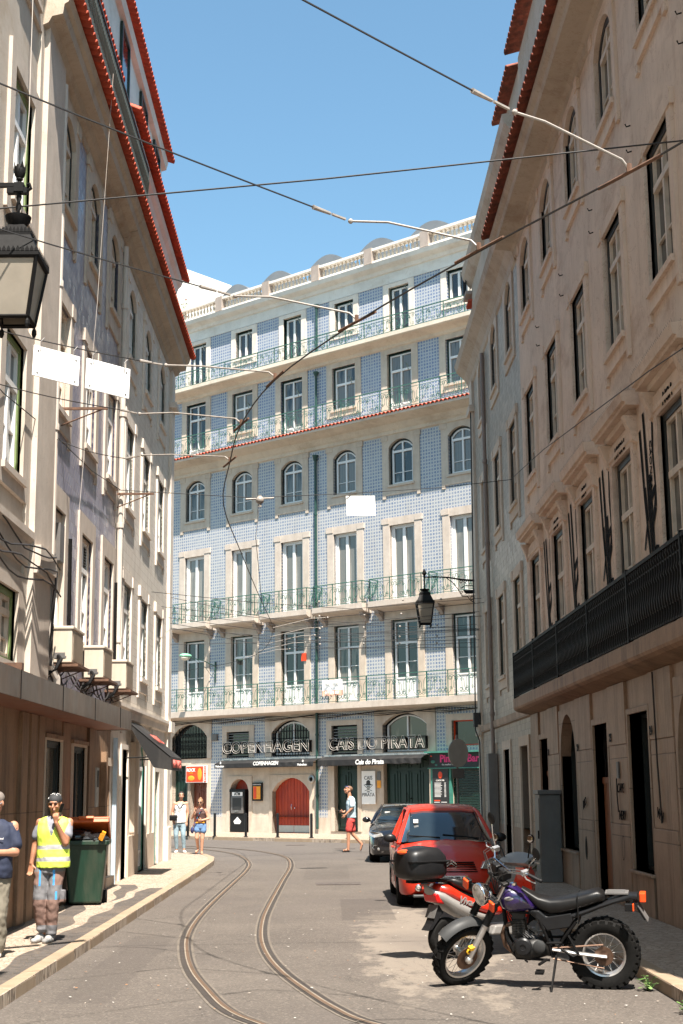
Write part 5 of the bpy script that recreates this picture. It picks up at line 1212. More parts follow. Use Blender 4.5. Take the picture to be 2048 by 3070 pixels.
for k in range(3): b.tube([(1.12 + .05*i, 0, 7.53 - .02*k + .012*(-1)**i) for i in range(9)], .006, 3)
b.build('arm', BLACK, t)
# traffic sign seen from the back
t = T('traffic_sign', 'back of a grey round traffic sign on a thin post beside the pink bar', 'traffic sign', (3.02, 34.0, 0), radians(40))
MB().tube([(0, .03, .1), (0, .03, 3.1)], .028, 8).build('post', GREY, t, smooth=True)
MB().lathe([(.33, 0), (.33, .015), (.3, .02), (.02, .02)], (0, 0, 2.68), 28, Matrix.Rotation(pi/2, 3, 'X')).build('disc', GREYL, t); MB().box(-.2, .2, -.0, .012, 2.1, 2.32).build('plate', GREY, t)
b = MB(); b.box(-.2, .2, .01, .03, 2.75, 2.78); b.box(-.2, .2, .01, .03, 2.55, 2.58); b.build('clamp', GREYL, t)
# utility cabinet
t = T('utility_cabinet', 'tall grey metal utility cabinet standing against the stone wall at right', 'cabinet', (4.16, 27.75, .12), RR)
MB().box(-.3, .3, -.2, .2, 0, 1.62).build('body', GREY, t, bevel=.012); MB().box(-.33, .33, -.23, .22, 1.62, 1.70).build('lid', GREY, t, bevel=.01); MB().box(-.26, .26, -.215, -.195, .1, 1.55).build('door', GREY, t, bevel=.006); MB().box(.2, .23, -.24, -.21, .8, .95).build('handle', BLACKP, t)
# ---------------------------------------------------------------- vehicles
def pod(b, secs, n=14, e=2.4, axis='x'):
    """superellipse sections: (s, c1, c2, r1, r2) ; axis x: ring in (y,z)"""
    R = []
    for s, c1, c2, r1, r2 in secs:
        ring = []
        for j in range(n):
            a = 2*pi*j/n; ca, sa = cos(a), sin(a)
            u = abs(ca)**(2/e)*(1 if ca >= 0 else -1)*r1 + c1; v = abs(sa)**(2/e)*(1 if sa >= 0 else -1)*r2 + c2
            ring.append((s, u, v) if axis == 'x' else (u, v, s))
        R.append(ring)
    return b.rings(R)
PURPLE = M('purple_tank_paint', (.016, .006, .055), .25, .1, 4, coat=1.)
SEATM = M('black_vinyl', (.008, .0075, .0075), .4, .12, 6, bump=.1, bs=200, spec=.35)
DKPL = M('dark_grey_plastic', (.012, .012, .013), .4, .1, 6, spec=.3)
FENDG = M('grey_fender_plastic', (.035, .035, .035), .55, .1, 6, spec=.3)
SILV = M('silver_paint', (.27, .255, .24), .35, .08, 6, .3)
SREDM = M('scooter_red_paint', (.58, .022, .008), .3, .08, 4, coat=.8)
AMBER = M('amber_lens', (.85, .08, .015), .2, .1, 30); REDL = M('red_lens', (.6, .01, .01), .15, .1, 30)
LENS = M('headlamp_lens', (.55, .53, .50), .08, .3, 30, .6); ENG = M('engine_casting', (.018, .017, .016), .5, .25, 18, .3); RUSTD = M('rusty_disc', (.13, .075, .05), .5, .3, 20, .6)
YEL = M('yellow_lock', (.8, .42, .02), .4)
def wheel(parent, c, R, w, rimr, rimm, spokes=0, knobs=0, disc=0, rot=None, nm='wheel', tyre=RUBBER, depth=None, Mx=None, name_t='tyre'):
    """axle along local y"""
    b = MB(); n = 40; t = (R - rimr)
    prof = [(rimr, -w*.36), (rimr + t*.35, -w*.5), (R - t*.25, -w*.48), (R - t*.05, -w*.3), (R, 0), (R - t*.05, w*.3), (R - t*.25, w*.48), (rimr + t*.35, w*.5), (rimr, w*.36)]
    X = Matrix.Rotation(pi/2, 3, 'X')
    R_ = []
    for i in range(n):
        a = 2*pi*i/n; R_.append([(r*cos(a), h, r*sin(a)) for r, h in prof])
    b.rings(R_, False, True)
    if knobs:
        for i in range(knobs):
            a = 2*pi*i/knobs
            for k, (yo, rr) in enumerate(((-.36, -.012), (-.12, .0), (.14, .0), (.37, -.012))):
                aa = a + (k % 2)*pi/knobs; s0 = len(b.v)
                b.box(-R*pi/knobs*.62, R*pi/knobs*.62, (yo - .105)*w, (yo + .105)*w, -.02, .016 + rr*.4)
                b.xf(Matrix.Translation((cos(aa)*(R + rr), 0, sin(aa)*(R + rr))) @ Matrix.Rotation(pi/2 - aa, 4, 'Y'), s0)
    e = bpy.data.objects.new(nm, None)
    me = b.mesh(name_t, tyre, True, 40); o = link(nm, me, parent, c)
    if Mx is not None: o.matrix_local = Mx @ Matrix.Translation(c)
    r = MB(); R_ = []
    for i in range(n):
        a = 2*pi*i/n; R_.append([(q*cos(a), h, q*sin(a)) for q, h in ((rimr*1.02, -w*.36), (rimr*1.02, w*.36), (rimr*.93, w*.30), (rimr*.88, w*.1), (rimr*.88, -w*.1), (rimr*.93, -w*.30))])
    r.rings(R_, False, True); r.build('rim', rimm, o, smooth=True)
    h = MB()
    if spokes:
        h.tube([(0, -w*.45, 0), (0, w*.45, 0)], .03, 10); h.tube([(0, -w*.35, 0), (0, -w*.3, 0)], .05, 12)
        for i in range(spokes):
            a = 2*pi*i/spokes; d = .35*(1 if i % 2 else -1); s_ = (1 if i % 4 < 2 else -1)
            h.tube([(.035*cos(a - d), s_*w*.3, .035*sin(a - d)), (rimr*.92*cos(a + d*.4), s_*w*.05, rimr*.92*sin(a + d*.4))], .0028, 3)
        h.build('spokes', ALU, o)
    if disc:
        MB().lathe([(disc, 0), (disc, .005), (disc*.62, .005), (disc*.6, 0)], (0, w*.5 + .012, 0), 26, X).build('brake_disc', RUSTD, o)
    return o
# --- purple motorcycle
MO = T('motorcycle', 'black and purple motorcycle with knobbly tyres leaning on its side stand, nearest at right', 'motorcycle', (2.62, 14.15, 0), radians(165))
MO.rotation_euler = (radians(-8), 0, radians(165))
MO.rotation_euler = (Matrix.Rotation(radians(165), 3, 'Z') @ Matrix.Rotation(radians(-8), 3, 'X')).to_euler()
def q(px, py, y=0): return ((1215 - px)/694, y, (1245 - (1215 - px)*.035 - py)/719)
def qp(*p): return [(q(*a)[0], q(*a)[2]) for a in p]
wheel(MO, (0, 0, .33), .325, .19, .205, ALU, 28, 26, 0)
o = MB().lathe([(.09, 0), (.09, .006), (.05, .006), (.05, 0)], (0, .115, .33), 26, Matrix.Rotation(pi/2, 3, 'X')).build('sprocket', RUSTD, MO)
b = MB(); b.tube([(.0, .125, .44), (.48, .12, .40)], .008, 4).tube([(0, .125, .222), (.48, .12, .30)], .008, 4); b.build('chain', RUSTD, MO)
b = MB()
for s in (1, -1): b.tube([(-.03, s*.135, .33), (.22, s*.13, .355), (.48, s*.11, .385)], [.028, .03, .028], 8, flat=.6)
b.build('swingarm', ALU, MO, smooth=True)
# seat
b = MB(); secs = []
top = [(1243, 610), (1225, 585), (1190, 566), (1120, 582), (1040, 603), (960, 614), (880, 618), (800, 600), (740, 568), (690, 540)]
bot = [(1243, 640), (1225, 650), (1190, 655), (1120, 680), (1040, 700), (960, 722), (880, 730), (800, 690), (740, 625), (690, 570)]
wd = [.07, .1, .12, .125, .13, .13, .125, .11, .085, .05]
for t_, u_, w_ in zip(top, bot, wd):
    a, c = q(*t_), q(*u_); secs.append((a[0], 0, (a[2] + c[2])/2, w_, (a[2] - c[2])/2))
pod(b, secs, 18, 3.2); b.build('seat', SEATM, MO, smooth=True, ang=60)
MB().box(q(1062, 0)[0] - .006, q(1062, 0)[0] + .006, -.137, .137, q(0, 690)[2] - .08, q(1062, 598)[2]).build('strap', BLACKP, MO, bevel=.004)
# tank
b = MB(); secs = []
for (px, t_, u_, w_) in ((795, 672, 690, .06), (750, 622, 700, .10), (700, 572, 706, .13), (650, 536, 710, .145), (600, 516, 708, .145), (560, 510, 690, .12), (535, 530, 650, .07)):
    a, c = q(px, t_), q(px, u_); secs.append((a[0], 0, (a[2] + c[2])/2, w_, (a[2] - c[2])/2))
pod(b, secs, 20, 2.6); tk = b.build('fuel_tank', PURPLE, MO, smooth=True, ang=70)
MB().ball(q(610, 603, .142), (.045, .008, .02)).build('badge', SILV, tk, smooth=True); MB().lathe([(.035, 0), (.035, .02), (.01, .028)], q(630, 528, 0), 14).build('filler_cap', CHROME, tk)
# side panel + tail
b = MB(); b.prism(qp((728, 697), (800, 690), (850, 735), (1015, 712), (1025, 770), (1000, 812), (850, 832), (800, 765)), -.115, .115); b.build('side_panel', DKPL, MO, bevel=.012)
b = MB(); secs = []
for (px, t_, u_, w_) in ((1010, 712, 765, .115), (1100, 688, 738, .11), (1200, 655, 700, .10), (1300, 628, 668, .09), (1400, 600, 645, .08), (1450, 602, 650, .07)):
    a, c = q(px, t_), q(px, u_); secs.append((a[0], 0, (a[2] + c[2])/2, w_, (a[2] - c[2])/2))
pod(b, secs, 14, 3); b.build('rear_fender', DKPL, MO, smooth=True)
b = MB(); a = q(1240, 592); c = q(1392, 588); b.box(c[0], a[0], -.07, .07, a[2] - .012, a[2] + .006)
for i in range(3): b.box(c[0] + .03, a[0] - .02, -.06 + i*.05, -.04 + i*.05, a[2] + .006, a[2] + .012)
b.build('rack', GREY, MO, bevel=.005)
a = q(1482, 632); MB().box(a[0] - .03, a[0] + .03, -.055, .055, a[2] - .045, a[2] + .045).build('tail_light', AMBER, MO, bevel=.01)
for s in (1, -1):
    a = q(1405, 675); b = MB(); b.tube([(a[0] + .05, s*.06, a[2]), (a[0] + .02, s*.16, a[2])], .012, 6); b.box(a[0] - .02, a[0] + .05, s*.17 - .025, s*.17 + .025, a[2] - .035, a[2] + .035); o = b.build('indicator', BLACKP, MO, bevel=.008)
    MB().box(a[0] - .035, a[0] - .02, s*.17 - .024, s*.17 + .024, a[2] - .034, a[2] + .034).build('lens', AMBER, o, bevel=.006)
b = MB(); a = q(1455, 680); c = q(1512, 785); b.rings([[(a[0], -.09, a[2]), (a[0], .09, a[2]), (a[0] + .008, .09, a[2]), (a[0] + .008, -.09, a[2])], [(c[0], -.09, c[2]), (c[0], .09, c[2]), (c[0] + .008, .09, c[2]), (c[0] + .008, -.09, c[2])]]); b.build('number_plate', GREY, MO)
MB().prism(qp((1420, 660), (1450, 665), (1500, 780), (1485, 778)), -.07, .07).build('mud_flap', DKPL, MO)
# engine
b = MB()
for i in range(10):
    c = q(658, 765 + i*11); b.box(c[0] - .065, c[0] + .065, -.08, .08, c[2] - .005, c[2] + .004)
c = q(658, 815); b.box(c[0] - .045, c[0] + .045, -.06, .06, c[2] - .1, c[2] + .1); b.box(c[0] - .06, c[0] + .06, -.07, .07, c[2] + .09, c[2] + .15)
b.build('cylinder', ENG, MO)
b = MB(); pod(b, [(q(600, 0)[0] , 0, q(0, 925)[2] - .03, .05, .05), (q(640, 0)[0], 0, q(0, 925)[2] - .03, .12, .09), (q(720, 0)[0], 0, q(0, 925)[2] - .02, .14, .11), (q(800, 0)[0], 0, q(0, 925)[2], .13, .10), (q(850, 0)[0], 0, q(0, 940)[2], .06, .06)], 14, 2.6)
b.build('crankcase', ENG, MO, smooth=True, ang=60)
X90 = Matrix.Rotation(-pi/2, 3, 'X')
c = q(690, 930); MB().lathe([(.085, 0), (.085, .03), (.07, .045), (.03, .05), (.028, .042), (.005, .042)], (c[0], .125, c[2]), 22, X90).build('engine_cover', DKPL, MO, smooth=True)
c = q(795, 935); MB().lathe([(.06, 0), (.06, .03), (.04, .04), (.005, .04)], (c[0], .115, c[2]), 18, X90).build('engine_cover', FENDG, MO, smooth=True)
b = MB(); b.tube([q(640, 780, .03), q(565, 800, .05), q(545, 860, .05), q(560, 940, .03), q(620, 1005, 0), q(700, 1030, -.06), q(850, 1010, -.12)], .022, 8); b.build('exhaust_pipe', RUSTD, MO, smooth=True)
b = MB(); b.tube([q(850, 1000, -.13), q(1050, 900, -.15), q(1250, 800, -.16)], [.03, .045, .04], 10); b.build('muffler', BLACK, MO, smooth=True)
# frame
b = MB()
for s in (1, -1):
    for P in ([q(560, 560, 0), q(560, 700, s*.04), q(575, 880, s*.07), q(640, 1015, s*.09), q(860, 1030, s*.1)], [q(805, 760, s*.12), q(850, 880, s*.12), q(880, 1010, s*.11)], [q(1045, 775, s*.10), q(960, 880, s*.12), q(880, 1010, s*.11)], [q(845, 912, s*.12), q(945, 912, s*.12)], [q(600, 700, s*.06), q(800, 720, s*.08), q(1040, 740, s*.1)]):
        b.tube(P, .014, 7)
b.build('frame', BLACK, MO, smooth=True)
b = MB()
for i in range(26): a = i/25; b.tube([tuple(Vector(q(1000, 850, .0)).lerp(Vector(q(950, 980, 0)), (i + k)/27) + Vector((.035*cos(i*2.2 + k), .035*sin(i*2.2 + k), 0))) for k in (0, .5, 1)], .006, 4)
b.tube([q(1000, 840), q(945, 990)], .016, 7).build('shock_absorber', BLACK, MO)
b = MB(); b.tube([q(990, 860, .13), q(1055, 985, .16), q(1020, 995, .18), q(940, 950, .14)], .012, 6); b.build('chain_guard', BLACK, MO)
b = MB(); b.tube([q(905, 1000, .12), q(890, 1110, .25), q(872, 1238, .40)], [.014, .012, .012], 6); b.box(q(872, 0)[0] - .03, q(872, 0)[0] + .03, .37, .42, -.075, -.065)
b.build('side_stand', BLACK, MO)
b = MB(); b.tube([q(840, 1025, .11), q(800, 1030, .26)], .014, 6).box(q(800, 0)[0] - .04, q(800, 0)[0] + .04, .18, .30, q(0, 1020)[2] - .06, q(0, 1020)[2] - .04).tube([q(700, 1020, .15), q(720, 1018, .22)], .01, 5); b.build('foot_peg', BLACK, MO)
b = MB()
for i in range(7): b.tube([q(620 + 9*i, 620 + i*5, .1*(-1)**i*.6), q(585 + i*6, 720, .05*(-1)**i), q(620 + i*14, 800 + 6*i, .07*(-1)**i), q(700 + 10*i, 880, .08*(-1)**i)], .006, 4)
b.build('cable', WIRE, MO)
# steered front end
AX = Vector((1.38, 0, .315)); up = Vector((-.47, 0, .883)).normalized(); HEAD = AX + up*.72 + Vector((-.06, 0, 0))
FR = Matrix.Translation(HEAD) @ Matrix.Rotation(radians(48), 4, up) @ Matrix.Translation(-HEAD)
def front(b, name, mat, **k): b.xf(FR); return b.build(name, mat, MO, **k)
wheel(MO, tuple(AX), .315, .135, .235, ALU, 28, 0, .12, Mx=FR)
b = MB()
for i in range(26):
    a = 2*pi*i/26
    for k in (-1, 1):
        s0 = len(b.v); b.box(-.03, .03, -.05, .0, -.004, .007); b.xf(Matrix.Translation(AX) @ Matrix.Rotation(-a, 4, 'Y') @ Matrix.Translation((0, k*.004 + (.05 if k > 0 else 0), .315)) @ Matrix.Rotation(k*.4, 4, 'Z'), s0)
front(b, 'tyre_tread', RUBBER)
LEG = lambda y, d, off=-.03: tuple(AX + up*d + Vector((off*.0, y, 0)))
for s in (1, -1):
    b = MB(); b.tube([LEG(s*.105, -.02), LEG(s*.105, .06), LEG(s*.105, .38)], [.03, .03, .032], 10); b.ball(LEG(s*.105, 0), .042, 8, 6); front(b, 'fork_leg', ALU, smooth=True)
    b = MB(); m = 22; b.tube([LEG(s*.105, .38 + .22*i/m) for i in range(m + 1)], [.034 if i % 2 else .042 for i in range(m + 1)], 10); front(b, 'fork_boot', BLACKP, smooth=True, ang=80)
    b = MB(); b.tube([LEG(s*.105, .58), LEG(s*.105, .83)], .021, 8); front(b, 'fork_tube', CHROME, smooth=True)
    b = MB(); c = AX + up*.70 + Vector((.10, s*.10, 0)); e = AX + up*.70 + Vector((.13, s*.22, 0)); b.tube([tuple(c), tuple(e)], .012, 6); b.box(e.x - .01, e.x + .03, e.y - .035, e.y + .035, e.z - .045, e.z + .045); o = front(b, 'indicator', BLACKP, bevel=.008)
    b = MB(); b.box(e.x + .03, e.x + .055, e.y - .038, e.y + .038, e.z - .048, e.z + .048); b.xf(FR); b.build('lens', AMBER, o, bevel=.008)
b = MB(); R_ = []
for i in range(13):
    a = radians(48 + 72*i/12); rr = .352 + .02*(1 - i/12); R_.append([(AX.x + rr*cos(a) + 0, -.075, AX.z + rr*sin(a) - .01), (AX.x + (rr + .028)*cos(a), -.045, AX.z + (rr + .028)*sin(a)), (AX.x + (rr + .034)*cos(a), 0, AX.z + (rr + .034)*sin(a)), (AX.x + (rr + .028)*cos(a), .045, AX.z + (rr + .028)*sin(a)), (AX.x + rr*cos(a), .075, AX.z + rr*sin(a) - .01), (AX.x + (rr - .006)*cos(a), 0, AX.z + (rr - .006)*sin(a))])
b.rings(R_); front(b, 'front_fender', FENDG, smooth=True, ang=60)
b = MB(); c = AX + up*.62; b.box(c.x - .03, c.x + .05, -.14, .14, c.z - .02, c.z + .03); c = AX + up*.83; b.box(c.x - .03, c.x + .04, -.14, .14, c.z - .015, c.z + .02); front(b, 'fork_yoke', ENG, bevel=.008)
Yr = Matrix.Rotation(pi/2, 3, 'Y'); c = AX + up*.70 + Vector((.12, 0, .0))
b = MB(); b.lathe([(.02, -.08), (.08, -.055), (.105, 0), (.112, .035), (.108, .05)], tuple(c), 24, Yr); hl = front(b, 'headlight', CHROME, smooth=True)
b = MB(); b.lathe([(.104, .045), (.07, .066), (.02, .07), (.002, .071)], tuple(c), 24, Yr); b.xf(FR); b.build('lens', LENS, hl, smooth=True)
for s in (1, -1):
    b = MB(); c2 = AX + up*.90 + Vector((.0, s*.055, .02)); b.box(c2.x - .05, c2.x + .06, c2.y - .045, c2.y + .045, c2.z - .06, c2.z + .05); front(b, 'gauge', BLACKP, bevel=.014)
HB = AX + up*.86
b = MB(); P = [HB + Vector(v) for v in ((-.17, .40, .12), (-.12, .27, .13), (-.02, .12, .10), (0, .04, .03), (0, -.04, .03), (-.02, -.12, .10), (-.12, -.27, .13), (-.17, -.40, .12))]
b.tube([tuple(p) for p in P], .012, 8); b.tube([tuple(P[2] + Vector((0, .03, .01))), tuple(P[5] + Vector((0, -.03, .01)))], .010, 6); front(b, 'handlebar', CHROME, smooth=True)
for s in (1, -1):
    g0, g1 = HB + Vector((-.125, s*.29, .13)), HB + Vector((-.175, s*.41, .118)); b = MB(); b.tube([tuple(g0), tuple(g1)], .019, 9); b.ball(tuple(g1), .02, 8, 6); gr = front(b, 'grip', BLACKP, smooth=True)
    b = MB(); b.tube([tuple(g0 + Vector((.04, -s*.03, 0))), tuple(g0 + Vector((.06, s*.04, -.005))), tuple(g1 + Vector((.06, 0, -.01)))], .007, 5); b.box(g0.x - .02, g0.x + .05, g0.y - s*.05 - .02, g0.y - s*.05 + .02, g0.z - .02, g0.z + .025); b.xf(FR); b.build('lever', ALU, gr)
    b = MB(); b.tube([tuple(g0 + Vector((0, -s*.02, .02))), tuple(g0 + Vector((.01, s*.02, .13))), tuple(g0 + Vector((-.01, s*.07, .22)))], .007, 6); st = front(b, 'mirror_stalk', CHROME, smooth=True)
    b = MB(); b.lathe([(.002, .016), (.045, .014), (.062, .004), (.06, 0)], tuple(g0 + Vector((-.01, s*.08, .27))), 20, Matrix.Rotation(-pi/2 + .2*s, 3, 'Y') if False else Matrix.Rotation(pi/2, 3, 'Y')); b.xf(FR); mi = b.build('mirror', BLACKP, st, smooth=True)
    b = MB(); b.lathe([(.001, 0), (.057, -.001)], tuple(g0 + Vector((-.012, s*.08, .27))), 20, Yr); b.xf(FR); b.build('mirror_glass', CHROME, st)
b = MB()
for i, (y0, y1) in enumerate(((.3, .06), (.26, -.02), (-.3, -.05), (-.26, .02), (.2, .1))):
    b.tube([tuple(HB + Vector(v)) for v in ((-.1, y0, .14), (.06, y0*.7, .17), (.10, y1, .04), (.03, y1*.5, -.2))], .005, 4)
front(b, 'brake_cable', WIRE)
b = MB(); c = AX + Vector((-.03, .10, .09)); b.tube([tuple(c + Vector((.05*cos(a), 0, .03*sin(a)))) for a in [i*.7 for i in range(10)]], .009, 5); b.box(c.x - .03, c.x + .03, c.y - .02, c.y + .03, c.z + .02, c.z + .05); front(b, 'disc_lock', YEL)

# --- red scooter
SC = T('scooter', 'red and silver scooter with black top case parked behind the purple motorcycle', 'scooter', (1.27, 16.68, 0), radians(30))
def w_(px, py, y=0): return ((px - 310)/790, y, (1330 - (px - 310)*.064 - py)/905)
def wp(*p): return [(w_(*a)[0], w_(*a)[2]) for a in p]
for x in (0.03, 1.28): wheel(SC, (x, 0, .225), .225, .12, .135, SILV, 0, 0, 0)
for x in (.03, 1.28):
    b = MB()
    for i in range(5): a = 2*pi*i/5; b.tube([(x, -.03, .225), (x + .12*cos(a), -.03, .225 + .12*sin(a))], .014, 5)
    b.lathe([(.05, -.03), (.05, .03)], (x, 0, .225), 12, Matrix.Rotation(pi/2, 3, 'X')); b.build('wheel_spokes', SILV, SC)
def podp(px, name, mat, e=2.6, n=16, parent=None, ang=60):
    b = MB(); secs = []
    for (x, t_, u_, wy) in px:
        a, c = w_(x, t_), w_(x, u_); secs.append((a[0], 0, (a[2] + c[2])/2, wy, (a[2] - c[2])/2))
    pod(b, secs, n, e); return b.build(name, mat, parent or SC, smooth=True, ang=ang)
body = podp([(185, 640, 660, .05), (230, 585, 690, .13), (330, 590, 740, .165), (450, 660, 800, .18), (560, 710, 850, .19), (700, 750, 885, .185), (820, 768, 900, .17), (895, 790, 895, .12)], 'body_panel', SREDM)
podp([(125, 600, 640, .04), (180, 640, 740, .12), (260, 660, 800, .165), (360, 715, 870, .185), (480, 770, 930, .20), (620, 850, 950, .195), (720, 880, 945, .17)], 'lower_panel', SILV)
podp([(335, 535, 560, .08), (380, 520, 610, .13), (480, 535, 660, .15), (600, 575, 700, .15), (720, 600, 725, .14), (800, 620, 735, .11), (830, 650, 720, .06)], 'seat', SEATM, 3)
b = MB(); b.prism(wp((155, 688), (200, 680), (262, 730), (290, 790), (180, 775)), -.13, .13); b.build('tail_light', REDL, SC, bevel=.02)
b = MB(); a, c = w_(205, 800), w_(160, 930); b.rings([[(a[0], -.09, a[2]), (a[0], .09, a[2]), (a[0] + .008, .09, a[2]), (a[0] + .008, -.09, a[2])], [(c[0], -.09, c[2]), (c[0], .09, c[2]), (c[0] + .008, .09, c[2]), (c[0] + .008, -.09, c[2])]]); b.build('number_plate', GREY, SC)
MB().prism(wp((230, 800), (275, 870), (150, 1040), (108, 1055), (150, 990)), -.07, .07).build('mud_flap', DKPL, SC)
b = MB(); b.tube([w_(300, 1000, -.17), w_(330, 1005, -.17), w_(470, 1075, -.17), w_(620, 1110, -.15)], [.05, .062, .055, .03], 12); b.build('muffler', CHROME, SC, smooth=True)
b = MB(); pod(b, [(-.02, -.08, .24, .05, .06), (.15, -.08, .26, .09, .10), (.4, -.05, .28, .12, .11), (.6, 0, .28, .08, .08)], 12); b.build('engine', ENG, SC, smooth=True)
MB().prism([(.55, .24), (1.08, .22), (1.12, .3), (1.02, .34), (.6, .34)], -.17, .17).build('footboard', SILV, SC, bevel=.02)
b = MB(); R_ = []
for x, z, w2 in ((1.0, .32, .17), (1.05, .5, .21), (1.12, .7, .2), (1.15, .88, .13), (1.1, .96, .08)): R_.append([(x, -w2, z), (x + .12, -w2*.55, z + .01), (x + .16, 0, z + .02), (x + .12, w2*.55, z + .01), (x, w2, z), (x - .02, 0, z)])
b.rings(R_); b.build('leg_shield', SREDM, SC, smooth=True, ang=60)
b = MB(); pod(b, [(1.12, 0, .5, .1, .08), (1.3, 0, .52, .12, .08), (1.48, 0, .44, .09, .06), (1.55, 0, .36, .04, .04)], 12); b.build('front_fender', SREDM, SC, smooth=True)
b = MB(); R_ = []
for y in (-.26, -.18, -.06, .06, .18, .26):
    k = 1 - (abs(y)/.3)**2*.5; R_.append([(1.0 - .07*k + .02, y, 1.02), (1.02, y, 1.02 + .05*k), (1.12, y, 1.04 + .10*k), (1.18, y, 1.02 + .02*k), (1.12, y, .97)])
b.rings(R_); b.build('handlebar_cover', SILV, SC, smooth=True, ang=50)
MB().ball((1.14, 0, 1.06), (.07, .15, .075)).build('headlight_cowl', SREDM, SC, smooth=True)
for s in (1, -1):
    b = MB(); b.tube([(1.06, s*.24, 1.03), (1.02, s*.36, 1.03)], .02, 8); g = b.build('grip', BLACKP, SC, smooth=True); MB().tube([(1.11, s*.22, 1.03), (1.12, s*.36, 1.02)], .008, 5).build('lever', ALU, g)
    b = MB(); b.tube([(1.06, s*.22, 1.06), (1.05, s*.26, 1.16), (1.03, s*.31, 1.24)], .008, 6); st = b.build('mirror_stalk', BLACKP, SC); MB().ball((1.02, s*.34, 1.30), (.018, .065, .05), 14, 8).build('mirror', BLACKP, st, smooth=True); MB().ball((1.005, s*.34, 1.30), (.006, .056, .042), 14, 8).build('mirror_glass', CHROME, st, smooth=True)
link('lettering', text('Vivacio', .11, SILV, bold=.002, shear=.3, width=.30), SC, w_(510, 765, -.19), (0, radians(15), 0))
# top case
tc = MB(); pod(tc, [(-.56, 0, 1.05, .12, .10), (-.54, 0, 1.05, .19, .15), (-.46, 0, 1.05, .22, .18), (-.3, 0, 1.06, .23, .19), (-.14, 0, 1.05, .22, .18), (-.06, 0, 1.03, .18, .14), (-.04, 0, 1.03, .12, .1)], 24, 3.4)
o = tc.build('top_case', DKPL, SC, smooth=True, ang=60); MB().box(-.555, -.045, -.235, .235, 1.07, 1.09).build('rim_strip', BLACKP, o, bevel=.006); MB().ball((-.49, 0, 1.18), (.09, .13, .035)).build('reflector', AMBER, o, smooth=True)
MB().box(-.45, .12, -.07, .07, .84, .87).tube([(.1, -.1, .84), (-.1, -.1, .87), (-.4, -.08, .86)], .012, 6).tube([(.1, .1, .84), (-.1, .1, .87), (-.4, .08, .86)], .012, 6).build('rack', BLACK, SC)

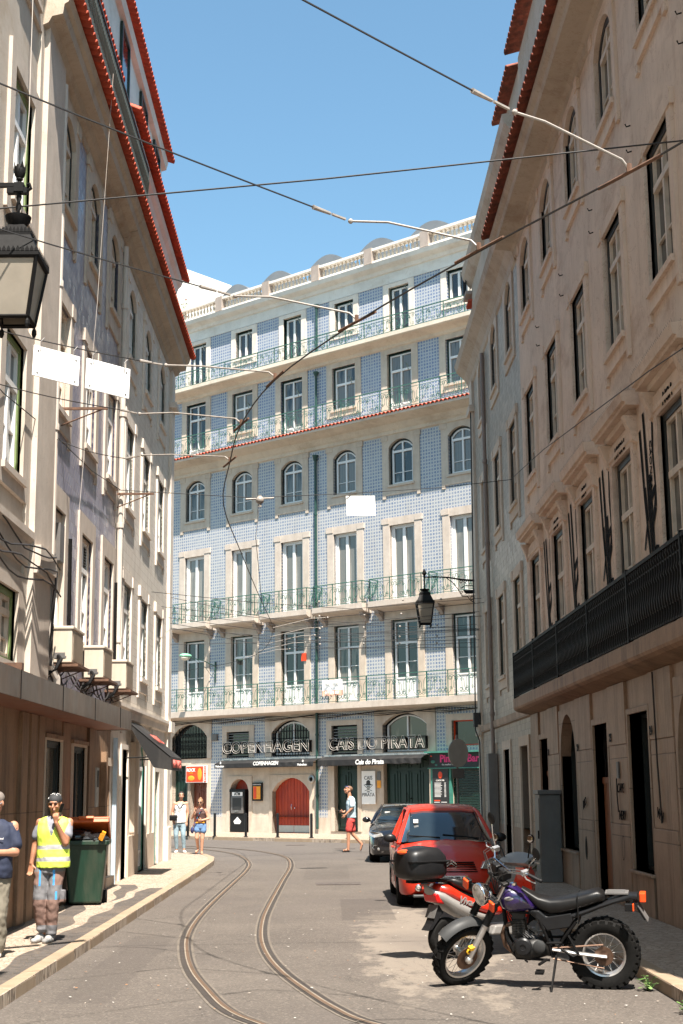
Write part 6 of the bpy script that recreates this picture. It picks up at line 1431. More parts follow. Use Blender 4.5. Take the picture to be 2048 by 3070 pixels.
# --- cars
def interp(T_, x):
    if x <= T_[0][0]: return T_[0][1:]
    for a, c in zip(T_, T_[1:]):
        if x <= c[0]:
            t = (x - a[0])/(c[0] - a[0]); t = t*t*(3 - 2*t)*.4 + t*.6; return tuple(p + (q_ - p)*t for p, q_ in zip(a[1:], c[1:]))
    return T_[-1][1:]
def car(nm, label, loc, rz, spec, paint, group=None):
    K = .93
    spec['glass'] = [(a, b_, c, d, e*K) for a, b_, c, d, e in spec['glass']]; spec['roof'] = [(a, z, w*K) for a, z, w in spec['roof']]
    spec['pillars'] = [([(p[0], p[1]*(1 - (1 - K)*min(max((p[2] - 1)/.4, 0), 1)), p[2]) for p in P], r) for P, r in spec['pillars']]
    t = T(nm, label, 'car', loc, rz, group); L = spec['L']; ax = spec['axles']; wr = spec['wr']; W2 = spec['W']/2
    S_ = spec['secs']   # (s, zb, zsh, ztop, w)   s=distance from nose, shoulder height, centre top, half width
    st = sorted(set([round(i*L/44, 3) for i in range(45)] + [round(a + wr*1.12*cos(k*pi/10), 3) for a in ax for k in range(11)]))
    R = []
    for s in st:
        zb, zs, zt, w = interp(S_, s); zo = zb
        for a in ax:
            d = abs(s - a)
            if d < wr*1.13: zo = max(zo, wr*.96 + sqrt(max((wr*1.15)**2 - d*d, 0)) - wr*.0)
        zo = min(zo, zs - .1)
        half = [(w*.80, min(zb + .02, zo)), (w*.955, zo), (w*.985, (zo + .04)), (w, zo + (zs - zo)*.45), (w*.985, zo + (zs - zo)*.8), (w*.93, zs), (w*.80, zs + (zt - zs)*.45), (w*.45, zs + (zt - zs)*.85)]
        x = -s
        ring = [(x, 0, zb)] + [(x, y, z) for y, z in half] + [(x, 0, zt)] + [(x, -y, z) for y, z in half[::-1]]
        R.append(ring)
    b = MB(); b.rings(R); body = b.build('body', paint, t, smooth=True, ang=38)
    # greenhouse: glass volume + roof skin + pillars
    G = spec['glass']   # (s, zbase, zroof, wbase, wroof)
    R = []
    for (s, zb, zr, wb, w1) in G: R.append([(-s, -wb, zb), (-s, wb, zb), (-s, (wb*.35 + w1*.65), zb + (zr - zb)*.6), (-s, w1, zr - .03), (-s, w1*.6, zr), (-s, -w1*.6, zr), (-s, -w1, zr - .03), (-s, -(wb*.35 + w1*.65), zb + (zr - zb)*.6)])
    MB().rings(R).build('glasshouse', spec['gm'], t, smooth=True, ang=30)
    rf = spec['roof']; R = []
    for (s, z, w1) in rf: R.append([(-s, -w1, z - .055), (-s, -w1*.97, z - .015), (-s, -w1*.6, z + .012), (-s, 0, z + .022), (-s, w1*.6, z + .012), (-s, w1*.97, z - .015), (-s, w1, z - .055), (-s, 0, z - .05)])
    MB().rings(R).build('roof', paint, t, smooth=True, ang=40)
    for s_ in (1, -1):
        for P, r in spec['pillars']:
            MB().tube([(-p[0], s_*p[1], p[2]) for p in P], r, 8, flat=.55).build('pillar', paint, t, smooth=True)
    # wheels, arches
    for a in ax:
        for s_ in (1, -1):
            c = (-a, s_*(W2 - .105), wr); o = wheel(t, c, wr, .19, wr*.64, spec.get('rimm', GREYL))
            h = MB(); yo = s_*.06
            for k in range(spec.get('nsp', 7)):
                an = 2*pi*k/spec.get('nsp', 7); h.tube([(0, yo, 0), (wr*.6*cos(an), yo, wr*.6*sin(an))], .022, 5)
            h.lathe([(.06, -.012), (.06, .012)], (0, yo + s_*.02, 0), 12, Matrix.Rotation(pi/2, 3, 'X')); h.build('hub_cap', spec.get('rimm', GREYL), o)
            MB().lathe([(wr*1.08, -.12), (wr*1.08, .08)], (-a, s_*(W2 - .16), wr*1.02), 20, Matrix.Rotation(pi/2, 3, 'X')).build('wheel_arch', BLACK, t)
    b = MB().box(-L + .15, -.15, -W2*.78, W2*.78, .17, .45).build('underbody', BLACK, t)
    for s_ in (1, -1):
        m = spec['mirror']; b = MB(); b.ball((-m[0], s_*m[1], m[2]), (.06, .11, .075), 14, 10); b.tube([(-m[0] - .03, s_*(m[1] - .16), m[2] - .05), (-m[0], s_*(m[1] - .05), m[2] - .02)], .025, 6); o = b.build('door_mirror', spec['mm'], t, smooth=True)
        MB().ball((-m[0] - .035, s_*m[1], m[2]), (.03, .09, .055), 12, 8).build('mirror_glass', CHROME, o, smooth=True)
        for dx in spec['doors']:
            R = []
            MB().tube([(-dx[0], s_*(W2 + .004), .35), (-dx[0] - .0, s_*(W2 + .006), .6), (-dx[1], s_*(W2*.95), dx[2])], .006, 4).build('door_seam', BLACK, t)
        for hx in spec['handles']: MB().box(-hx - .08, -hx + .08, s_*(W2 - .01) - .02, s_*(W2 - .01) + .025, spec['hz'] - .015, spec['hz'] + .015).build('door_handle', paint, t, bevel=.008)
    return t
CRED = M('car_red_paint', (.50, .026, .008), .35, .04, 2, coat=.5); CBLK = M('car_black_paint', (.008, .008, .010), .15, .1, 2, coat=1.)
CGL = M('car_glass', (.012, .018, .022), .04, .2, 2, spec=1.); CGL2 = CGL
SIDEP = M('side_trim', (.045, .045, .045), .5)
spec = dict(L=3.9, W=1.72, axles=(.80, 3.26), wr=.31, gm=CGL, mm=DKPL, rimm=GREY, nsp=9,
    secs=[(0, .3, .52, .60, .55), (.05, .22, .58, .68, .66), (.16, .20, .66, .78, .76), (.35, .2, .76, .88, .82), (.6, .2, .84, .97, .85), (.95, .2, .93, 1.05, .86), (1.5, .2, .96, 1.0, .86), (2.6, .2, 1.0, 1.0, .86), (3.4, .2, 1.02, 1.02, .85), (3.7, .22, 1.0, 1.0, .80), (3.86, .28, .9, .92, .72), (3.9, .35, .8, .82, .66)],
    glass=[(.88, 1.0, 1.03, .72, .66), (1.15, 1.0, 1.20, .76, .64), (1.5, .99, 1.41, .78, .61), (1.78, .99, 1.52, .79, .60), (2.4, 1.0, 1.55, .79, .60), (3.1, 1.0, 1.50, .78, .58), (3.55, 1.0, 1.40, .75, .55), (3.78, 1.0, 1.05, .7, .6)],
    roof=[(1.72, 1.515, .60), (1.9, 1.56, .62), (2.4, 1.59, .63), (3.1, 1.55, .61), (3.6, 1.43, .57), (3.68, 1.39, .55)],
    pillars=[([(.86, .80, .98), (1.2, .725, 1.25), (1.55, .655, 1.46), (1.75, .61, 1.52)], .035), ([(1.75, .62, 1.51), (2.4, .65, 1.535), (3.1, .63, 1.49), (3.6, .59, 1.38)], .03), ([(2.35, .80, 1.0), (2.38, .72, 1.3), (2.4, .66, 1.5)], .028), ([(3.3, .79, 1.0), (3.4, .70, 1.25), (3.5, .62, 1.42)], .05), ([(3.8, .72, 1.0), (3.72, .62, 1.3), (3.62, .57, 1.4)], .05)],
    mirror=(1.18, .93, 1.06), doors=[(1.25, 1.35, .95), (2.38, 2.4, .98)], handles=(2.2,), hz=.88)
C1 = car('parked_car', 'red hatchback parked facing the camera, half in shade behind the scooter', (1.93, 23.42, 0), -pi/2, spec, CRED, 'cars parked along the right kerb')
# front details of the red car (nose at local x=0)
MB().box(-.04, .035, -.26, .26, .385, .50).build('number_plate', SIGNW, C1, bevel=.004)
npl = T('tmp', '', ''); bpy.data.objects.remove(npl)
link('plate_lettering', text('31\u00b783\u00b7ZH', .115, BINB, bold=.003, width=.36), C1, (.04, -.0, .442), (0, 0, pi/2))
MB().box(.034, .04, -.26, -.22, .385, .50).build('plate_band', M('plate_blue', (.02, .06, .4), .5), C1); MB().box(.034, .04, .215, .26, .385, .50).build('plate_band', M('plate_yellow', (.75, .4, .05), .5), C1)
b = MB()
for i in range(5): z = .56 + i*.035; b.box(-.12 - i*.008, .015 - i*.018, -.42 + i*.012, .42 - i*.012, z, z + .014)
b.build('grille', BLACK, C1)
MB().box(-.1, .012, -.40, .40, .26, .35).build('lower_intake', BLACK, C1, bevel=.01); MB().box(-.35, .03, -.62, .62, .17, .215).build('chin_spoiler', SIDEP, C1, bevel=.015); MB().box(-.15, .02, -.50, .50, .375, .395).build('bumper_strip', BLACK, C1)
b = MB()
for z in (.70, .655):
    b.rings([[(0, -.085, z - .03), (0, -.085, z - .012), (.02, -.085, z - .012), (.02, -.085, z - .03)], [(0, 0, z + .035), (0, 0, z + .055), (.02, 0, z + .055), (.02, 0, z + .035)], [(0, .085, z - .03), (0, .085, z - .012), (.02, .085, z - .012), (.02, .085, z - .03)]])
b.xf(Matrix.Translation((-.035, 0, 0))); b.build('chevron_badge', CHROME, C1)
for s in (1, -1):
    b = MB(); P = [(-.01, s*.47, .60), (-.08, s*.70, .59), (-.27, s*.82, .66), (-.42, s*.84, .80), (-.20, s*.70, .77), (-.06, s*.54, .71)]
    b.add([(p[0] + .03, p[1]*1.01, p[2] + .01) for p in P] + [(p[0] - .12, p[1]*.95, p[2]) for p in P], [(0, 1, 2, 3, 4, 5)] + [(i, (i + 1) % 6, 6 + (i + 1) % 6, 6 + i) for i in range(6)]); o = b.build('headlight', LENS, C1, bevel=.012)
    b = MB(); b.ball((-.06, s*.62, .65), (.06, .05, .045), 10, 8); b.ball((-.18, s*.74, .70), (.06, .05, .04), 10, 8); b.build('lamp', CHROME, o, smooth=True)
    b = MB(); b.lathe([(.055, 0), (.055, .02), (.045, .025)], (-.02, s*.53, .32), 16, Matrix.Rotation(pi/2, 3, 'Y')); o = b.build('fog_light', CHROME, C1, smooth=True); MB().lathe([(.045, .0), (.02, .03), (.002, .031)], (-.005, s*.53, .32), 14, Matrix.Rotation(pi/2, 3, 'Y')).build('lens', LENS, o, smooth=True)
    MB().tube([(-.5, s*.80, .95), (-1.2, s*.84, .98)], .003, 4).build('trim', BLACK, C1)
    MB().box(-2.9, -1.0, s*.865 - .012, s*.865 + .012, .52, .59).build('rubbing_strip', SIDEP, C1, bevel=.006)
MB().tube([(-.93, .55, 1.055), (-.98, .1, 1.10), (-1.0, -.05, 1.115)], .010, 5).tube([(-.93, -.1, 1.07), (-1.0, -.62, 1.10)], .010, 5).build('wiper', BLACK, C1)
MB().box(-1.36, -1.30, -.52, -.44, 1.30, 1.36).build('window_sticker', SIGNW, C1)
b = MB(); b.ball((-1.8, -.35, 1.05), (.12, .2, .22)); b.ball((-1.8, .38, 1.05), (.12, .2, .22)); b.build('seat', DKPL, C1, smooth=True)
spec2 = dict(L=4.2, W=1.82, axles=(.88, 3.48), wr=.335, gm=CGL, mm=CBLK, rimm=GREYL, nsp=5,
    secs=[(0, .32, .55, .66, .60), (.06, .22, .62, .74, .74), (.2, .20, .70, .83, .82), (.5, .2, .80, .92, .88), (.9, .2, .90, .99, .905), (1.2, .2, .95, 1.02, .91), (1.8, .2, .97, 1.0, .91), (3.0, .2, .99, 1.0, .91), (3.7, .2, 1.0, 1.02, .89), (4.05, .25, .96, .98, .82), (4.2, .35, .85, .87, .72)],
    glass=[(1.2, .98, 1.0, .78, .7), (1.5, .98, 1.16, .80, .67), (1.95, .98, 1.36, .81, .62), (2.3, .98, 1.41, .81, .60), (2.9, .98, 1.42, .81, .59), (3.5, .99, 1.37, .79, .57), (3.95, 1.0, 1.20, .74, .55), (4.1, 1.0, 1.02, .7, .6)],
    roof=[(1.98, 1.395, .62), (2.2, 1.43, .63), (2.7, 1.455, .63), (3.3, 1.43, .61), (3.9, 1.30, .57)],
    pillars=[([(1.18, .85, .97), (1.6, .76, 1.22), (2.0, .64, 1.39)], .035), ([(2.0, .64, 1.39), (2.7, .66, 1.42), (3.4, .63, 1.37), (3.9, .58, 1.26)], .03), ([(2.55, .83, 1.0), (2.58, .74, 1.25), (2.6, .67, 1.4)], .028), ([(3.5, .82, 1.0), (3.6, .73, 1.2), (3.75, .63, 1.32)], .06)],
    mirror=(1.42, .99, 1.06), doors=[(1.4, 1.5, .96), (2.6, 2.6, .97)], handles=(2.45, 3.35), hz=.88)
C2 = car('parked_car', 'shiny black car parked beyond the red hatchback', (1.86, 37.3, 0), -pi/2 - radians(3.5), spec2, CBLK, 'cars parked along the right kerb')
for s in (1, -1):
    b = MB(); P = [(-.06, s*.50, .66), (-.13, s*.74, .62), (-.36, s*.89, .68), (-.46, s*.89, .78), (-.22, s*.76, .77), (-.1, s*.56, .74)]
    b.add([(p[0] + .04, p[1]*1.012, p[2] + .012) for p in P] + [(p[0] - .1, p[1]*.95, p[2]) for p in P], [(0, 1, 2, 3, 4, 5)] + [(i, (i + 1) % 6, 6 + (i + 1) % 6, 6 + i) for i in range(6)]); b.build('headlight', LENS, C2, bevel=.012)
    b = MB(); b.tube([(.0 - .07, s*.52, .44), (-.06, s*.76, .44), (-.1, s*.79, .38), (-.1, s*.70, .28), (-.03, s*.52, .28), (-.03, s*.50, .40)], .012, 5); o = b.build('fog_light', CHROME, C2); MB().ball((-.04, s*.62, .35), (.03, .05, .05)).build('lens', LENS, o, smooth=True)
b = MB()
for i in range(5): b.box(-.1, .02 - i*.012, -.36, .36, .44 + i*.045, .455 + i*.045)
b.build('grille', BLACK, C2); MB().box(-.04, .03, -.26, .26, .40, .51).build('number_plate', SIGNW, C2)
MB().tube([(-1.25, .5, 1.03), (-1.32, -.1, 1.08)], .010, 5).tube([(-1.25, -.1, 1.03), (-1.32, -.7, 1.06)], .010, 5).build('wiper', BLACK, C2)
MB().box(-1.72, -1.70, -.5, -.36, 1.22, 1.26).build('window_sticker', SIGNW, C2)
# --- wheelie bin
BN = T('wheelie_bin', 'green wheelie bin overflowing with black bags under an orange lid', 'bin', (-3.9, 23.4, .12), radians(6))
GB = M('bin_green_plastic', (.007, .032, .018), .42, .15, 3, dirt=(.12, .1, .07), damt=.35)
R = [[(-w1, -d, z), (w1, -d, z), (w1, d, z), (-w1, d, z)] for w1, d, z in ((.25, .26, .03), (.33, .36, .92), (.33, .36, .98))]
bb = MB().rings(R).build('body', GB, BN, bevel=.03)
MB().box(-.37, .37, -.40, -.35, .93, 1.0).box(-.37, .37, .35, .40, .93, 1.0).box(-.37, -.32, -.40, .40, .93, 1.0).box(.32, .37, -.40, .40, .93, 1.0).build('rim', GB, BN, bevel=.01)
b = MB(); b.lathe([(.1, -.04), (.1, .04)], (-.28, .3, .1), 16, Matrix.Rotation(pi/2, 3, 'Y')); b.build('wheel', RUBBER, BN, smooth=True); MB().lathe([(.1, -.04), (.1, .04)], (.28, .3, .1), 16, Matrix.Rotation(pi/2, 3, 'Y')).build('wheel', RUBBER, BN, smooth=True)
LID = M('orange_lid_plastic', (.55, .12, .025), .45, .12, 4)
lid = MB().box(-.36, .36, -.78, 0, -.02, .02).box(-.36, .36, -.78, -.72, -.06, .03).box(-.12, .12, -.84, -.78, -.02, .02).box(-.36, -.33, -.78, 0, -.06, .0).box(.33, .36, -.78, 0, -.06, .0).build('lid', LID, BN, loc=(0, .38, 1.02), rot=(radians(-24), 0, radians(0)), bevel=.008)
def bag(x, y, z, r, lab):
    b = MB(); n, m = 22, 14; R = []
    for i in range(m + 1):
        t_ = pi*i/m; R.append([(r[0]*sin(t_)*cos(2*pi*j/n)*(1 + .13*sin(5*j + i*1.3) + random.uniform(-.07, .07)), r[1]*sin(t_)*sin(2*pi*j/n)*(1 + .12*sin(4*j + i) + random.uniform(-.07, .07)), -r[2]*cos(t_)*(1 + .1*sin(j*3 + i))) for j in range(n)])
    b.rings(R); return tag(b.build('rubbish_bag', M('black_bag_film', (.012, .012, .013), .22, .2, 9), None, loc=(x, y, z), smooth=True, ang=25), lab, 'rubbish bag', 'rubbish bags in the bin')
bag(-3.98, 23.25, 1.17, (.26, .24, .12), 'left black rubbish bag piled in the green bin'); bag(-3.70, 23.22, 1.13, (.17, .2, .1), 'right black rubbish bag spilling over the rim of the green bin')
o = MB().box(-.03, .03, -.03, .03, 0, .14).box(-.045, .0, -.032, -.02, .02, .1).build('drink_carton', ORNG, None, loc=(-3.62, 23.0, 1.13), rot=(.3, .4, .2)); tag(o, 'small orange drink carton on the black bags', 'carton')
# ---------------------------------------------------------------- people
from mathutils import noise as NZ
SKIN = M('tanned_skin', (.42, .20, .12), .55, .1, 8); SKIN2 = M('fair_skin', (.52, .28, .18), .55, .08, 8); SKIN3 = M('warm_skin', (.38, .17, .095), .5, .1, 8)
HAIRB = M('dark_brown_hair', (.035, .018, .012), .55, .3, 60); HAIRG = M('grey_stubble_hair', (.17, .14, .12), .8, .35, 90); HAIRS = M('sandy_hair', (.17, .09, .05), .7, .35, 80); HAIRL = M('blond_brown_hair', (.25, .13, .06), .6, .3, 70)
LIP = M('lips', (.32, .08, .06), .5); EYE = M('eye_dark', (.02, .015, .012), .3)
def cap(b, p0, p1, r0, r1, n=12):
    p0, p1 = Vector(p0), Vector(p1); m = 3
    b.tube([p0.lerp(p1, i/m) for i in range(m + 1)], [r0 + (r1 - r0)*i/m for i in range(m + 1)], n); b.ball(tuple(p0), r0, n, 8); b.ball(tuple(p1), r1, n, 8)
def limb(b, pts, rs, n=12):
    for i in range(len(pts) - 1): cap(b, pts[i], pts[i+1], rs[i], rs[i+1], n)
def torso(b, secs, n=20, e=2.3): return pod(b, secs, n, e, 'z')   # (z, cx, cy, rx, ry)
def solid(b, name, mats, parent, voxel=.012, smooth=4, matf=None, noise=0.):
    me = b.mesh('tmp', mats[0]); o = bpy.data.objects.new('tmp', me); COL.objects.link(o)
    r = o.modifiers.new('r', 'REMESH'); r.mode = 'VOXEL'; r.voxel_size = voxel; r.adaptivity = 0
    s = o.modifiers.new('s', 'SMOOTH'); s.iterations = smooth; s.factor = .5
    bpy.context.view_layer.update(); m2 = bpy.data.meshes.new_from_object(o.evaluated_get(bpy.context.evaluated_depsgraph_get())); bpy.data.objects.remove(o)
    m2.name = name; m2.materials.clear()
    for x in mats: m2.materials.append(x)
    if noise:
        for v in m2.vertices:
            c = v.co; k = noise*(1.5*NZ.noise(Vector((c.x*7 + c.z*3, c.y*7, c.z*9))) + 1.1*NZ.noise(Vector((c.x*22 - c.z*9, c.y*20, c.z*17 + c.x*14)))); v.co = c + v.normal*k
    if matf:
        for p in m2.polygons: p.material_index = matf(p.center, p.normal)
    else:
        for p in m2.polygons: p.material_index = 0
    m2.shade_smooth(); return link(name, m2, parent)
def hand(b, w, d, side, curl=.5, s=1.):
    """w wrist, d direction of the hand, side = direction of the thumb"""
    w, d, t = Vector(w), Vector(d).normalized(), Vector(side).normalized(); t = (t - d*t.dot(d)).normalized(); nrm = d.cross(t)
    pal = [w + d*.02*s, w + d*.085*s]
    for k in (-.028, -.01, .01, .028): cap(b, pal[0] + t*k*.7*s, pal[1] + t*k*s, .014*s, .013*s, 7)
    for k, L in ((.032, .064), (.011, .074), (-.011, .070), (-.031, .055)):
        p = pal[1] + t*k*s; a = curl; q1 = p + (d*cos(a*.6) + nrm*sin(a*.6))*L*.5*s; q2 = q1 + (d*cos(a*1.6) + nrm*sin(a*1.6))*L*.35*s; q3 = q2 + (d*cos(a*2.4) + nrm*sin(a*2.4))*L*.28*s
        limb(b, [p, q1, q2, q3], [.0092*s, .0088*s, .008*s, .0068*s], 6)
    p = w + d*.035*s + t*.03*s; limb(b, [p, p + (d*.5 + t*.8)*.035*s, p + (d*.9 + t*.9 + nrm*.3)*.055*s], [.013*s, .011*s, .009*s], 6)
def head(b, c, f, up=(0, 0, 1), s=1., jaw=1.):
    """f = facing direction; face features are part of the body mesh"""
    c, f, up = Vector(c), Vector(f).normalized(), Vector(up); up = (up - f*up.dot(f)).normalized(); r = f.cross(up)
    R3 = Matrix((r, f, up)).transposed()
    P = lambda x, y, z: c + R3 @ (Vector((x, y, z))*s)
    b.ball(tuple(P(0, -.012, .03)), (.076*s, .095*s, .088*s), 18, 12, R3)
    b.ball(tuple(P(0, .012, -.035)), (.062*s*jaw, .074*s, .078*s), 16, 10, R3)
    b.ball(tuple(P(0, .045, -.085)), (.034*s*jaw, .034*s, .028*s), 12, 8, R3)
    cap(b, P(0, .088, .012), P(0, .112, -.022), .010*s, .016*s, 8); b.ball(tuple(P(0, .083, .035)), (.055*s, .018*s, .012*s), 12, 8, R3)
    b.ball(tuple(P(0, .088, -.055)), (.026*s, .012*s, .012*s), 10, 6, R3)
    for k in (-1, 1):
        b.ball(tuple(P(k*.078, -.008, -.005)), (.012*s, .02*s, .032*s), 8, 8, R3); b.ball(tuple(P(k*.042, .07, -.02)), (.022*s, .022*s, .02*s), 8, 6, R3)
    return P, R3
def face(parent, P, R3, s=1., brow=HAIRB, glasses=None, mouth=True):
    b = MB()
    for k in (-1, 1): b.ball(tuple(P(k*.031, .082, .012)), (.013*s, .008*s, .0065*s), 8, 6, R3)
    b.build('eyes', EYE, parent, smooth=True); b = MB()
    for k in (-1, 1): b.tube([tuple(P(k*.015, .096, .030)), tuple(P(k*.032, .095, .036)), tuple(P(k*.052, .082, .030))], .005*s, 5)
    b.build('eyebrows', brow, parent)
    if mouth: MB().tube([tuple(P(-.024, .092, -.056)), tuple(P(0, .102, -.058)), tuple(P(.024, .092, -.056))], [.003*s, .006*s, .003*s], 6).build('mouth', LIP, parent)
    if glasses:
        b = MB()
        for k in (-1, 1): b.ball(tuple(P(k*.034, .098, .010)), (.027*s, .006*s, .020*s), 12, 6, R3); b.tube([tuple(P(k*.06, .092, .014)), tuple(P(k*.08, .0, .01))], .003*s, 4)
        b.build('glasses', glasses, parent, smooth=True)
def shoe(b, ank, toe, w=.045, h=.06, z0=0.):
    a, t = Vector(ank), Vector(toe); m = a.lerp(t, .45)
    for p, r, hh in ((a, w*.85, h), (m, w*.95, h*.8), (t, w*.9, h*.55)): b.ball((p.x, p.y, z0 + hh*.6), (r, r, hh*.62), 12, 8)
    d = (t - a); d.z = 0
    for i in range(7): p = a.lerp(t, i/6); b.ball((p.x, p.y, z0 + .03), (w*(.85 + .1*sin(pi*i/6)), w*.9, .032), 12, 6)

# --- worker in the yellow vest  (x right, z up as seen; y toward the camera is negative)
def X_(px): return (px - 720)/1138
def Z_(py): return (2170 - py)/1138
V = T('person', 'man in a yellow reflective vest and dark bandana walking with a hand at his mouth', 'person', (-3.40, 17.7, .12))
sk = MB(); P, R3 = head(sk, (.052, -.02, 1.615), (-.05, -1, -.12), jaw=.95)
cap(sk, (.05, .01, 1.40), (.052, -.005, 1.53), .058, .054); torso(sk, [(1.0, .045, .02, .15, .10), (1.2, .045, .02, .16, .11), (1.38, .05, .02, .17, .10), (1.44, .05, .02, .10, .07)])
sR, eR, wR = (-.13, .02, 1.40), (-.185, .06, 1.15), (-.215, .0, .92)
sL, eL, wL = (.225, .02, 1.40), (.205, -.10, 1.16), (.105, -.17, 1.395)
limb(sk, [sR, eR, wR], [.05, .042, .028]); limb(sk, [sL, eL, wL], [.052, .045, .029])
hand(sk, wR, (-.05, -.1, -1), (.9, -.3, 0), .45); hand(sk, wL, (-.12, -.25, 1), (.9, -.2, .3), 1.15)
for a in (((-.02, .05, .95), (-.08, -.03, .5), (-.07, .08, .1)), ((.10, .03, .95), (.07, -.06, .5), (.035, .03, .1))): limb(sk, a, [.08, .05, .04])
body = solid(sk, 'body', [SKIN3], V, .009, 2)
face(body, P, R3, brow=HAIRG)
BAND = M('bandana_cloth', (.03, .03, .032), .8)
b = MB(); b.ball(tuple(P(0, -.012, .052)), (.084, .103, .078), 18, 12, R3); b.ball(tuple(P(.02, -.115, .01)), (.03, .03, .03)); hat = solid(b, 'bandana', [BAND], V, .008, 1, None)
keep = [p.center.copy() for p in hat.data.polygons]
bmh = bmesh.new(); bmh.from_mesh(hat.data); up_ = R3 @ Vector((0, 0, 1)); c0 = P(0, 0, .038); bmesh.ops.delete(bmh, geom=[f_ for f_ in bmh.faces if (f_.calc_center_median() - c0).dot(up_) < -.004 + .0 * 1 and (f_.calc_center_median() - P(0, -.06, 0)).dot(R3 @ Vector((0, 1, 0))) > 0], context='FACES'); bmh.to_mesh(hat.data); bmh.free()
b = MB()
for i in range(22):
    a, e_ = random.uniform(-pi, pi), random.uniform(.15, 1.3); n_ = Vector((sin(a)*cos(e_), cos(a)*cos(e_), sin(e_))); b.ball(tuple(P(n_.x*.085, -.012 + n_.y*.104, .052 + n_.z*.079)), .0052, 6, 4)
b.build('print', SIGNW, hat)
TEE = M('grey_tshirt', (.22, .22, .25), .85, .08, 9); YV = M('hi_vis_yellow', (.70, .88, .10), .6, .05, 6); REF = M('reflective_tape', (.38, .37, .37), .35, .05, 12); NAVY = M('navy_tshirt', (.018, .024, .05), .8, .12, 8)
b = MB(); torso(b, [(.86, .04, .03, .165, .125), (1.0, .045, .02, .175, .125), (1.2, .045, .02, .18, .125), (1.36, .05, .02, .185, .11), (1.43, .05, .02, .13, .08), (1.465, .05, .015, .07, .065)]); limb(b, [(-.115, .02, 1.39), (-.17, .045, 1.24)], [.058, .062]); limb(b, [(.21, .02, 1.39), (.218, -.045, 1.26)], [.06, .064]); solid(b, 'tshirt', [TEE], V, .014, 3, noise=.004)
b = MB(); torso(b, [(.865, .045, .02, .205, .155), (1.0, .045, .01, .20, .15), (1.15, .045, .01, .195, .145), (1.3, .045, .01, .20, .14), (1.40, .048, .015, .205, .11), (1.445, .05, .02, .17, .085), (1.475, .05, .02, .085, .07)])
def vm(c, n):
    x, z = c.x - .045, c.z
    if n.y < .3 and z > 1.23 and abs(x + .005) < (z - 1.23)*.33: return 2
    zz = z - .03*(x + .0)*(1 if x < 0 else -.2) ; return 1 if (1.085 < zz < 1.135 or .945 < zz < .993) else 0
solid(b, 'vest', [YV, REF, TEE], V, .011, 3, vm, noise=.005)
TG = M('work_trousers_grey', (.14, .135, .14), .85, .15, 8); TB = M('trouser_patch_brown', (.20, .12, .095), .85, .12, 8); TBL = M('trouser_blue', (.05, .28, .62), .7, .1)
b = MB(); torso(b, [(.80, .0, .02, .165, .12), (.88, .015, .02, .172, .125), (.97, .04, .02, .165, .115)])
limb(b, [(-.08, .01, .84), (-.10, -.03, .46), (-.075, .06, .17)], [.098, .078, .072]); limb(b, [(.10, .02, .84), (.07, -.05, .48), (.045, .02, .13)], [.098, .076, .066]); b.ball((-.075, .05, .15), (.075, .08, .04)); b.ball((.045, .02, .10), (.07, .08, .04))
b.box(.12, .20, -.05, .07, .46, .60)
def tm(c, n):
    if .2 < c.z < .50 and c.y < .05: return 1
    if .665 < c.z < .82 and n.y < .2 and (c.x < -.10 or c.x > .09): return 1
    if .66 < c.z < .85 and n.y < -.2 and (-.10 <= c.x < -.078 or .062 < c.x <= .09): return 2
    if .47 < c.z < .6 and .10 < c.x < .125: return 2
    return 0
solid(b, 'trousers', [TG, TB, TBL], V, .012, 3, tm, noise=.006)
SHG = M('grey_work_shoe', (.27, .26, .25), .7, .12, 9)
b = MB(); shoe(b, (-.085, .06, 0), (-.13, -.12, 0), .052, .09); shoe(b, (.04, .02, 0), (.01, -.16, 0), .052, .09); o = solid(b, 'shoes', [SHG], V, .009, 2)
ph = MB().box(-.022, .022, -.004, .004, -.055, .055).build('phone', BLACKP, None, loc=(-3.40 + .14, 17.7 - .07, .12 + 1.57), rot=(.3, .15, .9)); tag(ph, 'black phone held at the ear of the man in the yellow vest', 'phone')
# --- man in the navy t-shirt at the left edge
N = T('person', 'man in a navy t-shirt and glasses looking down at the left picture edge', 'person', (-3.69, 16.05, .12))
fn = (-.35, -.9, -.35)
sk = MB(); P, R3 = head(sk, (.015, -.04, 1.645), fn); cap(sk, (-.01, .02, 1.42), (-.01, .0, 1.56), .066, .06); torso(sk, [(.95, -.01, .0, .17, .14), (1.2, -.01, 0, .19, .14), (1.4, -.01, .01, .19, .11), (1.46, -.01, .02, .1, .07)])
sL, eL, wL = (.20, .02, 1.40), (.235, -.02, 1.12), (.02, -.24, 1.12); sR, eR, wR = (-.23, .02, 1.40), (-.28, -.03, 1.13), (-.10, -.26, 1.15)
limb(sk, [sL, eL, wL], [.056, .05, .032]); limb(sk, [sR, eR, wR], [.056, .05, .032]); hand(sk, wL, (-1, -.3, .1), (0, -.2, 1), .7); hand(sk, wR, (.6, -.3, .1), (0, -.3, 1), .7)
for a in (((.08, .03, .95), (.07, -.02, .5), (.06, .06, .1)), ((-.10, .03, .95), (-.13, -.02, .5), (-.14, .06, .1))): limb(sk, a, [.08, .05, .04])
nb_ = solid(sk, 'body', [SKIN], N, .010, 2); face(nb_, P, R3, brow=HAIRG, glasses=M('spectacle_glass', (.25, .32, .36), .1, .1, 20))
b = MB(); b.ball(tuple(P(0, -.022, .048)), (.081, .098, .078), 18, 12, R3); hr = b.build('hair', HAIRG, nb_, smooth=True)
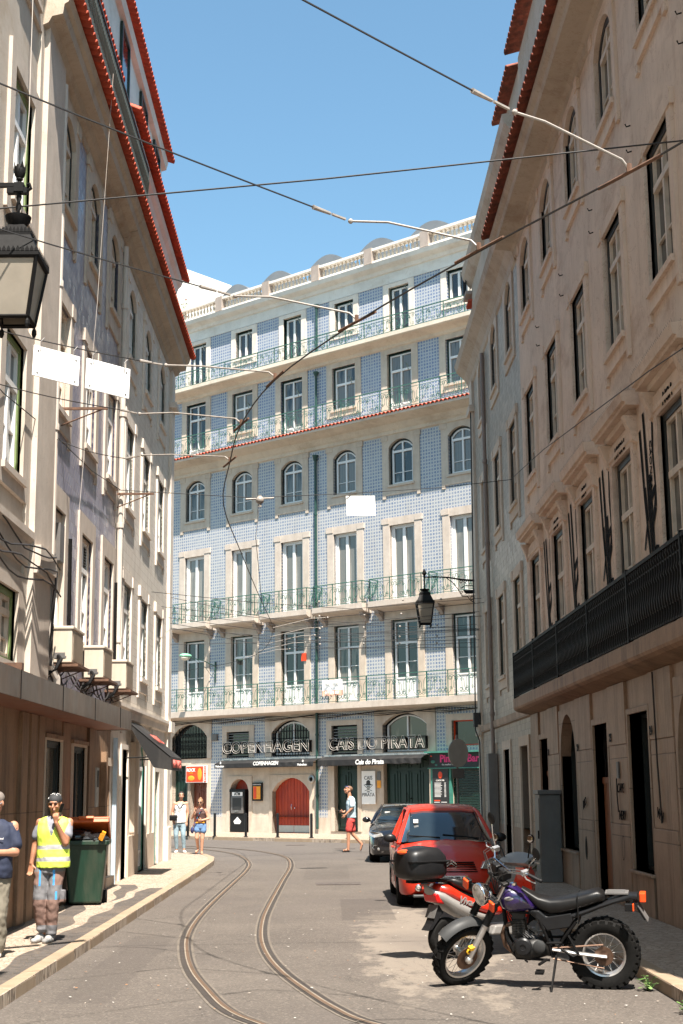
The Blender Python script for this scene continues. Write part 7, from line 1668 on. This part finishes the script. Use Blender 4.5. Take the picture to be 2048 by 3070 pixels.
bm_ = bmesh.new(); bm_.from_mesh(hr.data); fd = R3 @ Vector((0, 1, 0)); ud = R3 @ Vector((0, 0, 1)); bmesh.ops.delete(bm_, geom=[f_ for f_ in bm_.faces if (f_.calc_center_median() - P(0, .055, .02)).dot(fd) + .0 > .0 and (f_.calc_center_median() - P(0, 0, .085)).dot(ud) < 0], context='FACES'); bm_.to_mesh(hr.data); bm_.free()
b = MB(); torso(b, [(.84, -.01, .01, .215, .17), (.95, -.01, .0, .215, .18), (1.15, -.01, -.01, .215, .175), (1.32, -.01, .0, .225, .15), (1.41, -.01, .005, .20, .13), (1.475, -.01, .01, .10, .085)]); limb(b, [(.185, .02, 1.385), (.23, .0, 1.20)], [.068, .075]); limb(b, [(-.215, .02, 1.385), (-.265, .0, 1.20)], [.068, .075]); ts = solid(b, 'tshirt', [NAVY], N, .013, 3, noise=.005)
link('logo', text('microhotel', .03, TXTW), ts, (.07, -.172, 1.27))
KH = M('khaki_trousers', (.19, .165, .125), .85, .15, 7)
b = MB(); torso(b, [(.78, -.01, .02, .19, .15), (.92, -.01, .02, .185, .15)]); limb(b, [(.085, .02, .83), (.075, -.02, .46), (.07, .06, .12)], [.11, .095, .08]); limb(b, [(-.11, .02, .83), (-.13, -.02, .46), (-.14, .06, .12)], [.11, .095, .08]); solid(b, 'trousers', [KH], N, .014, 3, noise=.008)
b = MB(); shoe(b, (.065, .06, 0), (.05, -.15, 0), .052, .08); shoe(b, (-.14, .06, 0), (-.17, -.15, 0), .052, .08); solid(b, 'shoes', [SIGNW], N, .011, 2)
MB().tube([(wL[0] + .03 + .0, wL[1] + .035*cos(a), wL[2] + .035*sin(a)) for a in [i*.7 for i in range(10)]], .008, 6).box(wL[0] + .0, wL[0] + .045, wL[1] - .05, wL[1] - .03, wL[2] - .02, wL[2] + .02).build('watch', BLACKP, N)
# --- woman in the white top
A = T('person', 'woman in a white sleeveless top and light blue jeans beside the corner house', 'person', (-4.33, 41.7, .12))
fc = (.1, -1, 0)
sk = MB(); P, R3 = head(sk, (.055, -.02, 1.60), fc, s=.97); cap(sk, (.04, .01, 1.38), (.05, .0, 1.52), .052, .048); torso(sk, [(.95, .01, .0, .16, .11), (1.12, .02, 0, .14, .105), (1.3, .03, -.01, .16, .11), (1.39, .035, .0, .155, .08), (1.44, .04, .0, .07, .06)])
sR, eR, wR = (-.135, .0, 1.38), (-.205, .02, 1.13), (-.165, -.07, .92); sL, eL, wL = (.20, .0, 1.38), (.235, .03, 1.12), (.215, -.03, .87)
limb(sk, [sR, eR, wR], [.055, .045, .028]); limb(sk, [sL, eL, wL], [.053, .043, .027]); hand(sk, wR, (.35, -.2, -1), (.9, -.2, .2), .5); hand(sk, wL, (-.1, -.1, -1), (-.9, -.2, 0), .5)
for a in (((-.07, .02, .90), (-.08, -.02, .48), (-.07, .08, .08)), ((.10, .02, .90), (.125, -.06, .50), (.15, .0, .08))): limb(sk, a, [.08, .05, .035])
bo = solid(sk, 'body', [SKIN2], A, .010, 2); face(bo, P, R3, .97)
b = MB(); b.ball(tuple(P(0, -.022, .042)), (.082, .10, .078), 16, 10, R3); limb(b, [P(0, -.10, .03), P(.03, -.12, -.06), P(.08, -.08, -.17)], [.035, .032, .018]); limb(b, [P(.078, .03, .04), P(.086, .0, -.02)], [.012, .01]); limb(b, [P(-.078, .03, .04), P(-.086, .0, -.02)], [.012, .01])
hr = solid(b, 'hair', [HAIRB], A, .009, 1)
def trim(hr, P, R3, y0=.05, z0=.07):
    bm_ = bmesh.new(); bm_.from_mesh(hr.data); fd = R3 @ Vector((0, 1, 0)); ud = R3 @ Vector((0, 0, 1)); bmesh.ops.delete(bm_, geom=[f_ for f_ in bm_.faces if (f_.calc_center_median() - P(0, y0, 0)).dot(fd) > 0 and (f_.calc_center_median() - P(0, 0, z0)).dot(ud) < 0], context='FACES'); bm_.to_mesh(hr.data); bm_.free()
trim(hr, P, R3)
WT = M('white_blouse', (.78, .77, .76), .8, .04, 9); BS = M('black_strap', (.06, .055, .06), .8)
b = MB(); torso(b, [(.84, .03, -.01, .175, .13), (.95, .025, -.01, .175, .13), (1.1, .03, -.01, .16, .125), (1.25, .035, -.02, .165, .135), (1.34, .035, -.01, .16, .10), (1.41, .035, .0, .13, .07)])
def wm(c, n):
    x, z = c.x - .035, c.z
    if abs(x) < .05 and z > 1.30 and n.y < 0 and abs(x) < (z - 1.30)*.9 + .0: return 2
    if z > 1.24 and n.y < .2 and abs(abs(x) - ((z - 1.22)*.55 + .01)) < .026: return 1
    return 1 if (abs(x) > .075 and z > 1.33) else 0
solid(b, 'top', [WT, BS, SKIN2], A, .011, 3, wm, noise=.004)
JE = M('light_jeans', (.24, .33, .38), .85, .12, 9); JS = M('denim_blue', (.12, .22, .40), .85, .2, 12)
b = MB(); torso(b, [(.76, .015, .02, .165, .125), (.88, .015, .01, .17, .125), (.97, .015, .0, .15, .11)]); limb(b, [(-.075, .01, .82), (-.085, -.02, .48), (-.07, .07, .14)], [.105, .070, .048]); limb(b, [(.105, .01, .82), (.125, -.06, .50), (.145, .0, .14)], [.105, .070, .048]); solid(b, 'jeans', [JE], A, .012, 3, noise=.003)
b = MB(); shoe(b, (-.07, .08, 0), (-.085, -.09, 0), .042, .07); shoe(b, (.15, .0, 0), (.20, -.14, 0), .042, .07); solid(b, 'shoes', [SIGNW], A, .009, 2)
bg_ = T('handbag', 'small black shoulder bag at the hip of the woman in the white top', 'bag', (-4.33 - .14, 41.7 - .17, .12 + .98)); MB().box(-.12, .10, -.05, .05, -.08, .08).build('body', BLACKP, bg_, bevel=.03); MB().tube([(.08, -.03, .05), (.19, -.04, .3), (.27, .05, .46)], .012, 6, flat=.5).build('strap', BLACKP, bg_)
# --- woman in the brown top
B2 = T('person', 'woman in sunglasses, brown top and denim shorts raising one hand', 'person', (-3.62, 40.6, .12))
sk = MB(); P, R3 = head(sk, (-.01, -.03, 1.415), (-.1, -1, -.08), s=.93); cap(sk, (.0, .01, 1.22), (-.005, .0, 1.35), .045, .043); torso(sk, [(.84, -.01, .0, .14, .10), (.98, -.005, 0, .12, .09), (1.12, .0, -.01, .135, .10), (1.21, .0, .0, .13, .07), (1.26, .0, .0, .06, .05)])
sR, eR, wR = (-.125, .0, 1.20), (-.235, -.04, .99), (-.16, -.14, 1.17); sL, eL, wL = (.135, .0, 1.20), (.225, -.01, .965), (.06, -.14, .93)
limb(sk, [sR, eR, wR], [.042, .036, .025]); limb(sk, [sL, eL, wL], [.042, .036, .025]); hand(sk, wR, (.5, -.3, .6), (.3, -.2, 1), .8, .95); hand(sk, wL, (-1, -.3, .0), (0, -.3, 1), .8, .95)
limb(sk, [(-.07, .01, .78), (-.095, -.05, .45), (-.08, .16, .16)], [.085, .056, .036]); limb(sk, [(.07, .01, .78), (.055, -.03, .44), (.035, .02, .08)], [.085, .056, .036])
limb(sk, [(-.08, .17, .13), (-.125, .06, .07)], [.034, .028]); limb(sk, [(.035, .03, .05), (.06, -.12, .03)], [.034, .028])
bo = solid(sk, 'body', [SKIN2], B2, .009, 2); face(bo, P, R3, .93, HAIRL, glasses=BLACKP)
b = MB(); b.ball(tuple(P(0, -.02, .042)), (.080, .098, .076), 16, 10, R3); b.ball(tuple(P(0, -.06, .12)), (.035, .035, .03)); limb(b, [P(.07, -.06, .0), P(.10, -.06, -.12)], [.025, .018]); hr = solid(b, 'hair', [HAIRL], B2, .009, 1); trim(hr, P, R3)
BT_ = M('brown_top', (.095, .05, .042), .8, .12, 8)
b = MB(); torso(b, [(.85, -.01, -.005, .145, .105), (.98, -.005, -.005, .13, .10), (1.12, .0, -.02, .145, .115), (1.2, .0, -.005, .125, .08), (1.245, .0, .0, .09, .06)]); solid(b, 'top', [BT_], B2, .010, 3, noise=.004)
b = MB(); torso(b, [(.70, -.005, .01, .155, .12), (.80, -.005, .0, .155, .12), (.88, -.005, .0, .135, .10)]); limb(b, [(-.075, .005, .78), (-.088, -.025, .66)], [.095, .098]); limb(b, [(.075, .005, .78), (.075, -.015, .65)], [.095, .098]); solid(b, 'shorts', [JS], B2, .010, 3, noise=.003)
SAN = M('tan_sandal', (.22, .08, .04), .6)
b = MB(); b.tube([(.03, .06, .012), (.06, -.13, .012)], .035, 8, flat=.3).tube([(.0, .02, .06), (.04, -.03, .07), (.08, .0, .05)], .008, 5).tube([(.03, -.08, .05), (.055, -.1, .06), (.09, -.08, .04)], .008, 5).tube([(-.075, .20, .11), (-.13, .04, .03)], .032, 8, flat=.3).tube([(-.12, .17, .17), (-.08, .12, .17), (-.05, .17, .15)], .008, 5); b.build('sandals', SAN, B2)
MB().box(-.14, .12, -.125, -.10, .855, .885).build('belt', ORNG, B2)
sg = T('shoulder_bag', 'dark patterned bag with a bright blue woven strap worn by the woman in shorts', 'bag', (-3.62 - .22, 40.6 - .1, .12 + .66)); MB().ball((0, 0, .0), (.05, .07, .09), 12, 8).build('body', M('dark_patterned_cloth', (.03, .03, .10), .8, .5, 40), sg, smooth=True)
R = []; b = MB(); pa = Vector((0, -.02, .06)); pb = Vector((.28, -.05, .60))
for i in range(14): p = pa.lerp(pb, i/13); R.append(p)
for i in range(13): b.mat(i % 3); b.tube([tuple(R[i]), tuple(R[i+1])], .020, 6, flat=.4)
b.build('strap', [M('strap_cyan', (.03, .32, .55), .8), M('strap_navy', (.02, .03, .12), .8), M('strap_red', (.4, .05, .12), .8)], sg)
# --- man crossing the road
C_ = T('person', 'man in a pale blue t-shirt and red shorts striding to the left with a phone', 'person', (.60, 44.0, 0))
fc = (-1, -.25, .35)
sk = MB(); P, R3 = head(sk, (-.055, 0, 1.83), fc, s=1.08); cap(sk, (.0, 0, 1.58), (-.03, 0, 1.74), .062, .058); torso(sk, [(1.0, .02, 0, .115, .16), (1.2, .01, 0, .12, .17), (1.45, .02, 0, .13, .2), (1.56, .02, 0, .11, .19), (1.64, .0, 0, .06, .09)])
sN, eN, wN = (.04, -.19, 1.54), (.06, -.25, 1.30), (-.14, -.25, 1.10); sF, eF, wF = (.02, .19, 1.54), (.02, .24, 1.28), (-.20, .14, 1.17)
limb(sk, [sN, eN, wN], [.056, .045, .03]); limb(sk, [sF, eF, wF], [.056, .045, .03]); hand(sk, wN, (-.7, 0, -.7), (0, -.2, 1), .6, 1.05); hand(sk, wF, (-1, 0, .1), (0, -.2, 1), .9, 1.05)
limb(sk, [(.0, -.08, .95), (-.06, -.09, .52), (-.07, -.09, .10)], [.10, .062, .042]); limb(sk, [(-.07, -.09, .07), (-.2, -.1, .045)], [.042, .032]); limb(sk, [(.02, .08, .95), (.07, .09, .53), (.33, .09, .24)], [.10, .062, .042]); limb(sk, [(.34, .09, .21), (.31, .09, .06)], [.042, .032])
bo = solid(sk, 'body', [SKIN], C_, .011, 2); face(bo, P, R3, 1.08, HAIRS)
b = MB(); b.ball(tuple(P(0, -.025, .045)), (.088, .108, .086), 16, 10, R3); hr = solid(b, 'hair', [HAIRS], C_, .009, 1, noise=.004); trim(hr, P, R3, .045, .075)
MB().tube([tuple(P(.07, -.05, .10)), tuple(P(.085, .02, .08)), tuple(P(.05, .10, .075)), tuple(P(-.05, .10, .075)), tuple(P(-.085, .02, .08))], .010, 5).build('sunglasses', M('blue_sunglasses', (.02, .06, .2), .2), C_)
PB = M('pale_blue_tshirt', (.42, .52, .57), .85, .06, 8); RS = M('coral_shorts', (.55, .06, .05), .8, .12, 10)
b = MB(); torso(b, [(1.0, .045, 0, .14, .19), (1.2, .03, 0, .14, .20), (1.42, .025, 0, .15, .22), (1.56, .03, 0, .12, .20), (1.64, .01, 0, .07, .1)]); limb(b, [(.04, -.19, 1.53), (.06, -.24, 1.36)], [.075, .08]); limb(b, [(.02, .19, 1.53), (.02, .23, 1.36)], [.075, .08]); solid(b, 'tshirt', [PB], C_, .014, 3, noise=.005)
b = MB(); torso(b, [(.88, .02, 0, .13, .18), (1.02, .03, 0, .125, .17)]); limb(b, [(.0, -.085, .93), (-.045, -.09, .66)], [.115, .105]); limb(b, [(.03, .085, .93), (.06, .09, .66)], [.115, .105]); solid(b, 'shorts', [RS], C_, .013, 3, noise=.005)
b = MB(); b.tube([(-.03, -.09, .014), (-.25, -.1, .014)], .045, 8, flat=.3).tube([(-.1, -.14, .08), (-.08, -.08, .1), (-.06, -.04, .08)], .012, 5).tube([(-.18, -.15, .05), (-.16, -.1, .08), (-.17, -.05, .05)], .012, 5).tube([(.37, .09, .2), (.31, .09, .03)], .04, 8, flat=.3); b.build('sandals', BLACKP, C_)
ph = MB().box(-.075, .075, -.04, .04, -.006, .006).build('phone', BLACKP, None, loc=(.60 - .31, 44.0 + .1, 1.20), rot=(.3, .35, 0)); tag(ph, 'phone in the far hand of the man crossing in red shorts', 'phone')
# ---------------------------------------------------------------- separate loose pieces into parts of their own
def explode(o):
    me = o.data; bm_ = bmesh.new(); bm_.from_mesh(me); bm_.verts.ensure_lookup_table(); seen = set(); isl = []
    for v in bm_.verts:
        if v.index in seen: continue
        st_ = [v]; seen.add(v.index); cur = []
        while st_:
            u = st_.pop(); cur.append(u.index)
            for e in u.link_edges:
                w = e.other_vert(u)
                if w.index not in seen: seen.add(w.index); st_.append(w)
        isl.append(set(cur))
    bm_.free()
    if len(isl) < 2 or len(isl) > 40: return
    for k, s_ in enumerate(isl):
        mm = MB(); idx = {}
        for i in sorted(s_): idx[i] = len(mm.v); mm.v.append(tuple(me.vertices[i].co))
        for pl in me.polygons:
            if pl.vertices[0] in s_: mm.f.append(tuple(idx[i] for i in pl.vertices)); mm.m.append(pl.material_index)
        n = o.copy(); COL.objects.link(n); n.data = mm.mesh(o.name.split('.')[0], list(me.materials)); n.name = o.name.split('.')[0]
    bpy.data.objects.remove(o)
for o in [x for x in bpy.data.objects if x.type == 'MESH' and not x.children and x.parent and x.name.split('.')[0] in ('cladding_slab', 'plinth', 'hose', 'shop_frame', 'pilaster', 'hook', 'curtain_bracket', 'wiper', 'eye_socket', 'eyes', 'eyebrows', 'sandals', 'shoes', 'sabre', 'panel', 'leaf_print', 'flower_print', 'food_print', 'corner_pilaster', 'bracket_arm', 'step', 'engine_cover', 'cable', 'foot_peg', 'support_arm')]: explode(o)
# ---------------------------------------------------------------- camera, sun, sky
cam = bpy.data.cameras.new('camera'); co = bpy.data.objects.new('camera', cam); COL.objects.link(co); S.camera = co
cam.sensor_fit = 'VERTICAL'; cam.sensor_height = 36; cam.lens = 4264/3070*36; cam.clip_end = 2000; cam.clip_start = .1
Xc = Vector((.99992739, -.00782763, -.00916217)); Yc = Vector((.00750451, -.19039547, .98167879)); Zf = Vector((.00942865, .98167627, .1903229))
m = Matrix(((Xc.x, Yc.x, -Zf.x, 0), (Xc.y, Yc.y, -Zf.y, 0), (Xc.z, Yc.z, -Zf.z, 1.9), (0, 0, 0, 1))); co.matrix_world = m
sv = Vector((.143, -.54, 1.)).normalized()
sl = bpy.data.lights.new('sun', 'SUN'); sl.energy = 5.0; sl.angle = radians(.53); sl.color = (1, .93, .84)
so = bpy.data.objects.new('sun', sl); COL.objects.link(so); so.rotation_euler = sv.to_track_quat('Z', 'Y').to_euler(); so.location = (5, -10, 40)
W = bpy.data.worlds.new('World'); S.world = W; W.use_nodes = True; nt = W.node_tree
sk = nt.nodes.new('ShaderNodeTexSky'); sk.sky_type = 'NISHITA'; sk.sun_disc = False; sk.sun_elevation = math.asin(sv.z); sk.sun_rotation = atan2(sv.x, sv.y); sk.altitude = 20; sk.air_density = 1.0; sk.dust_density = 1.2; sk.ozone_density = .3
bg = nt.nodes['Background']; mx = nt.nodes.new('ShaderNodeMix'); mx.data_type = 'RGBA'; mx.blend_type = 'MULTIPLY'; mx.inputs[0].default_value = 1; mx.inputs[7].default_value = (.90, 1.16, 1.12, 1); nt.links.new(sk.outputs[0], mx.inputs[6]); nt.links.new(mx.outputs[2], bg.inputs[0]); bg.inputs[1].default_value = .076
S.render.engine = 'CYCLES'; S.view_settings.view_transform = 'Standard'; S.view_settings.look = 'None'; S.view_settings.exposure = 1.5; S.view_settings.gamma = 1
S.cycles.max_bounces = 6; S.cycles.diffuse_bounces = 4; S.cycles.glossy_bounces = 3
